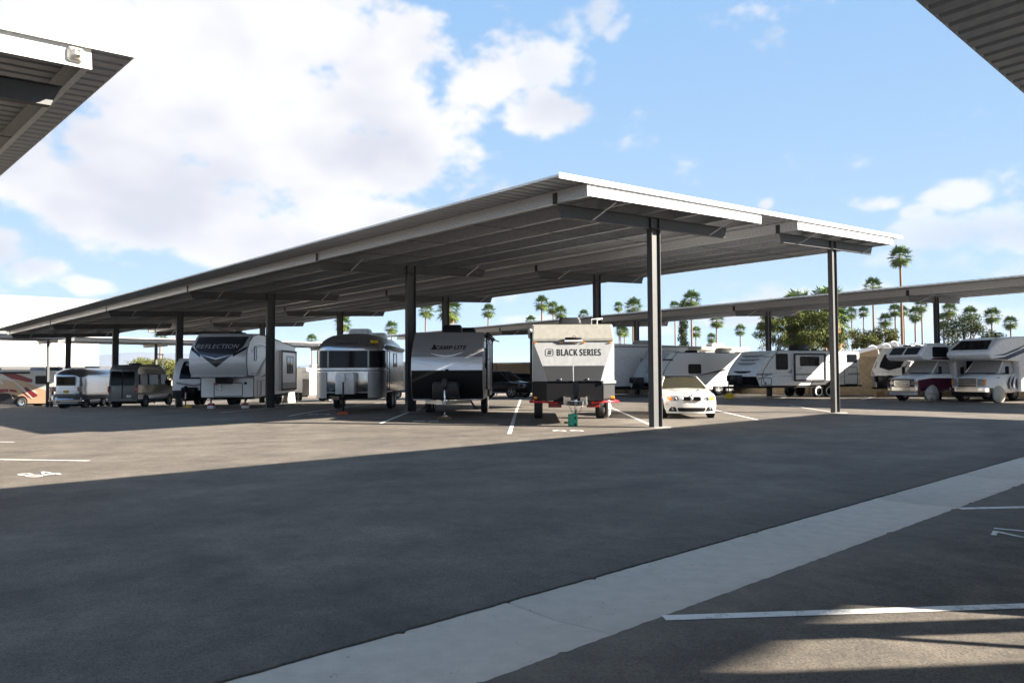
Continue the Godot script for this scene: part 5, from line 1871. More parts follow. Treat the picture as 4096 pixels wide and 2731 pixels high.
func minnie():
	var t := thing("travel_trailer", "white trailer with dark framed slide out and tandem whitewall wheels side on", "camper trailer", on_ground(13.27, 46.03), -65.0)
	var hw := 1.25
	side_trailer(t, {"hw": hw, "len": 8.1, "top": 2.74, "y0": 0.72, "paint": "white", "nose_y": 1.26, "rake": 1.25, "under": 0.25, "axles": [-4.75, -5.6], "rim": "black", "edge_back": 0.42})
	var r := Vector3.FORWARD
	var X := hw + 0.001
	for z in [-4.75, -5.6]:
		var s := surf(0)
		lathe(s, [0.29, 0.0, 0.285, 0.012, 0.22, 0.012, 0.215, 0.0], Vector3(hw - 0.14 + 0.12, 0.35, z), R, 24)
		part(t, "whitewall", s, "white")
	window(t, Vector3(X, 2.1, -1.9), r, UPV, 0.9, 0.93, 0.1)
	var sl := sub(t, "slide_out")
	block(sl, "box", Vector3(hw - 0.05, 0.98, -5.18), Vector3(hw + 0.1, 2.55, -2.72), "white", 0.01)
	var s2 := surf()
	hoop(s2, rrect(2.5, 1.62, 0.03), rrect(2.28, 1.42, 0.02), Vector3(hw + 0.1, 1.77, -3.95), r, UPV, 0.05)
	part(sl, "flange", s2, "charcoal")
	window(sl, Vector3(hw + 0.101, 2.12, -3.94), r, UPV, 1.5, 0.56, 0.08, "glass_dark", "black", 0.03, "window", true)
	window(t, Vector3(X, 2.3, -7.45), r, UPV, 0.85, 0.5, 0.07)
	lettering(t, "MINNIE", Vector3(X, 2.06, -6.0), r, UPV, 1.15, 0.125, "charcoal")
	lettering(t, "WINNEBAGO", Vector3(X, 2.2, -5.75), r, UPV, 0.5, 0.05, "grey_light")
	# printed bands and dashes
	decal(t, "band", [0.02, 1.32, 1.05, 1.32, 1.25, 1.44, 0.02, 1.44], Vector3(X, 0, 0), r, UPV, "grey")
	decal(sl, "band", [2.85, 1.3, 5.05, 1.3, 5.05, 1.42, 2.85, 1.42], Vector3(hw + 0.101, 0, 0), r, UPV, "grey")
	decal(t, "stripe", [1.65, 1.25, 2.68, 1.25, 2.68, 1.265, 1.68, 1.265], Vector3(X, 0, 0), r, UPV, "charcoal")
	decal(t, "stripe", [0.0, 1.02, 1.1, 1.4, 1.1, 1.43, 0.0, 1.05], Vector3(X, 0, 0), r, UPV, "charcoal")
	for k in 4:
		decal(t, "dash", [2.25 + 0.1 * k, 1.45 + 0.05 * k, 2.68, 1.45 + 0.05 * k, 2.68, 1.475 + 0.05 * k, 2.3 + 0.1 * k, 1.475 + 0.05 * k], Vector3(X, 0, 0), r, UPV, "charcoal")
		decal(sl, "dash", [2.86, 1.5 + 0.07 * k, 3.1 + 0.08 * k, 1.5 + 0.07 * k, 3.16 + 0.08 * k, 1.52 + 0.07 * k, 2.86, 1.52 + 0.07 * k], Vector3(hw + 0.101, 0, 0), r, UPV, "grey")
	decal(t, "stripe", [5.25, 1.4, 5.7, 1.4, 5.7, 1.42, 5.25, 1.42], Vector3(X, 0, 0), r, UPV, "charcoal")
	decal(t, "stripe", [6.0, 1.05, 7.1, 1.3, 7.15, 1.42, 8.05, 1.42, 8.05, 1.3, 7.2, 1.3, 6.0, 1.02], Vector3(X, 0, 0), r, UPV, "grey")
	decal(t, "stripe", [0.5, 2.36, 1.2, 2.36, 1.2, 2.385, 0.5, 2.385], Vector3(X, 0, 0), r, UPV, "charcoal")
	outline(t, "locker_door", Vector3(X, 0.97, -0.72), r, UPV, 0.78, 0.42, 0.05, 0.03, "charcoal")
	block(t, "locker_latch", Vector3(X, 0.83, -0.72), Vector3(X + 0.015, 0.93, -0.64), "black", 0.004)
	outline(t, "rear_door", Vector3(X, 1.25, -7.35), r, UPV, 1.1, 1.05, 0.12, 0.035, "charcoal")
	block(t, "lamp", Vector3(X, 1.16, -0.28), Vector3(X + 0.015, 1.2, -0.1), "amber", 0.004)
	s2 = surf()
	plate(s2, poly([4.05, 0.74, 4.3, 1.0, 5.95, 1.0, 6.2, 0.74]), Vector3(X, 0, 0), r, UPV, 0.06)
	part(t, "wheel_skirt", s2, "charcoal")
	roof_unit(t, Vector3(0.1, 2.745, -4.4), 0.75, 0.36, 1.0, "charcoal")
	s2 = surf(0)
	for z in [-4.9, -5.4, -7.3]:
		tube(s2, [Vector3(-0.9, 2.74, z), Vector3(-0.9, 2.95, z), Vector3(-0.55, 2.98, z), Vector3(-0.5, 2.74, z)], 0.018, 6)
	part(t, "roof_rail", s2, "grey_light")
	s2 = surf(0)
	for x in [-0.3, 0.1]:
		tube(s2, [Vector3(x, 0.95, -8.16), Vector3(x, 2.72, -8.16), Vector3(x, 2.92, -8.0), Vector3(x, 2.78, -7.6)], 0.016, 6)
	for k in 6:
		tube(s2, [Vector3(-0.3, 1.05 + 0.3 * k, -8.16), Vector3(0.1, 1.05 + 0.3 * k, -8.16)], 0.012, 5)
	part(t, "ladder", s2, "grey_light")
	block(t, "rear_bumper", Vector3(-1.2, 0.6, -8.3), Vector3(1.24, 0.7, -8.14), "steel_mid", 0.01)
	# vents printed on the nose
	for q in [[2.42, 0.5, 0.9], [2.2, 0.45, 0.8], [1.98, 0.4, 0.75], [1.5, 0.3, 0.72]]:
		var s3 := surf(0)
		var ZF := func(_x: float, y: float) -> float: return -1.25 * pow((y - 1.26) / 1.48, 1.5)
		front_patch(s3, [[q[0] + 0.07, -q[2], q[2]], [q[0], -q[2], q[2]], [q[0] - 0.07, -q[1], q[1]]], ZF, 0.016, 6)
		part(t, "nose_graphic", s3, "grey" if q[0] > 1.6 else "graphite")
	t = thing("jack_block", "yellow block under the jack of the side on white trailer", "jack stand", on_ground(12.45, 45.6), -50.0)
	block(t, "block", Vector3(-0.19, 0, -0.19), Vector3(0.19, 0.26, 0.19), "yellow", 0.02)
	block(t, "cap", Vector3(-0.15, 0.262, -0.15), Vector3(0.15, 0.3, 0.15), "yellow", 0.01)

func alliance():
	var t := thing("travel_trailer", "white trailer with slanted lettered nose behind the white coupe", "camper trailer", on_ground(8.35, 50.4), -66.0)
	var hw := 1.25
	side_trailer(t, {"hw": hw, "len": 8.6, "top": 2.78, "y0": 0.62, "paint": "pearl", "cap": "grey_light", "nose_y": 0.9, "rake": 1.2, "curve": 1.9, "under": 0.1, "axles": [-4.9, -5.75], "edge_back": 0.5})
	var r := Vector3.FORWARD
	var X := hw + 0.001
	window(t, Vector3(X, 1.75, -3.0), r, UPV, 1.0, 0.62, 0.12)
	decal(t, "stripe", [2.4, 1.36, 3.6, 1.36, 5.4, 1.62, 5.4, 1.74, 3.6, 1.42], Vector3(X, 0, 0), r, UPV, "charcoal")
	decal(t, "stripe", [1.2, 1.0, 2.4, 1.06, 5.4, 1.5, 5.4, 1.6, 2.4, 1.18], Vector3(X, 0, 0), r, UPV, "grey_light")
	decal(t, "stripe", [0.55, 0.9, 1.1, 0.9, 2.0, 1.05, 1.1, 1.08], Vector3(X, 0, 0), r, UPV, "black")
	decal(t, "stripe", [0.55, 2.28, 1.4, 2.28, 1.3, 2.38, 0.6, 2.38], Vector3(X, 0, 0), r, UPV, "charcoal")
	block(t, "lower_rail", Vector3(X, 0.8, -8.4), Vector3(X + 0.01, 0.83, -0.6), "charcoal", 0.0)
	var up := Vector3(0, 1.0, -0.62).normalized()
	lettering(t, "ALLIANCE", Vector3(0.3, 1.88, -0.3), R, up, 1.3, 0.2, "grey", 0.1)
	decal(t, "nose_mark", [-0.3, 0.0, 0.0, 0.0, 0.1, 0.3, -0.2, 0.3], Vector3(0.2, 1.5, -0.08), R, up, "grey")
	decal(t, "nose_mark", [0.1, 0.0, 0.4, 0.0, 0.5, 0.3, 0.2, 0.3], Vector3(0.2, 1.5, -0.08), R, up, "grey")
	decal(t, "nose_mark", [-0.1, 0.0, 0.3, 0.0, 0.3, 0.32], Vector3(0.3, 2.12, -0.52), R, up, "charcoal")
	roof_unit(t, Vector3(0.1, 2.785, -3.6), 0.6, 0.18, 0.7, "black", "roof_vent")
	roof_unit(t, Vector3(0.0, 2.785, -6.4), 0.8, 0.34, 1.1, "cream")

func white_fifth():
	var t := thing("fifth_wheel_trailer", "long white fifth wheel with dark swooshes right of the lettered camper", "fifth wheel", on_ground(3.4, 52.4), -68.0)
	var hw := 1.27
	var s := surf()
	prism(s, poly([0.0, 1.45, 0.05, 2.6, -0.5, 3.4, -1.2, 3.56, -13.9, 3.3, -14.0, 3.1, -14.0, 0.68, -2.4, 0.68, -2.5, 1.4]), -hw, hw, 0, 0.03)
	part(t, "body", s, "white")
	var r := Vector3.FORWARD
	var X := hw + 0.001
	block(t, "roof_edge", Vector3(hw - 0.02, 3.28, -13.9), Vector3(hw + 0.02, 3.36, -1.4), "grey_taupe", 0.0)
	decal(t, "swoosh", [2.6, 2.42, 5.4, 2.62, 8.0, 3.05, 5.4, 2.7, 2.6, 2.5], Vector3(X, 0, -2.5), r, UPV, "grey")
	decal(t, "swoosh", [6.0, 2.7, 7.0, 2.95, 8.2, 3.2, 8.6, 3.2, 7.1, 2.8], Vector3(X, 0, -2.5), r, UPV, "charcoal")
	decal(t, "swoosh", [2.6, 1.42, 6.0, 1.58, 9.2, 2.2, 6.0, 1.68, 2.6, 1.52], Vector3(X, 0, -2.5), r, UPV, "charcoal")
	decal(t, "swoosh", [2.6, 1.15, 4.6, 1.25, 6.2, 1.38, 4.6, 1.32, 2.6, 1.24], Vector3(X, 0, -2.5), r, UPV, "black")
	for k in 5:
		decal(t, "dash", [2.6, 1.95 + 0.12 * k, 3.3 - 0.06 * k, 1.97 + 0.12 * k, 3.2 - 0.06 * k, 2.0 + 0.12 * k, 2.6, 2.02 + 0.12 * k], Vector3(X, 0, -2.5), r, UPV, "navy")
	outline(t, "slide_out", Vector3(X, 2.0, -6.8), r, UPV, 2.6, 2.1, 0.03, 0.03, "grey_light", 0.05)
	outline(t, "locker_door", Vector3(X, 1.15, -8.5), r, UPV, 0.9, 0.6, 0.04, 0.03, "grey_light")
	for z in [-5.8, -7.4]:
		block(t, "vent", Vector3(X, 0.8, z), Vector3(X + 0.02, 0.92, z - 0.14), "black", 0.004)
	block(t, "chassis", Vector3(-1.1, 0.5, -13.7), Vector3(1.15, 0.67, -2.6), "black", 0.02)
	for z in [-9.4, -10.3]:
		for sg in [-1.0, 1.0]:
			wheel(t, Vector3(sg * 1.1, 0.38, z), 0.38, 0.25, "silver_paint", 0)
	for sg in [-0.8, 0.9]:
		s = surf(0)
		tube(s, [Vector3(sg, 0.0, -5.4), Vector3(sg, 0.6, -5.4)], 0.05, 8)
		part(t, "landing_leg", s, "aluminium_dull")
	roof_unit(t, Vector3(0.3, 3.46, -5.9), 0.9, 0.32, 1.2, "grey_light")
	roof_unit(t, Vector3(0.2, 3.33, -11.9), 0.8, 0.3, 1.1, "white")
	s = surf(0)
	tube(s, [Vector3(hw + 0.05, 3.18, -8.9), Vector3(hw + 0.05, 3.1, -13.7)], 0.1, 10)
	part(t, "awning_roll", s, "cream")
	s = surf()
	bx(s, Vector3(0.6, 0.7, -14.15), Vector3(1.1, 3.4, -14.01), 0.02)
	part(t, "rear_cap", s, "white")

func nose_trailer():
	var t := thing("travel_trailer", "white trailer with black pentagon front window by the block wall", "camper trailer", on_ground(22.0, 46.5), -66.0)
	var hw := 1.25
	var ZC = side_trailer(t, {"hw": hw, "len": 8.0, "top": 2.95, "y0": 0.62, "paint": "white", "nose_y": 1.25, "rake": 1.05, "curve": 1.4, "under": 0.2, "axles": [-4.4, -5.25], "guard": "grey"})
	var ZF := func(_x: float, y: float) -> float: return ZC.call(y)
	var s := surf(0)
	front_patch(s, [[2.5, -0.78, 0.78], [2.0, -0.8, 0.8], [1.72, -0.74, 0.74], [1.56, -0.02, 0.02]], ZF, 0.02, 10)
	part(t, "front_window", s, "glass_dark")
	for sg in [-1.0, 1.0]:
		s = surf(0)
		front_patch(s, [[1.55, sg * 1.18, sg * 1.2], [1.36, sg * 0.98, sg * 1.2], [1.27, sg * 0.9, sg * 1.2]], ZF, 0.018, 4)
		part(t, "nose_graphic", s, "grey")
		s = surf(0)
		front_patch(s, [[2.1, sg * 1.08, sg * 1.12], [1.7, sg * 1.0, sg * 1.12]], ZF, 0.018, 4)
		part(t, "nose_graphic", s, "grey_taupe")
	s = surf(0)
	front_patch(s, [[1.5, -0.7, 0.7], [1.44, -0.02, 0.02]], ZF, 0.018, 6)
	part(t, "nose_crease", s, "grey_light")
	window(t, Vector3(hw + 0.001, 2.0, -3.4), Vector3.FORWARD, UPV, 0.9, 0.6, 0.08)
	decal(t, "swoosh", [0.9, 1.35, 1.6, 1.5, 2.5, 1.6, 1.6, 1.62], Vector3(hw + 0.001, 0, 0), Vector3.FORWARD, UPV, "grey_taupe")
	for z in [-1.8, -2.6]:
		roof_unit(t, Vector3(0.0, 2.955, z), 0.55, 0.1, 0.5, "charcoal", "roof_vent")
	wheel(t, Vector3(0.45, 0.95, 0.42), 0.33, 0.2, "grey", 0)
	t = thing("jack_block", "dark wooden block under the jack before the block wall", "jack stand", on_ground(21.3, 46.05), -50.0)
	block(t, "block", Vector3(-0.17, 0, -0.17), Vector3(0.17, 0.17, 0.17), "wood", 0.012)
	block(t, "block", Vector3(-0.15, 0.172, -0.16), Vector3(0.15, 0.33, 0.16), "wood", 0.012)

func class_c(t: Node, p: Dictionary):
	# van cab with a sleeping box over it; nose at z = 0, +x side shows
	var paint: String = p.paint
	var hw := 0.98
	var s := surf(0)
	var rings := []
	for q in [[0.0, 0.86, 1.22], [-0.1, 0.95, 1.27], [-0.6, 1.0, 1.36], [-1.05, 1.0, 1.48], [-1.3, 1.0, 1.52], [-2.5, 1.0, 1.52]]:
		rings.append(car_ring(hw * q[1], 0.48, q[2], q[0]))
	loft(s, rings)
	part(t, "cab", s, paint)
	if p.has("lower"):
		for sg in [-1.0, 1.0]:
			s = surf()
			plate(s, poly([0.02, 0.5, 2.5, 0.5, 2.5, 1.22, 1.0, 1.24, 0.02, 1.14]), Vector3(sg * (hw - 0.0), 0, 0), Vector3.FORWARD, UPV, 0.02 if sg > 0 else -0.02)
			part(t, "two_tone_panel", s, p.lower)
		s = surf(0)
		var ZN := func(x: float, _y: float) -> float: return 0.004 - 0.02 * pow(absf(x) / hw, 4.0)
		front_patch(s, [[1.2, -0.8, 0.8], [1.1, -0.85, 0.85], [0.62, -0.85, 0.85]], ZN, 0.004, 12)
		part(t, "nose_panel", s, p.lower)
	# windscreen and doors, curtains drawn
	s = surf(0)
	grid(s, [[Vector3(-0.84, 1.5, -1.08), Vector3(0.0, 1.5, -0.98), Vector3(0.84, 1.5, -1.08)], [Vector3(-0.74, 2.16, -1.72), Vector3(0.0, 2.16, -1.62), Vector3(0.74, 2.16, -1.72)]])
	part(t, "windscreen", s, p.screen)
	for sg in [-1.0, 1.0]:
		s = surf(0)
		grid(s, [[Vector3(sg * 0.93, 1.5, -1.15), Vector3(sg * 0.95, 1.5, -2.3)], [Vector3(sg * 0.78, 2.16, -1.76), Vector3(sg * 0.8, 2.16, -2.3)]])
		part(t, "door_glass", s, p.screen)
		s = surf(0)
		tube(s, [Vector3(sg * 0.9, 1.49, -1.1), Vector3(sg * 0.76, 2.16, -1.74)], 0.04, 6)
		part(t, "pillar", s, paint)
		var mi := sub(t, "door_mirror")
		s = surf(0)
		tube(s, [Vector3(sg * 0.95, 1.5, -1.3), Vector3(sg * 1.22, 1.5, -1.3)], 0.025, 6)
		part(mi, "arm", s, "black")
		block(mi, "head", Vector3(sg * 1.12, 1.46, -1.38), Vector3(sg * 1.3, 1.86, -1.28), "black", 0.03)
	block(t, "wiper_cowl", Vector3(-0.8, 1.49, -1.06), Vector3(0.8, 1.53, -0.92), "black", 0.01)
	# grille, lamps, bumper
	var g := sub(t, "grille")
	var gy0: float = p.grille[0]
	var gy1: float = p.grille[1]
	s = surf()
	bx(s, Vector3(-0.5, gy0, 0.01), Vector3(0.5, gy1, 0.04), 0.01)
	part(g, "back", s, "black")
	s = surf()
	hoop(s, rrect(1.06, gy1 - gy0 + 0.06, 0.03), rrect(0.96, gy1 - gy0 - 0.03, 0.02), Vector3(0, (gy0 + gy1) / 2, 0.03), R, UPV, 0.03)
	var bars: int = p.bars
	for k in bars:
		var y := lerpf(gy0, gy1, (k + 1.0) / (bars + 1.0))
		bx(s, Vector3(-0.48, y - 0.018, 0.035), Vector3(0.48, y + 0.018, 0.065), 0.006)
	part(g, "bars", s, "chrome")
	for sg in [-1.0, 1.0]:
		var lamp := sub(t, "headlamp")
		s = surf()
		bx(s, Vector3(sg * 0.55, gy0 + 0.04, -0.06), Vector3(sg * 0.82, gy1 - 0.02, 0.05), 0.02)
		part(lamp, "lens", s, "lens")
		s = surf()
		bx(s, Vector3(sg * 0.825, gy0 + 0.06, -0.14), Vector3(sg * 0.9, gy1 - 0.04, 0.01), 0.015)
		part(lamp, "indicator", s, "amber")
	s = surf()
	prism(s, rounded(poly([-1.0, -0.2, -0.95, 0.1, -0.6, 0.17, 0.6, 0.17, 0.95, 0.1, 1.0, -0.2, 1.0, -0.5, 0.96, -0.5, 0.9, 0.0, -0.9, 0.0, -0.96, -0.5, -1.0, -0.5]), 0.02, 2), 0.56, 0.76, 1, 0.03)
	part(t, "bumper", s, "chrome")
	s = surf()
	bx(s, Vector3(-0.9, 0.32, -0.1), Vector3(0.9, 0.55, 0.06), 0.03)
	part(t, "valance", s, p.get("valance", "grey"))
	# house body and cab-over
	s = surf()
	var top: float = p.top
	prism(s, rounded(poly(p.over), p.over_r, 4), -1.18, 1.18, 0, 0.06, -1, rounded(inset(poly(p.over), 0.06), p.over_r, 4))
	part(t, "house_body", s, p.body)
	for z in [-0.95, -5.1]:
		for sg in [-1.0, 1.0]:
			wheel(t, Vector3(sg * 0.88, 0.37, z), 0.37, 0.24, "silver_paint", 0)
			if z > -2.0:
				s = surf(0)
				lathe(s, [0.0, 0.0, 0.44, 0.0, 0.44, 0.012], Vector3(sg * (hw + 0.022), 0.42, z), Vector3(sg, 0, 0), 20)
				part(t, "wheel_arch", s, "black")
	return top

func wheel_cover(t: Node, at: Vector3, r: float, m: String, wrinkle: float):
	var s := surf(0)
	var rings := []
	for k in 5:
		var ring := []
		for i in 20:
			var a := TAU * i / 20
			var rr: float = r * [0.92, 1.0, 1.0, 0.95, 0.08][k] * (1.0 + wrinkle * sin(a * 4.0 + k * 1.3))
			var y: float = at.y + rr * cos(a)
			ring.append(Vector3(at.x + [0.0, 0.01, 0.07, 0.1, 0.11][k] + wrinkle * 0.3 * sin(a * 3.0), maxf(y, 0.01), at.z + rr * sin(a) * (1.0 if y > 0.2 else 1.0 + wrinkle)))
		rings.append(ring)
	loft(s, rings)
	part(t, "wheel_cover", s, m, "pale cloth cover over the front wheel")

func maroon_class_c():
	var t := thing("motorhome", "white motorhome with maroon lower cab and covered front wheel", "motorhome", on_ground(19.8, 40.3), -70.0, "motorhomes with a bed over the cab")
	t.scale = Vector3.ONE * 0.94
	class_c(t, {"paint": "white", "lower": "maroon", "screen": "curtain", "grille": [0.84, 1.08], "bars": 3, "body": "white", "top": 3.0, "valance": "grey_light", "over": [-0.25, 2.2, 0.02, 2.42, -0.45, 2.96, -3.4, 3.02, -7.4, 3.02, -7.5, 2.8, -7.5, 0.55, -2.5, 0.55, -2.45, 2.12], "over_r": [0.1, 0.25, 0.2, 0.1, 0.1, 0.1, 0.05, 0.05, 0.1]})
	var up := Vector3(0, 0.54, -0.47).normalized()
	for sg in [-1.0, 1.0]:
		window(t, Vector3(sg * 0.5, 2.68, -0.21), R, up, 0.88, 0.5, 0.05, "glass_tint", "charcoal", 0.04, "front_window")
		for x in [0.1, 0.95]:
			block(t, "marker_lamp", Vector3(sg * x - 0.03, 2.93, -0.42), Vector3(sg * x + 0.03, 2.96, -0.37), "amber", 0.006)
	window(t, Vector3(1.181, 2.62, -1.4), Vector3.FORWARD, UPV, 1.1, 0.55, 0.1)
	window(t, Vector3(1.181, 1.95, -3.9), Vector3.FORWARD, UPV, 1.3, 0.95, 0.06, "glass_dark", "black", 0.05)
	window(t, Vector3(1.181, 1.95, -5.9), Vector3.FORWARD, UPV, 0.9, 0.6, 0.06)
	decal(t, "band", [0.7, 2.22, 0.95, 2.32, 2.6, 2.32, 2.6, 2.2], Vector3(1.181, 0, 0), Vector3.FORWARD, UPV, "maroon")
	decal(t, "band", [2.5, 0.6, 7.4, 0.6, 7.4, 1.18, 2.5, 1.18], Vector3(1.181, 0, 0), Vector3.FORWARD, UPV, "maroon")
	for z in [-2.2, -4.4]:
		roof_unit(t, Vector3(0.2, 3.02, z), 0.7, 0.28 if z < -3 else 0.1, 0.8, "charcoal" if z < -3 else "white", "air_conditioner" if z < -3 else "roof_vent")
	wheel_cover(t, Vector3(0.95, 0.4, -0.95), 0.46, "cover_cloth", 0.06)
	var s := surf(0)
	lathe(s, [0.0, 0.0, 0.16, 0.0, 0.15, 0.03, 0.0, 0.04], Vector3(0.55, 0.55, -1.2), Vector3.BACK, 12)
	part(t, "spot_lamp", s, "lens")

func white_class_c():
	var t := thing("motorhome", "white motorhome with dark blue swooshes and chrome grille at the frame edge", "motorhome", on_ground(21.9, 38.2), -64.0, "motorhomes with a bed over the cab")
	t.scale = Vector3.ONE * 0.93
	class_c(t, {"paint": "white", "screen": "curtain", "grille": [0.8, 1.24], "bars": 4, "body": "white", "top": 3.4, "valance": "black", "over": [-0.2, 2.22, 0.1, 2.5, -0.9, 3.26, -2.2, 3.4, -8.4, 3.4, -8.5, 3.2, -8.5, 0.55, -2.5, 0.55, -2.45, 2.12], "over_r": [0.15, 0.3, 0.5, 0.5, 0.1, 0.1, 0.05, 0.05, 0.1]})
	var up := Vector3(0, 0.76, -1.0).normalized()
	var s := surf()
	plate(s, poly([-1.0, -0.36, 0.98, -0.36, 0.82, 0.42, -0.82, 0.42]), Vector3(0, 2.93, -0.435), R, up, 0.012, 0.012)
	part(t, "front_window", s, "glass_dark")
	decal(t, "swoosh", [0.3, 2.24, 1.2, 2.34, 2.6, 2.72, 4.2, 3.15, 4.6, 3.15, 2.8, 2.55, 1.4, 2.2], Vector3(1.181, 0, 0), Vector3.FORWARD, UPV, "navy")
	decal(t, "swoosh", [0.25, 2.4, 1.2, 2.5, 2.4, 2.82, 3.6, 3.2, 2.3, 2.7, 1.2, 2.42], Vector3(1.181, 0, 0), Vector3.FORWARD, UPV, "charcoal")
	for q in [[1.65, "charcoal"], [1.95, "navy"], [2.3, "charcoal"]]:
		decal(t, "swoosh", [q[0] + 0.35, 1.4, q[0] + 0.12, 1.2, q[0], 0.95, q[0] + 0.1, 0.72, q[0] + 0.35, 0.58, q[0] + 0.24, 0.75, q[0] + 0.18, 0.95, q[0] + 0.26, 1.2], Vector3(1.003, 0, 0), Vector3.FORWARD, UPV, q[1])
	window(t, Vector3(1.181, 2.0, -4.2), Vector3.FORWARD, UPV, 1.2, 0.7, 0.08)
	wheel_cover(t, Vector3(0.95, 0.4, -0.95), 0.46, "cover_cloth", 0.015)
	lettering(t, "E450", Vector3(0.99, 1.28, -0.95), Vector3.FORWARD, UPV, 0.22, 0.05, "charcoal")
	s = surf(0)
	tube(s, [Vector3(0.3, 3.38, -1.9), Vector3(0.3, 3.58, -1.9)], 0.05, 8)
	part(t, "antenna_post", s, "black")
	block(t, "antenna_bar", Vector3(0.0, 3.58, -1.96), Vector3(0.6, 3.63, -1.84), "black", 0.01)

func dark_suv(label: String, at: Vector3, yaw: float, paint: String):
	var t := thing("sport_utility_car", label, "car", at, yaw, "cars at the back of the lot")
	car_shape(t, {"hw": 0.95, "len": 4.9, "paint": paint, "hood": 1.0, "hood_back": 1.14, "belt": 1.12, "roof": 1.8, "roof_w": 0.78, "ws0": -1.25, "ws1": -2.0, "rw1": -4.4, "rw0": -4.75, "glass": "glass_dark", "y0": 0.34, "tail": 1.1, "wheel_r": 0.39, "axle_f": -0.95, "axle_r": -3.8})
	for sg in [-1.0, 1.0]:
		block(t, "side_marker", Vector3(sg * 0.95, 0.82, -0.42), Vector3(sg * 0.985, 0.9, -0.32), "amber", 0.008)
		block(t, "side_step", Vector3(sg * 0.85, 0.33, -3.2), Vector3(sg * 1.02, 0.38, -1.5), "grey", 0.01)
		block(t, "headlamp", Vector3(sg * 0.5, 0.78, -0.12), Vector3(sg * 0.86, 0.92, 0.0), "lens", 0.02)
	block(t, "grille", Vector3(-0.45, 0.65, -0.06), Vector3(0.45, 0.92, 0.02), "black", 0.02)
	block(t, "tail_lamp", Vector3(0.75, 0.9, -4.93), Vector3(0.93, 1.2, -4.85), "tail_red", 0.01)
	return t

func back_camper(label: String, at: Vector3, yaw: float, paint: String, top: float, length: float, rake := 0.8):
	var t := thing("travel_trailer", label, "camper trailer", at, yaw)
	side_trailer(t, {"hw": 1.24, "len": length, "top": top, "y0": 0.62, "paint": paint, "rake": rake, "curve": 2.2, "axles": [-length * 0.55, -length * 0.55 - 0.85]})
	for z in [-length * 0.3, -length * 0.75]:
		window(t, Vector3(1.241, 1.95, z), Vector3.FORWARD, UPV, 1.1, 0.6, 0.07)
	roof_unit(t, Vector3(0, top + 0.004, -length * 0.45), 0.75, 0.3, 1.0, "white")
	return t

func build_back_row():
	minnie()
	alliance()
	white_fifth()
	nose_trailer()
	maroon_class_c()
	white_class_c()
	dark_suv("dark blue sport utility car seen between the two middle trailers", on_ground(-3.0, 59.0), -75.0, "suv_blue")
	dark_suv("black car nose half hidden by the lettered off road camper", on_ground(1.25, 54.0), 60.0, "black_gloss")
	var t = back_camper("grey trailer with black framed slide behind the dark blue car", on_ground(-5.8, 68.0), 98.0, "grey_light", 2.75, 7.2, 1.4)
	outline(t, "slide_flange", Vector3(1.242, 1.95, -3.0), Vector3.FORWARD, UPV, 3.4, 1.5, 0.03, 0.16, "black", 0.05)
	t = thing("travel_trailer", "cream trailer roof showing above the grey trailer", "camper trailer", on_ground(-4.0, 80.0), -80.0)
	side_trailer(t, {"hw": 1.24, "len": 8.0, "top": 3.35, "y0": 0.7, "paint": "cream", "rake": 0.3, "axles": [-4.5, -5.3]})
	t.position = on_ground(-7.2, 80.0)
	roof_unit(t, Vector3(0, 3.355, -4.0), 0.8, 0.3, 1.0, "cream")
	# between the fifth wheel and the polished trailer: a folded tarp, a trailer nose, white tubs
	t = thing("utility_trailer", "small grey cargo trailer loaded with white boxes beyond the polished trailer", "utility trailer", on_ground(-15.6, 60.0), -60.0)
	block(t, "box", Vector3(-0.9, 0.5, -3.0), Vector3(0.9, 1.7, 0.0), "cover_cloth", 0.04)
	block(t, "lid", Vector3(-0.93, 1.705, -3.05), Vector3(0.93, 2.3, 0.04), "white", 0.05)
	for sg in [-1.0, 1.0]:
		wheel(t, Vector3(sg * 1.0, 0.33, -1.6), 0.33, 0.2, "grey", 1)
	a_frame(t, 0.0, 1.2, 0.45, 0.6)
	t = thing("covered_motorcycle", "cream tarp draped over a tall cycle beyond the fifth wheel", "tarp", on_ground(-16.0, 57.0), 10.0)
	var s := surf(0)
	var rings := []
	for k in 7:
		var ring := []
		var f := k / 6.0
		for i in 18:
			var a := TAU * i / 18
			var rr := (0.75 - 0.55 * f) * (1.0 + 0.14 * sin(a * 5.0 + f * 2.0) * (1.0 - f))
			ring.append(Vector3(rr * cos(a) * 0.6 + 0.1 * f, 1.75 * f, rr * sin(a) * 1.3))
		rings.append(ring)
	loft(s, rings)
	part(t, "tarp", s, "cover_cloth")
	t = back_camper("white trailer end with black guard just beyond the polished trailer", on_ground(-14.6, 61.5), 30.0, "white", 2.6, 5.0, 0.5)

# ------------------------------------------------------------------ far left
func build_left_row():
	# panel van seen from behind
	var t := thing("panel_van", "taupe high roof camper van seen from behind", "van", on_ground(-26.0, 53.0), 179.0)
	tall_van(t, "van_grey")
	# aluminium trailer from behind
	t = thing("aluminium_trailer", "polished aluminium trailer seen from behind with yellow plate", "camper trailer", on_ground(-33.9, 60.4), -1.0, "polished aluminium trailers")
	airstream_rear(t)
	t = thing("panel_van", "silver camper van nose beyond the aluminium trailer", "van", on_ground(-33.3, 66.5), -8.0)
	tall_van(t, "silver_light")
	class_a()
	dark_suv("silver car beside the tan motorhome under the far canopy", on_ground(-40.6, 72.0), 35.0, "silver_light")
	var m = back_camper("white trailer roof behind the motorhome before the low building", lot(88.0, 10.0), 60.0, "white", 3.0, 7.5)
	m = back_camper("grey camper far behind the taupe van", lot(80.0, 15.0), 70.0, "pearl", 2.9, 7.0)

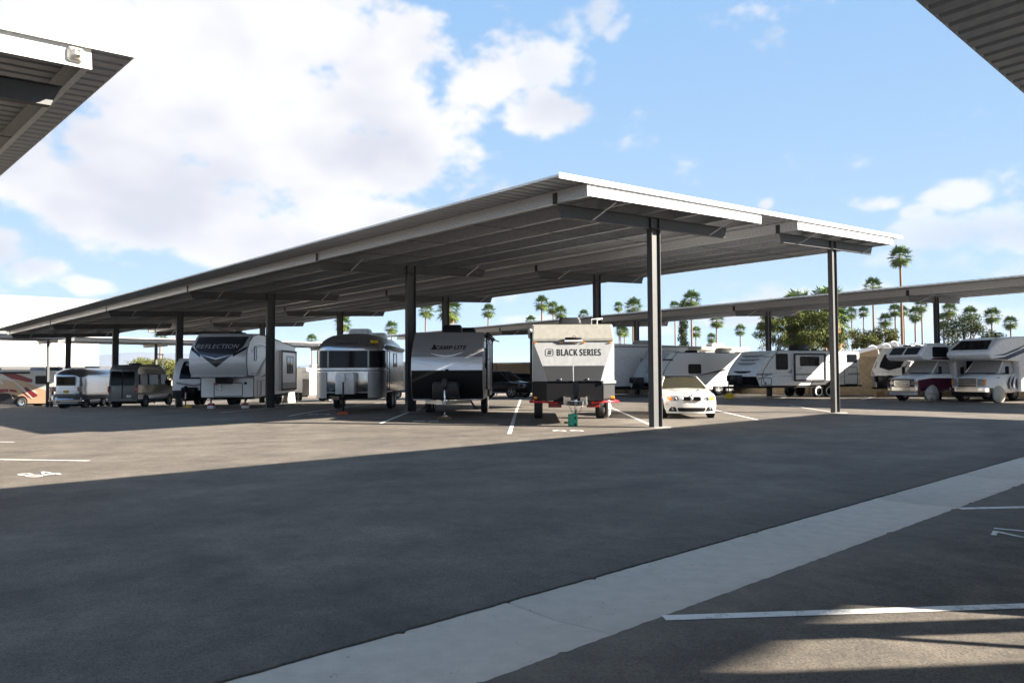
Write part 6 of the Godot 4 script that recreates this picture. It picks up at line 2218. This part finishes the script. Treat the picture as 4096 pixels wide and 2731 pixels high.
func tall_van(t: Node, paint: String):
	# local +z is the nose; the rear doors are at z = -5.8; origin is under the rear
	var s := surf()
	var base := poly([0.0, 0.42, 0.0, 1.2, 0.08, 2.55, 0.35, 2.86, 3.6, 2.9, 4.25, 2.55, 4.95, 1.55, 5.75, 1.2, 5.9, 0.9, 5.9, 0.42])
	s = surf(0)
	var rings := []
	for q in [[-1.0, 0.14], [-0.97, 0.05], [-0.93, 0.0], [0.93, 0.0], [0.97, 0.05], [1.0, 0.14]]:
		var ring := []
		for v in rounded(inset(base, q[1]), [0.05, 0.05, 0.2, 0.2, 0.4, 0.3, 0.3, 0.2, 0.1, 0.05], 4):
			var taper := 1.0 - 0.09 * clampf((v.y - 1.4) / 1.5, 0.0, 1.0)
			ring.append(Vector3(q[0] * taper * 1.0, v.y, v.x))
		rings.append(ring)
	for r in rings.size() - 1:
		for k in rings[r].size():
			var j: int = (k + 1) % rings[r].size()
			quad(s, rings[r][k], rings[r + 1][k], rings[r + 1][j], rings[r][j])
	for r in [rings[0], rings[-1]]:
		var flat := PackedVector2Array()
		for v in r:
			flat.append(Vector2(v.z, v.y))
		var idx := Geometry2D.triangulate_polygon(flat)
		for k in range(0, idx.size(), 3):
			tri(s, r[idx[k]], r[idx[k + 1]], r[idx[k + 2]])
	part(t, "body", s, paint)
	# rear: local view from -z, so right is -x
	var br := Vector3.LEFT
	var bu := Vector3(0, 1.0, 0.055).normalized()
	for sg in [-1.0, 1.0]:
		var d := sub(t, "rear_door")
		window(d, Vector3(sg * 0.42, 1.95, 0.035), br, bu, 0.78, 0.95, 0.12, "glass_dark", "black", 0.02)
		outline(d, "door_edge", Vector3(sg * 0.44, 1.55, 0.01), br, bu, 0.86, 2.1, 0.1, 0.012, "charcoal", 0.02)
		var l := sub(t, "tail_lamp")
		block(l, "red_lens", Vector3(sg * 0.86, 1.05, -0.04), Vector3(sg * 0.99, 1.42, 0.08), "tail_red", 0.015)
		block(l, "clear_lens", Vector3(sg * 0.86, 1.2, -0.045), Vector3(sg * 0.985, 1.28, 0.05), "lens", 0.01)
		block(t, "reflector", Vector3(sg * 0.7, 0.5, -0.1), Vector3(sg * 0.88, 0.56, -0.06), "tail_red", 0.006)
		# side glass
		var r := Vector3.BACK if sg < 0 else Vector3.FORWARD
		for q in [[0.95, 1.1], [2.35, 1.4], [3.85, 0.9]]:
			window(t, Vector3(sg * 0.985, 1.86, q[0]), r, Vector3(-sg * 0.06, 1, 0).normalized(), q[1], 0.72, 0.08, "glass_dark", "black", 0.02, "side_window")
		block(t, "side_rail", Vector3(sg * 0.99, 0.86, 0.3), Vector3(sg * 1.02, 0.96, 5.2), "charcoal", 0.01)
		var mi = block(t, "door_mirror", Vector3(sg * 1.02, 1.4, 4.5), Vector3(sg * 1.22, 1.8, 4.62), "black", 0.03)
	block(t, "rear_bumper", Vector3(-0.95, 0.42, -0.1), Vector3(0.95, 0.62, 0.1), paint, 0.03)
	block(t, "number_plate", Vector3(-0.62, 0.68, -0.02), Vector3(-0.3, 0.84, 0.0), "white", 0.004)
	s = surf(0)
	grid(s, [[Vector3(-0.85, 1.56, 5.0), Vector3(0, 1.56, 5.06), Vector3(0.85, 1.56, 5.0)], [Vector3(-0.78, 2.46, 4.42), Vector3(0, 2.46, 4.48), Vector3(0.78, 2.46, 4.42)]])
	part(t, "windscreen", s, "glass_dark")
	block(t, "chassis", Vector3(-0.85, 0.25, 0.2), Vector3(0.85, 0.43, 5.6), "black", 0.02)
	for z in [1.25, 4.85]:
		for sg in [-1.0, 1.0]:
			wheel(t, Vector3(sg * 0.89, 0.36, z), 0.36, 0.24, "grey", 0)
			s = surf(0)
			lathe(s, [0.0, 0.0, 0.44, 0.0, 0.44, 0.01], Vector3(sg * 1.002, 0.4, z), Vector3(sg, 0, 0), 18)
			part(t, "wheel_arch", s, "black")
	block(t, "roof_vent", Vector3(-0.3, 2.88, 1.4), Vector3(0.3, 2.98, 2.1), "black", 0.03)

func airstream_rear(t: Node):
	airstream_shell(t, 1.27, 3.05, 0.62, -7.6)
	window(t, Vector3(0.0, 2.05, 0.002), R, UPV, 1.5, 0.72, 0.06, "glass_dark", "aluminium_dull", 0.035, "rear_window")
	for sg in [-1.0, 1.0]:
		var l := sub(t, "tail_lamp")
		for k in 2:
			block(l, "lens", Vector3(sg * 0.98 - 0.12, 1.32 + 0.14 * k, -0.16), Vector3(sg * 0.98 + 0.12, 1.42 + 0.14 * k, -0.03), "tail_red", 0.015)
		block(l, "bezel", Vector3(sg * 0.98 - 0.17, 1.26, -0.2), Vector3(sg * 0.98 + 0.17, 1.62, -0.06), "aluminium_dull", 0.02)
	decal(t, "number_plate", [-0.2, 1.14, 0.2, 1.14, 0.2, 1.34, -0.2, 1.34], Vector3(0, 0, 0.006), R, UPV, "yellow")
	outline(t, "rear_hatch", Vector3(0, 1.0, 0.003), R, UPV, 1.7, 0.5, 0.05, 0.015, "charcoal")
	lettering(t, "AIRSTREAM", Vector3(0, 2.58, -0.06), R, Vector3(0, 0.94, -0.34).normalized(), 0.86, 0.085, "charcoal")
	block(t, "bumper", Vector3(-1.3, 0.5, -0.2), Vector3(1.3, 0.6, 0.12), "chrome", 0.03)
	block(t, "chassis", Vector3(-0.95, 0.42, -7.0), Vector3(0.95, 0.6, -0.3), "black", 0.02)
	for z in [-3.2, -4.1]:
		for sg in [-1.0, 1.0]:
			wheel(t, Vector3(sg * 1.08, 0.36, z), 0.36, 0.24, "aluminium_dull", 0)
	roof_unit(t, Vector3(0, 3.0, -3.6), 0.8, 0.24, 0.95, "white")

func class_a():
	var t := thing("motorhome", "tan motorhome with dark red and cream swooshes before the white hall", "motorhome", on_ground(-56.8, 79.6), -91.0)
	# nose at z = 0 pointing right; +x side faces the camera
	var hw := 1.28
	var s := surf()
	prism(s, rounded(poly([-0.05, 0.5, 0.0, 1.2, -0.15, 2.9, -0.55, 3.6, -11.8, 3.6, -12.0, 3.3, -12.0, 0.5]), [0.1, 0.3, 0.6, 0.4, 0.1, 0.2, 0.05], 4), -hw, hw, 0, 0.03)
	part(t, "body", s, "cream")
	var X := hw + 0.001
	var r := Vector3.FORWARD
	decal(t, "swoosh", [1.08, 2.26, 6.81, 2.32, 8.02, 2.76, 8.83, 2.59, 9.64, 2.26, 10.18, 1.95, 10.85, 1.72, 11.53, 1.45, 11.53, 0.4, 1.08, 0.4], Vector3(X, 0, 0), r, UPV, "tan_paint")
	decal(t, "swoosh", [6.44, 2.85, 7.25, 2.63, 7.59, 2.49, 8.02, 2.26, 6.98, 2.46, 6.81, 2.34], Vector3(X + 0.004, 0, 0), r, UPV, "tan_paint")
	decal(t, "swoosh", [1.08, 1.42, 6.14, 1.42, 7.15, 1.42, 8.33, 1.11, 8.16, 0.77, 8.02, 0.37, 1.08, 0.37], Vector3(X + 0.004, 0, 0), r, UPV, "charcoal")
	decal(t, "swoosh", [6.37, 3.47, 6.98, 3.49, 7.82, 3.37, 8.66, 3.1, 9.64, 2.76, 9.64, 2.46, 9.17, 2.49, 8.16, 2.73, 7.59, 2.8, 6.98, 3.1], Vector3(X + 0.004, 0, 0), r, UPV, "dark_red")
	decal(t, "swoosh", [1.08, 1.68, 6.14, 1.79, 7.15, 1.84, 8.02, 1.72, 8.19, 1.48, 7.32, 1.57, 6.14, 1.42, 1.08, 1.35], Vector3(X + 0.004, 0, 0), r, UPV, "dark_red")
	decal(t, "swoosh", [7.25, 2.93, 7.82, 2.63, 8.83, 1.85, 9.78, 0.89, 9.64, 0.83, 8.7, 1.68, 8.02, 2.32], Vector3(X + 0.008, 0, 0), r, UPV, "cream")
	decal(t, "swoosh", [8.77, 1.99, 9.17, 1.95, 10.15, 1.25, 10.15, 1.11, 9.71, 0.94, 9.0, 1.62], Vector3(X + 0.008, 0, 0), r, UPV, "dark_red")
	decal(t, "swoosh", [8.5, 1.58, 8.9, 1.45, 9.37, 1.11, 9.64, 0.81, 9.17, 1.04], Vector3(X + 0.008, 0, 0), r, UPV, "dark_red")
	decal(t, "swoosh", [9.17, 1.95, 9.84, 1.68, 10.15, 1.45, 10.11, 1.31, 9.51, 1.68], Vector3(X + 0.008, 0, 0), r, UPV, "cream")
	decal(t, "swoosh", [6.47, 2.83, 6.95, 2.49, 7.32, 1.79, 7.82, 0.84, 7.72, 0.88, 7.22, 1.79], Vector3(X + 0.012, 0, 0), r, UPV, "tan_paint")
	for q in [[10.6, 2.7, 1.3, 0.8]]:
		window(t, Vector3(X + 0.018, q[1], -q[0]), r, UPV, q[2], q[3], 0.1)
	s = surf(0)
	tube(s, [Vector3(hw + 0.08, 3.42, -2.0), Vector3(hw + 0.08, 3.42, -9.4)], 0.09, 10)
	part(t, "awning_roll", s, "charcoal")
	for z in [-2.0, -8.6]:
		for sg in [-1.0, 1.0]:
			wheel(t, Vector3(sg * (hw - 0.04), 0.5, z), 0.5, 0.3, "chrome", 1, 0.6)
			s = surf(0)
			lathe(s, [0.0, 0.0, 0.6, 0.0, 0.6, 0.012], Vector3(sg * (hw + 0.014), 0.55, z), Vector3(sg, 0, 0), 20)
			part(t, "wheel_arch", s, "black")
	for z in [-5.0, -9.5, -11.2]:
		roof_unit(t, Vector3(0.2, 3.6, z), 0.9, 0.34, 1.2, "charcoal" if z < -10 else "grey")
	block(t, "chassis", Vector3(-1.0, 0.3, -11.7), Vector3(1.1, 0.5, -0.4), "black", 0.02)
	s = surf()
	plate(s, poly([-1.1, 1.4, 1.1, 1.4, 1.0, 2.9, -1.0, 2.9]), Vector3(0, 0, -12.0), Vector3.LEFT, UPV, 0.01, 0.01)
	part(t, "windscreen", s, "glass_dark")
	block(t, "tail_marker", Vector3(X, 1.6, -7.0), Vector3(X + 0.03, 1.7, -6.9), "lens", 0.01)

# ------------------------------------------------------------------ behind the camera: trailers inferred from their shade, plus a rack added for it
func build_behind_camera():
	var n := Vector2(0.78, 0.626)
	var d := Vector2(0.626, -0.78)
	var p := n * -17.05 + d * -0.9
	var t = back_camper("white trailer parked under the nearest canopy out of frame", lot(p.x, p.y), 0.0, "white", 2.9, 7.0)
	var w := U * d.x + W * d.y
	t.rotation.y = atan2(w.x, w.z)
	p = n * -21.4 + d * 2.0
	t = back_camper("cream trailer parked in the bay behind the camera", lot(p.x, p.y), 0.0, "cream", 3.0, 7.4)
	t.rotation.y = atan2(w.x, w.z)
	# unseen narrow trailer and pole, added to lay a strip of shade across the sun patch
	p = n * -18.86 + d * -0.2
	t = thing("added_shade_rack", "unseen narrow pole rack added out of frame to throw a strip of shade", "utility trailer", lot(p.x, p.y), 0.0)
	t.rotation.y = atan2(w.x, w.z)
	block(t, "deck", Vector3(-0.3, 0.42, -2.9), Vector3(0.3, 0.5, 0.0), "wood", 0.01)
	for z in [-2.6, -0.35]:
		block(t, "post", Vector3(-0.03, 0.505, z - 0.03), Vector3(0.03, 1.88, z + 0.03), "steel_mid", 0.005)
	var s := surf(0)
	tube(s, [Vector3(0, 2.0, -3.1), Vector3(0, 2.0, 0.2)], 0.11, 10)
	part(t, "shade_pole", s, "grey")
	for sg in [-1.0, 1.0]:
		wheel(t, Vector3(sg * 0.38, 0.28, -1.5), 0.28, 0.14, "grey", 1)
	a_frame(t, 0.0, 0.8, 0.4, 0.25)

# ------------------------------------------------------------------ palms and trees
# [x right of the camera, distance ahead, height of the crown, size, skirt of dead leaves 0..2, lean, label]
var PALMS := [
	[64.0, 130.5, 20.3, 1.00, 1, -0.31, "tallest fan palm, standing alone above the right canopy"],
	[75.5, 165.4, 19.1, 1.00, 0, 0.05, "fan palm crown just clearing the right canopy roof"],
	[110.7, 258.4, 20.2, 1.00, 2, -0.16, "shaggy fan palm below the right canopy beside its tall column"],
	[114.7, 258.4, 20.5, 1.00, 1, 0.12, "slim fan palm second from the tall right column"],
	[100.8, 213.8, 15.0, 1.00, 1, 0.15, "short full fan palm above the house gable"],
	[103.1, 213.8, 17.6, 1.00, 1, -0.52, "fan palm crowding the tallest palm's trunk on its near side"],
	[133.0, 269.6, 21.5, 1.00, 1, -0.58, "small fan palm behind the tallest palm's trunk"],
	[102.0, 200.0, 15.7, 1.00, 2, 0.40, "shaggy fan palm in the pair before the right canopy post"],
	[114.4, 221.5, 19.4, 1.00, 2, -0.29, "taller fan palm in the pair before the right canopy post"],
	[103.7, 190.8, 13.3, 1.00, 1, -0.32, "fan palm peeping out from behind the right canopy post"],
	[104.4, 187.9, 15.8, 1.00, 2, 1.60, "leaning fan palm with long dead skirt right of the canopy post"],
	[108.7, 187.9, 14.8, 1.00, 1, -0.04, "fan palm rising out of the pine tree"],
	[114.0, 187.9, 14.3, 1.00, 1, 0.40, "fan palm right of the pine tree"],
	[130.0, 206.7, 13.7, 1.00, 1, -0.03, "last fan palm toward the right frame edge"],
	[37.1, 163.2, 16.3, 1.00, 1, 0.17, "fan palm crown above the far canopy beside the ivy column"],
	[50.8, 248.0, 21.8, 1.00, 1, -0.42, "small flat fan palm crown left of the ivy column"],
	[62.6, 269.6, 14.8, 1.00, 1, 0.16, "low fan palm right of the ivy column"],
	[55.4, 213.8, 15.1, 1.00, 2, 0.44, "shaggy fan palm under the far canopy edge"],
	[71.4, 248.0, 14.3, 1.00, 0, 0.03, "lone small fan palm above the white trailer roofs"],
	[74.3, 295.3, 13.8, 1.00, 0, 0.29, "low fan palm top above the long white fifth wheel"],
	[7.0, 182.4, 17.4, 1.00, 1, 0.21, "tallest of the three clustered fan palms above the lettered camper"],
	[11.7, 229.7, 20.1, 1.00, 2, -0.52, "middle fan palm of the cluster above the lettered camper"],
	[13.7, 221.5, 18.1, 1.00, 1, 0.31, "lowest fan palm of the cluster above the lettered camper"],
	[6.2, 258.4, 18.2, 1.00, 0, 0.11, "low fan palm just left of the clustered palms"],
	[24.4, 269.6, 20.8, 1.00, 0, -0.24, "low fan palm between the slim pole and the canopy column"],
	[37.8, 281.9, 24.6, 1.00, 2, -0.56, "small fan palm beside the middle canopy column"],
	[25.2, 163.2, 14.9, 1.00, 0, 0.44, "broad fan palm crown right of the middle canopy column"],
	[37.0, 269.6, 15.5, 1.00, 2, -0.03, "shaggy fan palm seen below the far canopy near the end column"],
	[40.1, 281.9, 15.6, 1.00, 1, 0.26, "slim fan palm below the far canopy near the end column"],
	[-6.4, 221.5, 18.7, 1.00, 2, 0.45, "fan palm with hanging skirt above the silver fronted trailer"],
	[-8.7, 110.7, 10.4, 1.00, 2, 0.26, "large fan palm behind the middle back column"],
	[-20.2, 187.9, 16.3, 1.00, 1, 0.51, "fan palm left of the large palm"],
	[-34.9, 229.7, 14.6, 1.00, 2, -0.13, "fan palm above the polished trailer roof"],
	[-35.7, 167.6, 12.1, 1.00, 2, 0.36, "shaggy fan palm behind the back column over the polished trailer"],
	[-68.0, 269.6, 12.9, 1.00, 0, -0.07, "low fan palm between the fifth wheel and the polished trailer"],
	[-85.7, 193.8, 10.4, 1.00, 2, 0.52, "fan palm with drooping skirt beneath the big canopy's far end"],
	[28.2, 78.0, 7.6, 2.00, 2, 0.3, "shaggy fan palm in the big tree clump, nearer the lone palm"],
	[30.6, 77.0, 7.8, 2.20, 2, -0.3, "shaggy fan palm in the big tree clump, by the end column"],
	[31.9, 79.0, 6.6, 2.00, 2, -0.2, "lower fan palm buried in the big tree clump"]]

func leaf_quad(s: SurfaceTool, a: Vector3, b: Vector3, c: Vector3, d: Vector3, col: Color):
	s.set_color(col)
	quad(s, a, b, c, d)

func palm_crown(sd: int) -> Mesh:
	var r := RandomNumberGenerator.new()
	r.seed = sd
	var s := surf()
	for i in 44:
		var az := TAU * i * 0.381966 + r.randf_range(-0.2, 0.2)
		var f := (i + 0.5) / 44.0            # 0 young and upright, 1 old and drooping
		var el := lerpf(1.4, -1.05, pow(f, 0.95)) + r.randf_range(-0.15, 0.15)
		var dir := Vector3(cos(az) * cos(el), sin(el), sin(az) * cos(el))
		var side := Vector3(-sin(az), 0, cos(az))
		var up := side.cross(dir).normalized() * -1.0
		var pet := r.randf_range(0.75, 1.05)
		var hub := dir * pet + Vector3.DOWN * 0.12 * pet
		var g := r.randf_range(0.75, 1.25)
		var green := Color(0.07 * g, 0.115 * g, 0.03 * g).lerp(Color(0.13, 0.12, 0.035), maxf(0.0, f - 0.6) * 0.9)
		leaf_quad(s, side * 0.02, -side * 0.02, hub - side * 0.015, hub + side * 0.015, Color(0.14, 0.15, 0.04))
		for k in 13:
			var a := lerpf(-1.9, 1.9, k / 12.0) + r.randf_range(-0.05, 0.05)
			var d2 := (dir * cos(a) + side * sin(a)).normalized()
			var len := r.randf_range(0.72, 0.95) * (1.0 - 0.2 * absf(a) / 1.9)
			var cross := (side * cos(a) - dir * sin(a)).normalized() * 0.07
			var mid := hub + d2 * len * 0.55 + up * 0.05
			var tip := hub + d2 * len + Vector3.DOWN * r.randf_range(0.05, 0.3)
			leaf_quad(s, hub, mid - cross, mid - cross * 0.2, hub + d2 * 0.1, green)
			leaf_quad(s, hub, hub + d2 * 0.1, mid + cross * 0.2, mid + cross, green * 0.92)
			leaf_quad(s, mid - cross, mid + cross, tip + cross * 0.15, tip - cross * 0.15, green)
	s.generate_normals()
	return s.commit()

func palm_skirt(sd: int, long: float) -> Mesh:
	var r := RandomNumberGenerator.new()
	r.seed = sd
	var s := surf()
	for i in 46:
		var az := r.randf() * TAU
		var o := Vector3(cos(az), 0, sin(az))
		var side := Vector3(-sin(az), 0, cos(az))
		var y0 := r.randf_range(-0.5, 0.1)
		var len := r.randf_range(0.6, 1.2) * long
		var out := r.randf_range(0.35, 0.95)
		var a := o * 0.18 + UPV * y0
		var b := o * out + UPV * (y0 - 0.35)
		var g := r.randf_range(0.6, 1.2)
		var col := Color(0.3 * g, 0.19 * g, 0.085 * g)
		leaf_quad(s, a - side * 0.015, a + side * 0.015, b + side * 0.02, b - side * 0.02, col)
		for k in 5:
			var sp := r.randf_range(-0.35, 0.35)
			var c := b + side * sp * 0.6 + UPV * (-len * 0.55) + o * r.randf_range(-0.2, 0.05)
			var d := c + UPV * (-len * 0.45) - o * 0.1 + side * sp * 0.2
			leaf_quad(s, b - side * 0.03, b + side * 0.03, c + side * 0.05, c - side * 0.05, col)
			leaf_quad(s, c - side * 0.05, c + side * 0.05, d + side * 0.008, d - side * 0.008, col * 0.9)
	s.generate_normals()
	return s.commit()

func clump(s: SurfaceTool, r: RandomNumberGenerator, c: Vector3, rad: Vector3, n: int, size: float, col: Color, hang := 0.0, slim := 0.45):
	# small leaves scattered through a ragged ball
	for i in n:
		var d := Vector3(r.randfn(), r.randfn(), r.randfn()).normalized() * pow(r.randf(), 0.45)
		var p := c + d * rad * r.randf_range(0.85, 1.12)
		var a := Vector3(r.randfn(), r.randfn(), r.randfn()).normalized()
		a = (a + Vector3.DOWN * hang).normalized()
		var b := a.cross(Vector3(r.randfn(), r.randfn(), r.randfn())).normalized() * size * slim
		a *= size * r.randf_range(0.6, 1.3)
		var g := r.randf_range(0.65, 1.35)
		leaf_quad(s, p - b * 0.5, p + a * 0.5 - b, p + a, p + a * 0.5 + b, Color(col.r * g, col.g * g, col.b * g))

func limb(s: SurfaceTool, a: Vector3, b: Vector3, r0: float, r1: float, bend: Vector3):
	var pts := []
	for k in 6:
		var f := k / 5.0
		pts.append(a.lerp(b, f) + bend * sin(f * PI))
	tube(s, pts, r0, 8, r1)

func build_trees():
	var crowns := []
	var skirts := []
	for i in 4:
		crowns.append(palm_crown(100 + i))
		skirts.append([palm_skirt(200 + i, 0.55), palm_skirt(300 + i, 1.25)])
	for i in PALMS.size():
		var q: Array = PALMS[i]
		var g := on_ground(q[0], q[1])
		g.y = -1.0
		var t := thing("fan_palm", q[6], "palm tree", g, i * 47.0, "fan palms beyond the lot")
		var h: float = q[2] + 1.0
		var s := surf(0)
		var pts := []
		var ln := Vector3(q[5], 0, q[5] * 0.4).rotated(UPV, deg_to_rad(-i * 47.0))
		for k in 9:
			var f := k / 8.0
			pts.append(Vector3(0, h * f, 0) + ln * (f * f - 1.0) + ln * 0.3 * sin(f * PI * 1.5))
		tube(s, pts, 0.27, 9, 0.17)
		part(t, "trunk", s, "trunk")
		var c := part_mesh(t, "crown", crowns[i % 4], "leaf")
		c.position = pts[-1]
		c.rotation_degrees.y = i * 71.0
		c.scale = Vector3.ONE * (1.3 + 0.16 * ((i * 7) % 5) / 4.0)
		if q[4] > 0:
			var k2 := part_mesh(t, "dead_skirt", skirts[(i + 1) % 4][q[4] - 1], "leaf")
			k2.position = pts[-1] - Vector3(0, 0.15, 0)
			k2.rotation_degrees.y = i * 33.0
			k2.scale = Vector3(1.0 + 0.25 * (q[3] - 1.0), q[3], 1.0 + 0.25 * (q[3] - 1.0))
	# broad feathery tree with a leaning dark trunk
	var r := RandomNumberGenerator.new()
	r.seed = 8
	var t := thing("mesquite_tree", "broad feathery green tree with leaning dark limbs behind the side on trailer", "tree", on_ground(28.5, 76.0))
	var s := surf(0)
	limb(s, Vector3(0, 0, 0), Vector3(-1.6, 4.6, 0), 0.3, 0.17, Vector3(0.3, 0, 0))
	limb(s, Vector3(-0.9, 3.2, 0), Vector3(1.0, 6.4, 0.5), 0.16, 0.07, Vector3(0.2, 0.2, 0))
	limb(s, Vector3(-1.4, 4.2, 0), Vector3(-3.6, 6.2, -0.4), 0.15, 0.06, Vector3(0, 0.4, 0))
	limb(s, Vector3(-0.6, 2.4, 0), Vector3(2.6, 5.2, 0.4), 0.13, 0.05, Vector3(0, 0.3, 0))
	part(t, "trunk", s, "bark_dark")
	s = surf()
	for k in 60:
		var an := r.randf() * TAU
		var rad := sqrt(r.randf())
		var c := Vector3(-1.2 + cos(an) * rad * 4.2, 6.0 + sin(an) * rad * 1.9 - 0.07 * pow(cos(an) * rad * 4.2, 2.0) * 0.9, r.randf_range(-1.6, 1.6))
		var b := r.randf_range(0.45, 0.95)
		clump(s, r, c, Vector3(b * 1.25, b * 0.6, b), 330, 0.24, Color(0.085, 0.098, 0.028), 1.1, 0.16)
	for k in 26:
		# fronds trailing below the crown
		var c := Vector3(r.randf_range(-5.2, 3.2), r.randf_range(3.4, 5.0), r.randf_range(-1.4, 1.4))
		clump(s, r, c, Vector3(0.35, 0.75, 0.35), 130, 0.24, Color(0.1, 0.11, 0.03), 1.8, 0.14)
	part(t, "crown", s, "leaf")
	# tall narrow ivy clad column
	t = thing("ivy_column", "narrow dark green ivy clad palm trunk beyond the far canopy", "tree", on_ground(32.4, 150.0))
	t.position.y = -1.0
	s = surf(0)
	tube(s, [Vector3(0, 0, 0), Vector3(0, 15.5, 0)], 0.35, 8, 0.2)
	part(t, "trunk", s, "bark_dark")
	s = surf()
	for k in 16:
		clump(s, r, Vector3(r.randf_range(-0.15, 0.15), 1.0 + k * 0.95, 0), Vector3(0.75 + 0.5 * (1.0 - k / 16.0), 0.75, 0.75), 260, 0.3, Color(0.035, 0.055, 0.018), 0.2, 0.5)
	part(t, "crown", s, "leaf")
	# pine
	t = thing("pine_tree", "rounded dark pine tree above the motorhome roofs", "tree", on_ground(62.5, 110.0))
	s = surf(0)
	limb(s, Vector3(0.3, -1, 0), Vector3(0, 8.6, 0), 0.32, 0.1, Vector3(0.2, 0, 0))
	for q in [[2.2, -2.4, 3.6], [2.8, 2.8, 5.2], [4.0, -1.8, 6.4], [4.4, 2.0, 7.2], [2.4, 4.4, 4.4]]:
		limb(s, Vector3(0.1, q[0], 0), Vector3(q[1], q[2], 0.3), 0.12, 0.05, Vector3(0, -0.2, 0))
	part(t, "trunk", s, "bark_dark")
	s = surf()
	for q in [[-1.0, 8.0, 0.0, 1.7], [0.8, 8.4, 0.5, 1.6], [-2.0, 6.6, 0.3, 1.5], [0.2, 6.9, -0.4, 1.8], [1.8, 7.3, 0.2, 1.2], [-3.0, 4.3, 0.0, 1.1], [-1.4, 4.9, 0.5, 1.3], [3.6, 6.2, 0.2, 1.3], [5.0, 5.8, 0.0, 1.2], [0.6, 4.4, 0.2, 1.5], [4.3, 4.9, 0.3, 1.0], [-0.6, 3.2, 0.0, 1.5], [6.0, 5.0, 0.0, 0.8]]:
		clump(s, r, Vector3(q[0], q[1], q[2]), Vector3(q[3], q[3] * 0.72, q[3]), 900, 0.24, Color(0.055, 0.075, 0.03), -0.2, 0.3)
	part(t, "crown", s, "leaf")
	# round trees behind the far left rows, and scrub between the vans
	for q in [[-46.5, 102.0, 3.2, 5.8, "large round yellow green tree behind the taupe van"], [-52.5, 104.0, 2.2, 4.2, "smaller round tree against the white hall corner"], [-40.8, 100.0, 2.4, 5.0, "round tree just left of the fifth wheel trailer"], [-28.0, 104.0, 2.6, 4.0, "wide low bush seen past the fifth wheel's rear"], [47.5, 92.0, 1.6, 4.6, "thin greyish bush above the maroon motorhome"], [33.5, 100.0, 2.0, 4.4, "soft olive bush by the low grey roof"], [38.5, 84.0, 2.2, 6.2, "yellow green tree right of the tall end column"], [27.5, 120.0, 2.6, 4.6, "pale bush under the ivy column"]]:
		t = thing("round_tree", q[4], "tree", on_ground(q[0], q[1]), 0.0, "trees beyond the lot")
		s = surf(0)
		limb(s, Vector3.ZERO, Vector3(0.2, q[3] * 0.6, 0), 0.18, 0.08, Vector3(0.15, 0, 0))
		for k in 3:
			limb(s, Vector3(0.1, q[3] * 0.4, 0), Vector3((k - 1) * q[2] * 0.6, q[3] * 0.75, 0.3 * k - 0.3), 0.1, 0.04, Vector3(0, 0.2, 0))
		part(t, "trunk", s, "bark_dark")
		s = surf()
		var thin: bool = q[4].begins_with("thin")
		for k in 22:
			var c := Vector3(r.randf_range(-0.95, 0.95) * q[2], q[3] - r.randf_range(0.2, 1.0) * q[2] * 0.9, r.randf_range(-0.5, 0.5) * q[2])
			var rad: float = q[2] * r.randf_range(0.2, 0.42)
			clump(s, r, c, Vector3(rad, rad * 0.75, rad), 70 if thin else 300, 0.2, Color(0.1, 0.1, 0.06) if thin else Color(0.095, 0.1, 0.032), 0.3, 0.3)
		part(t, "crown", s, "leaf")
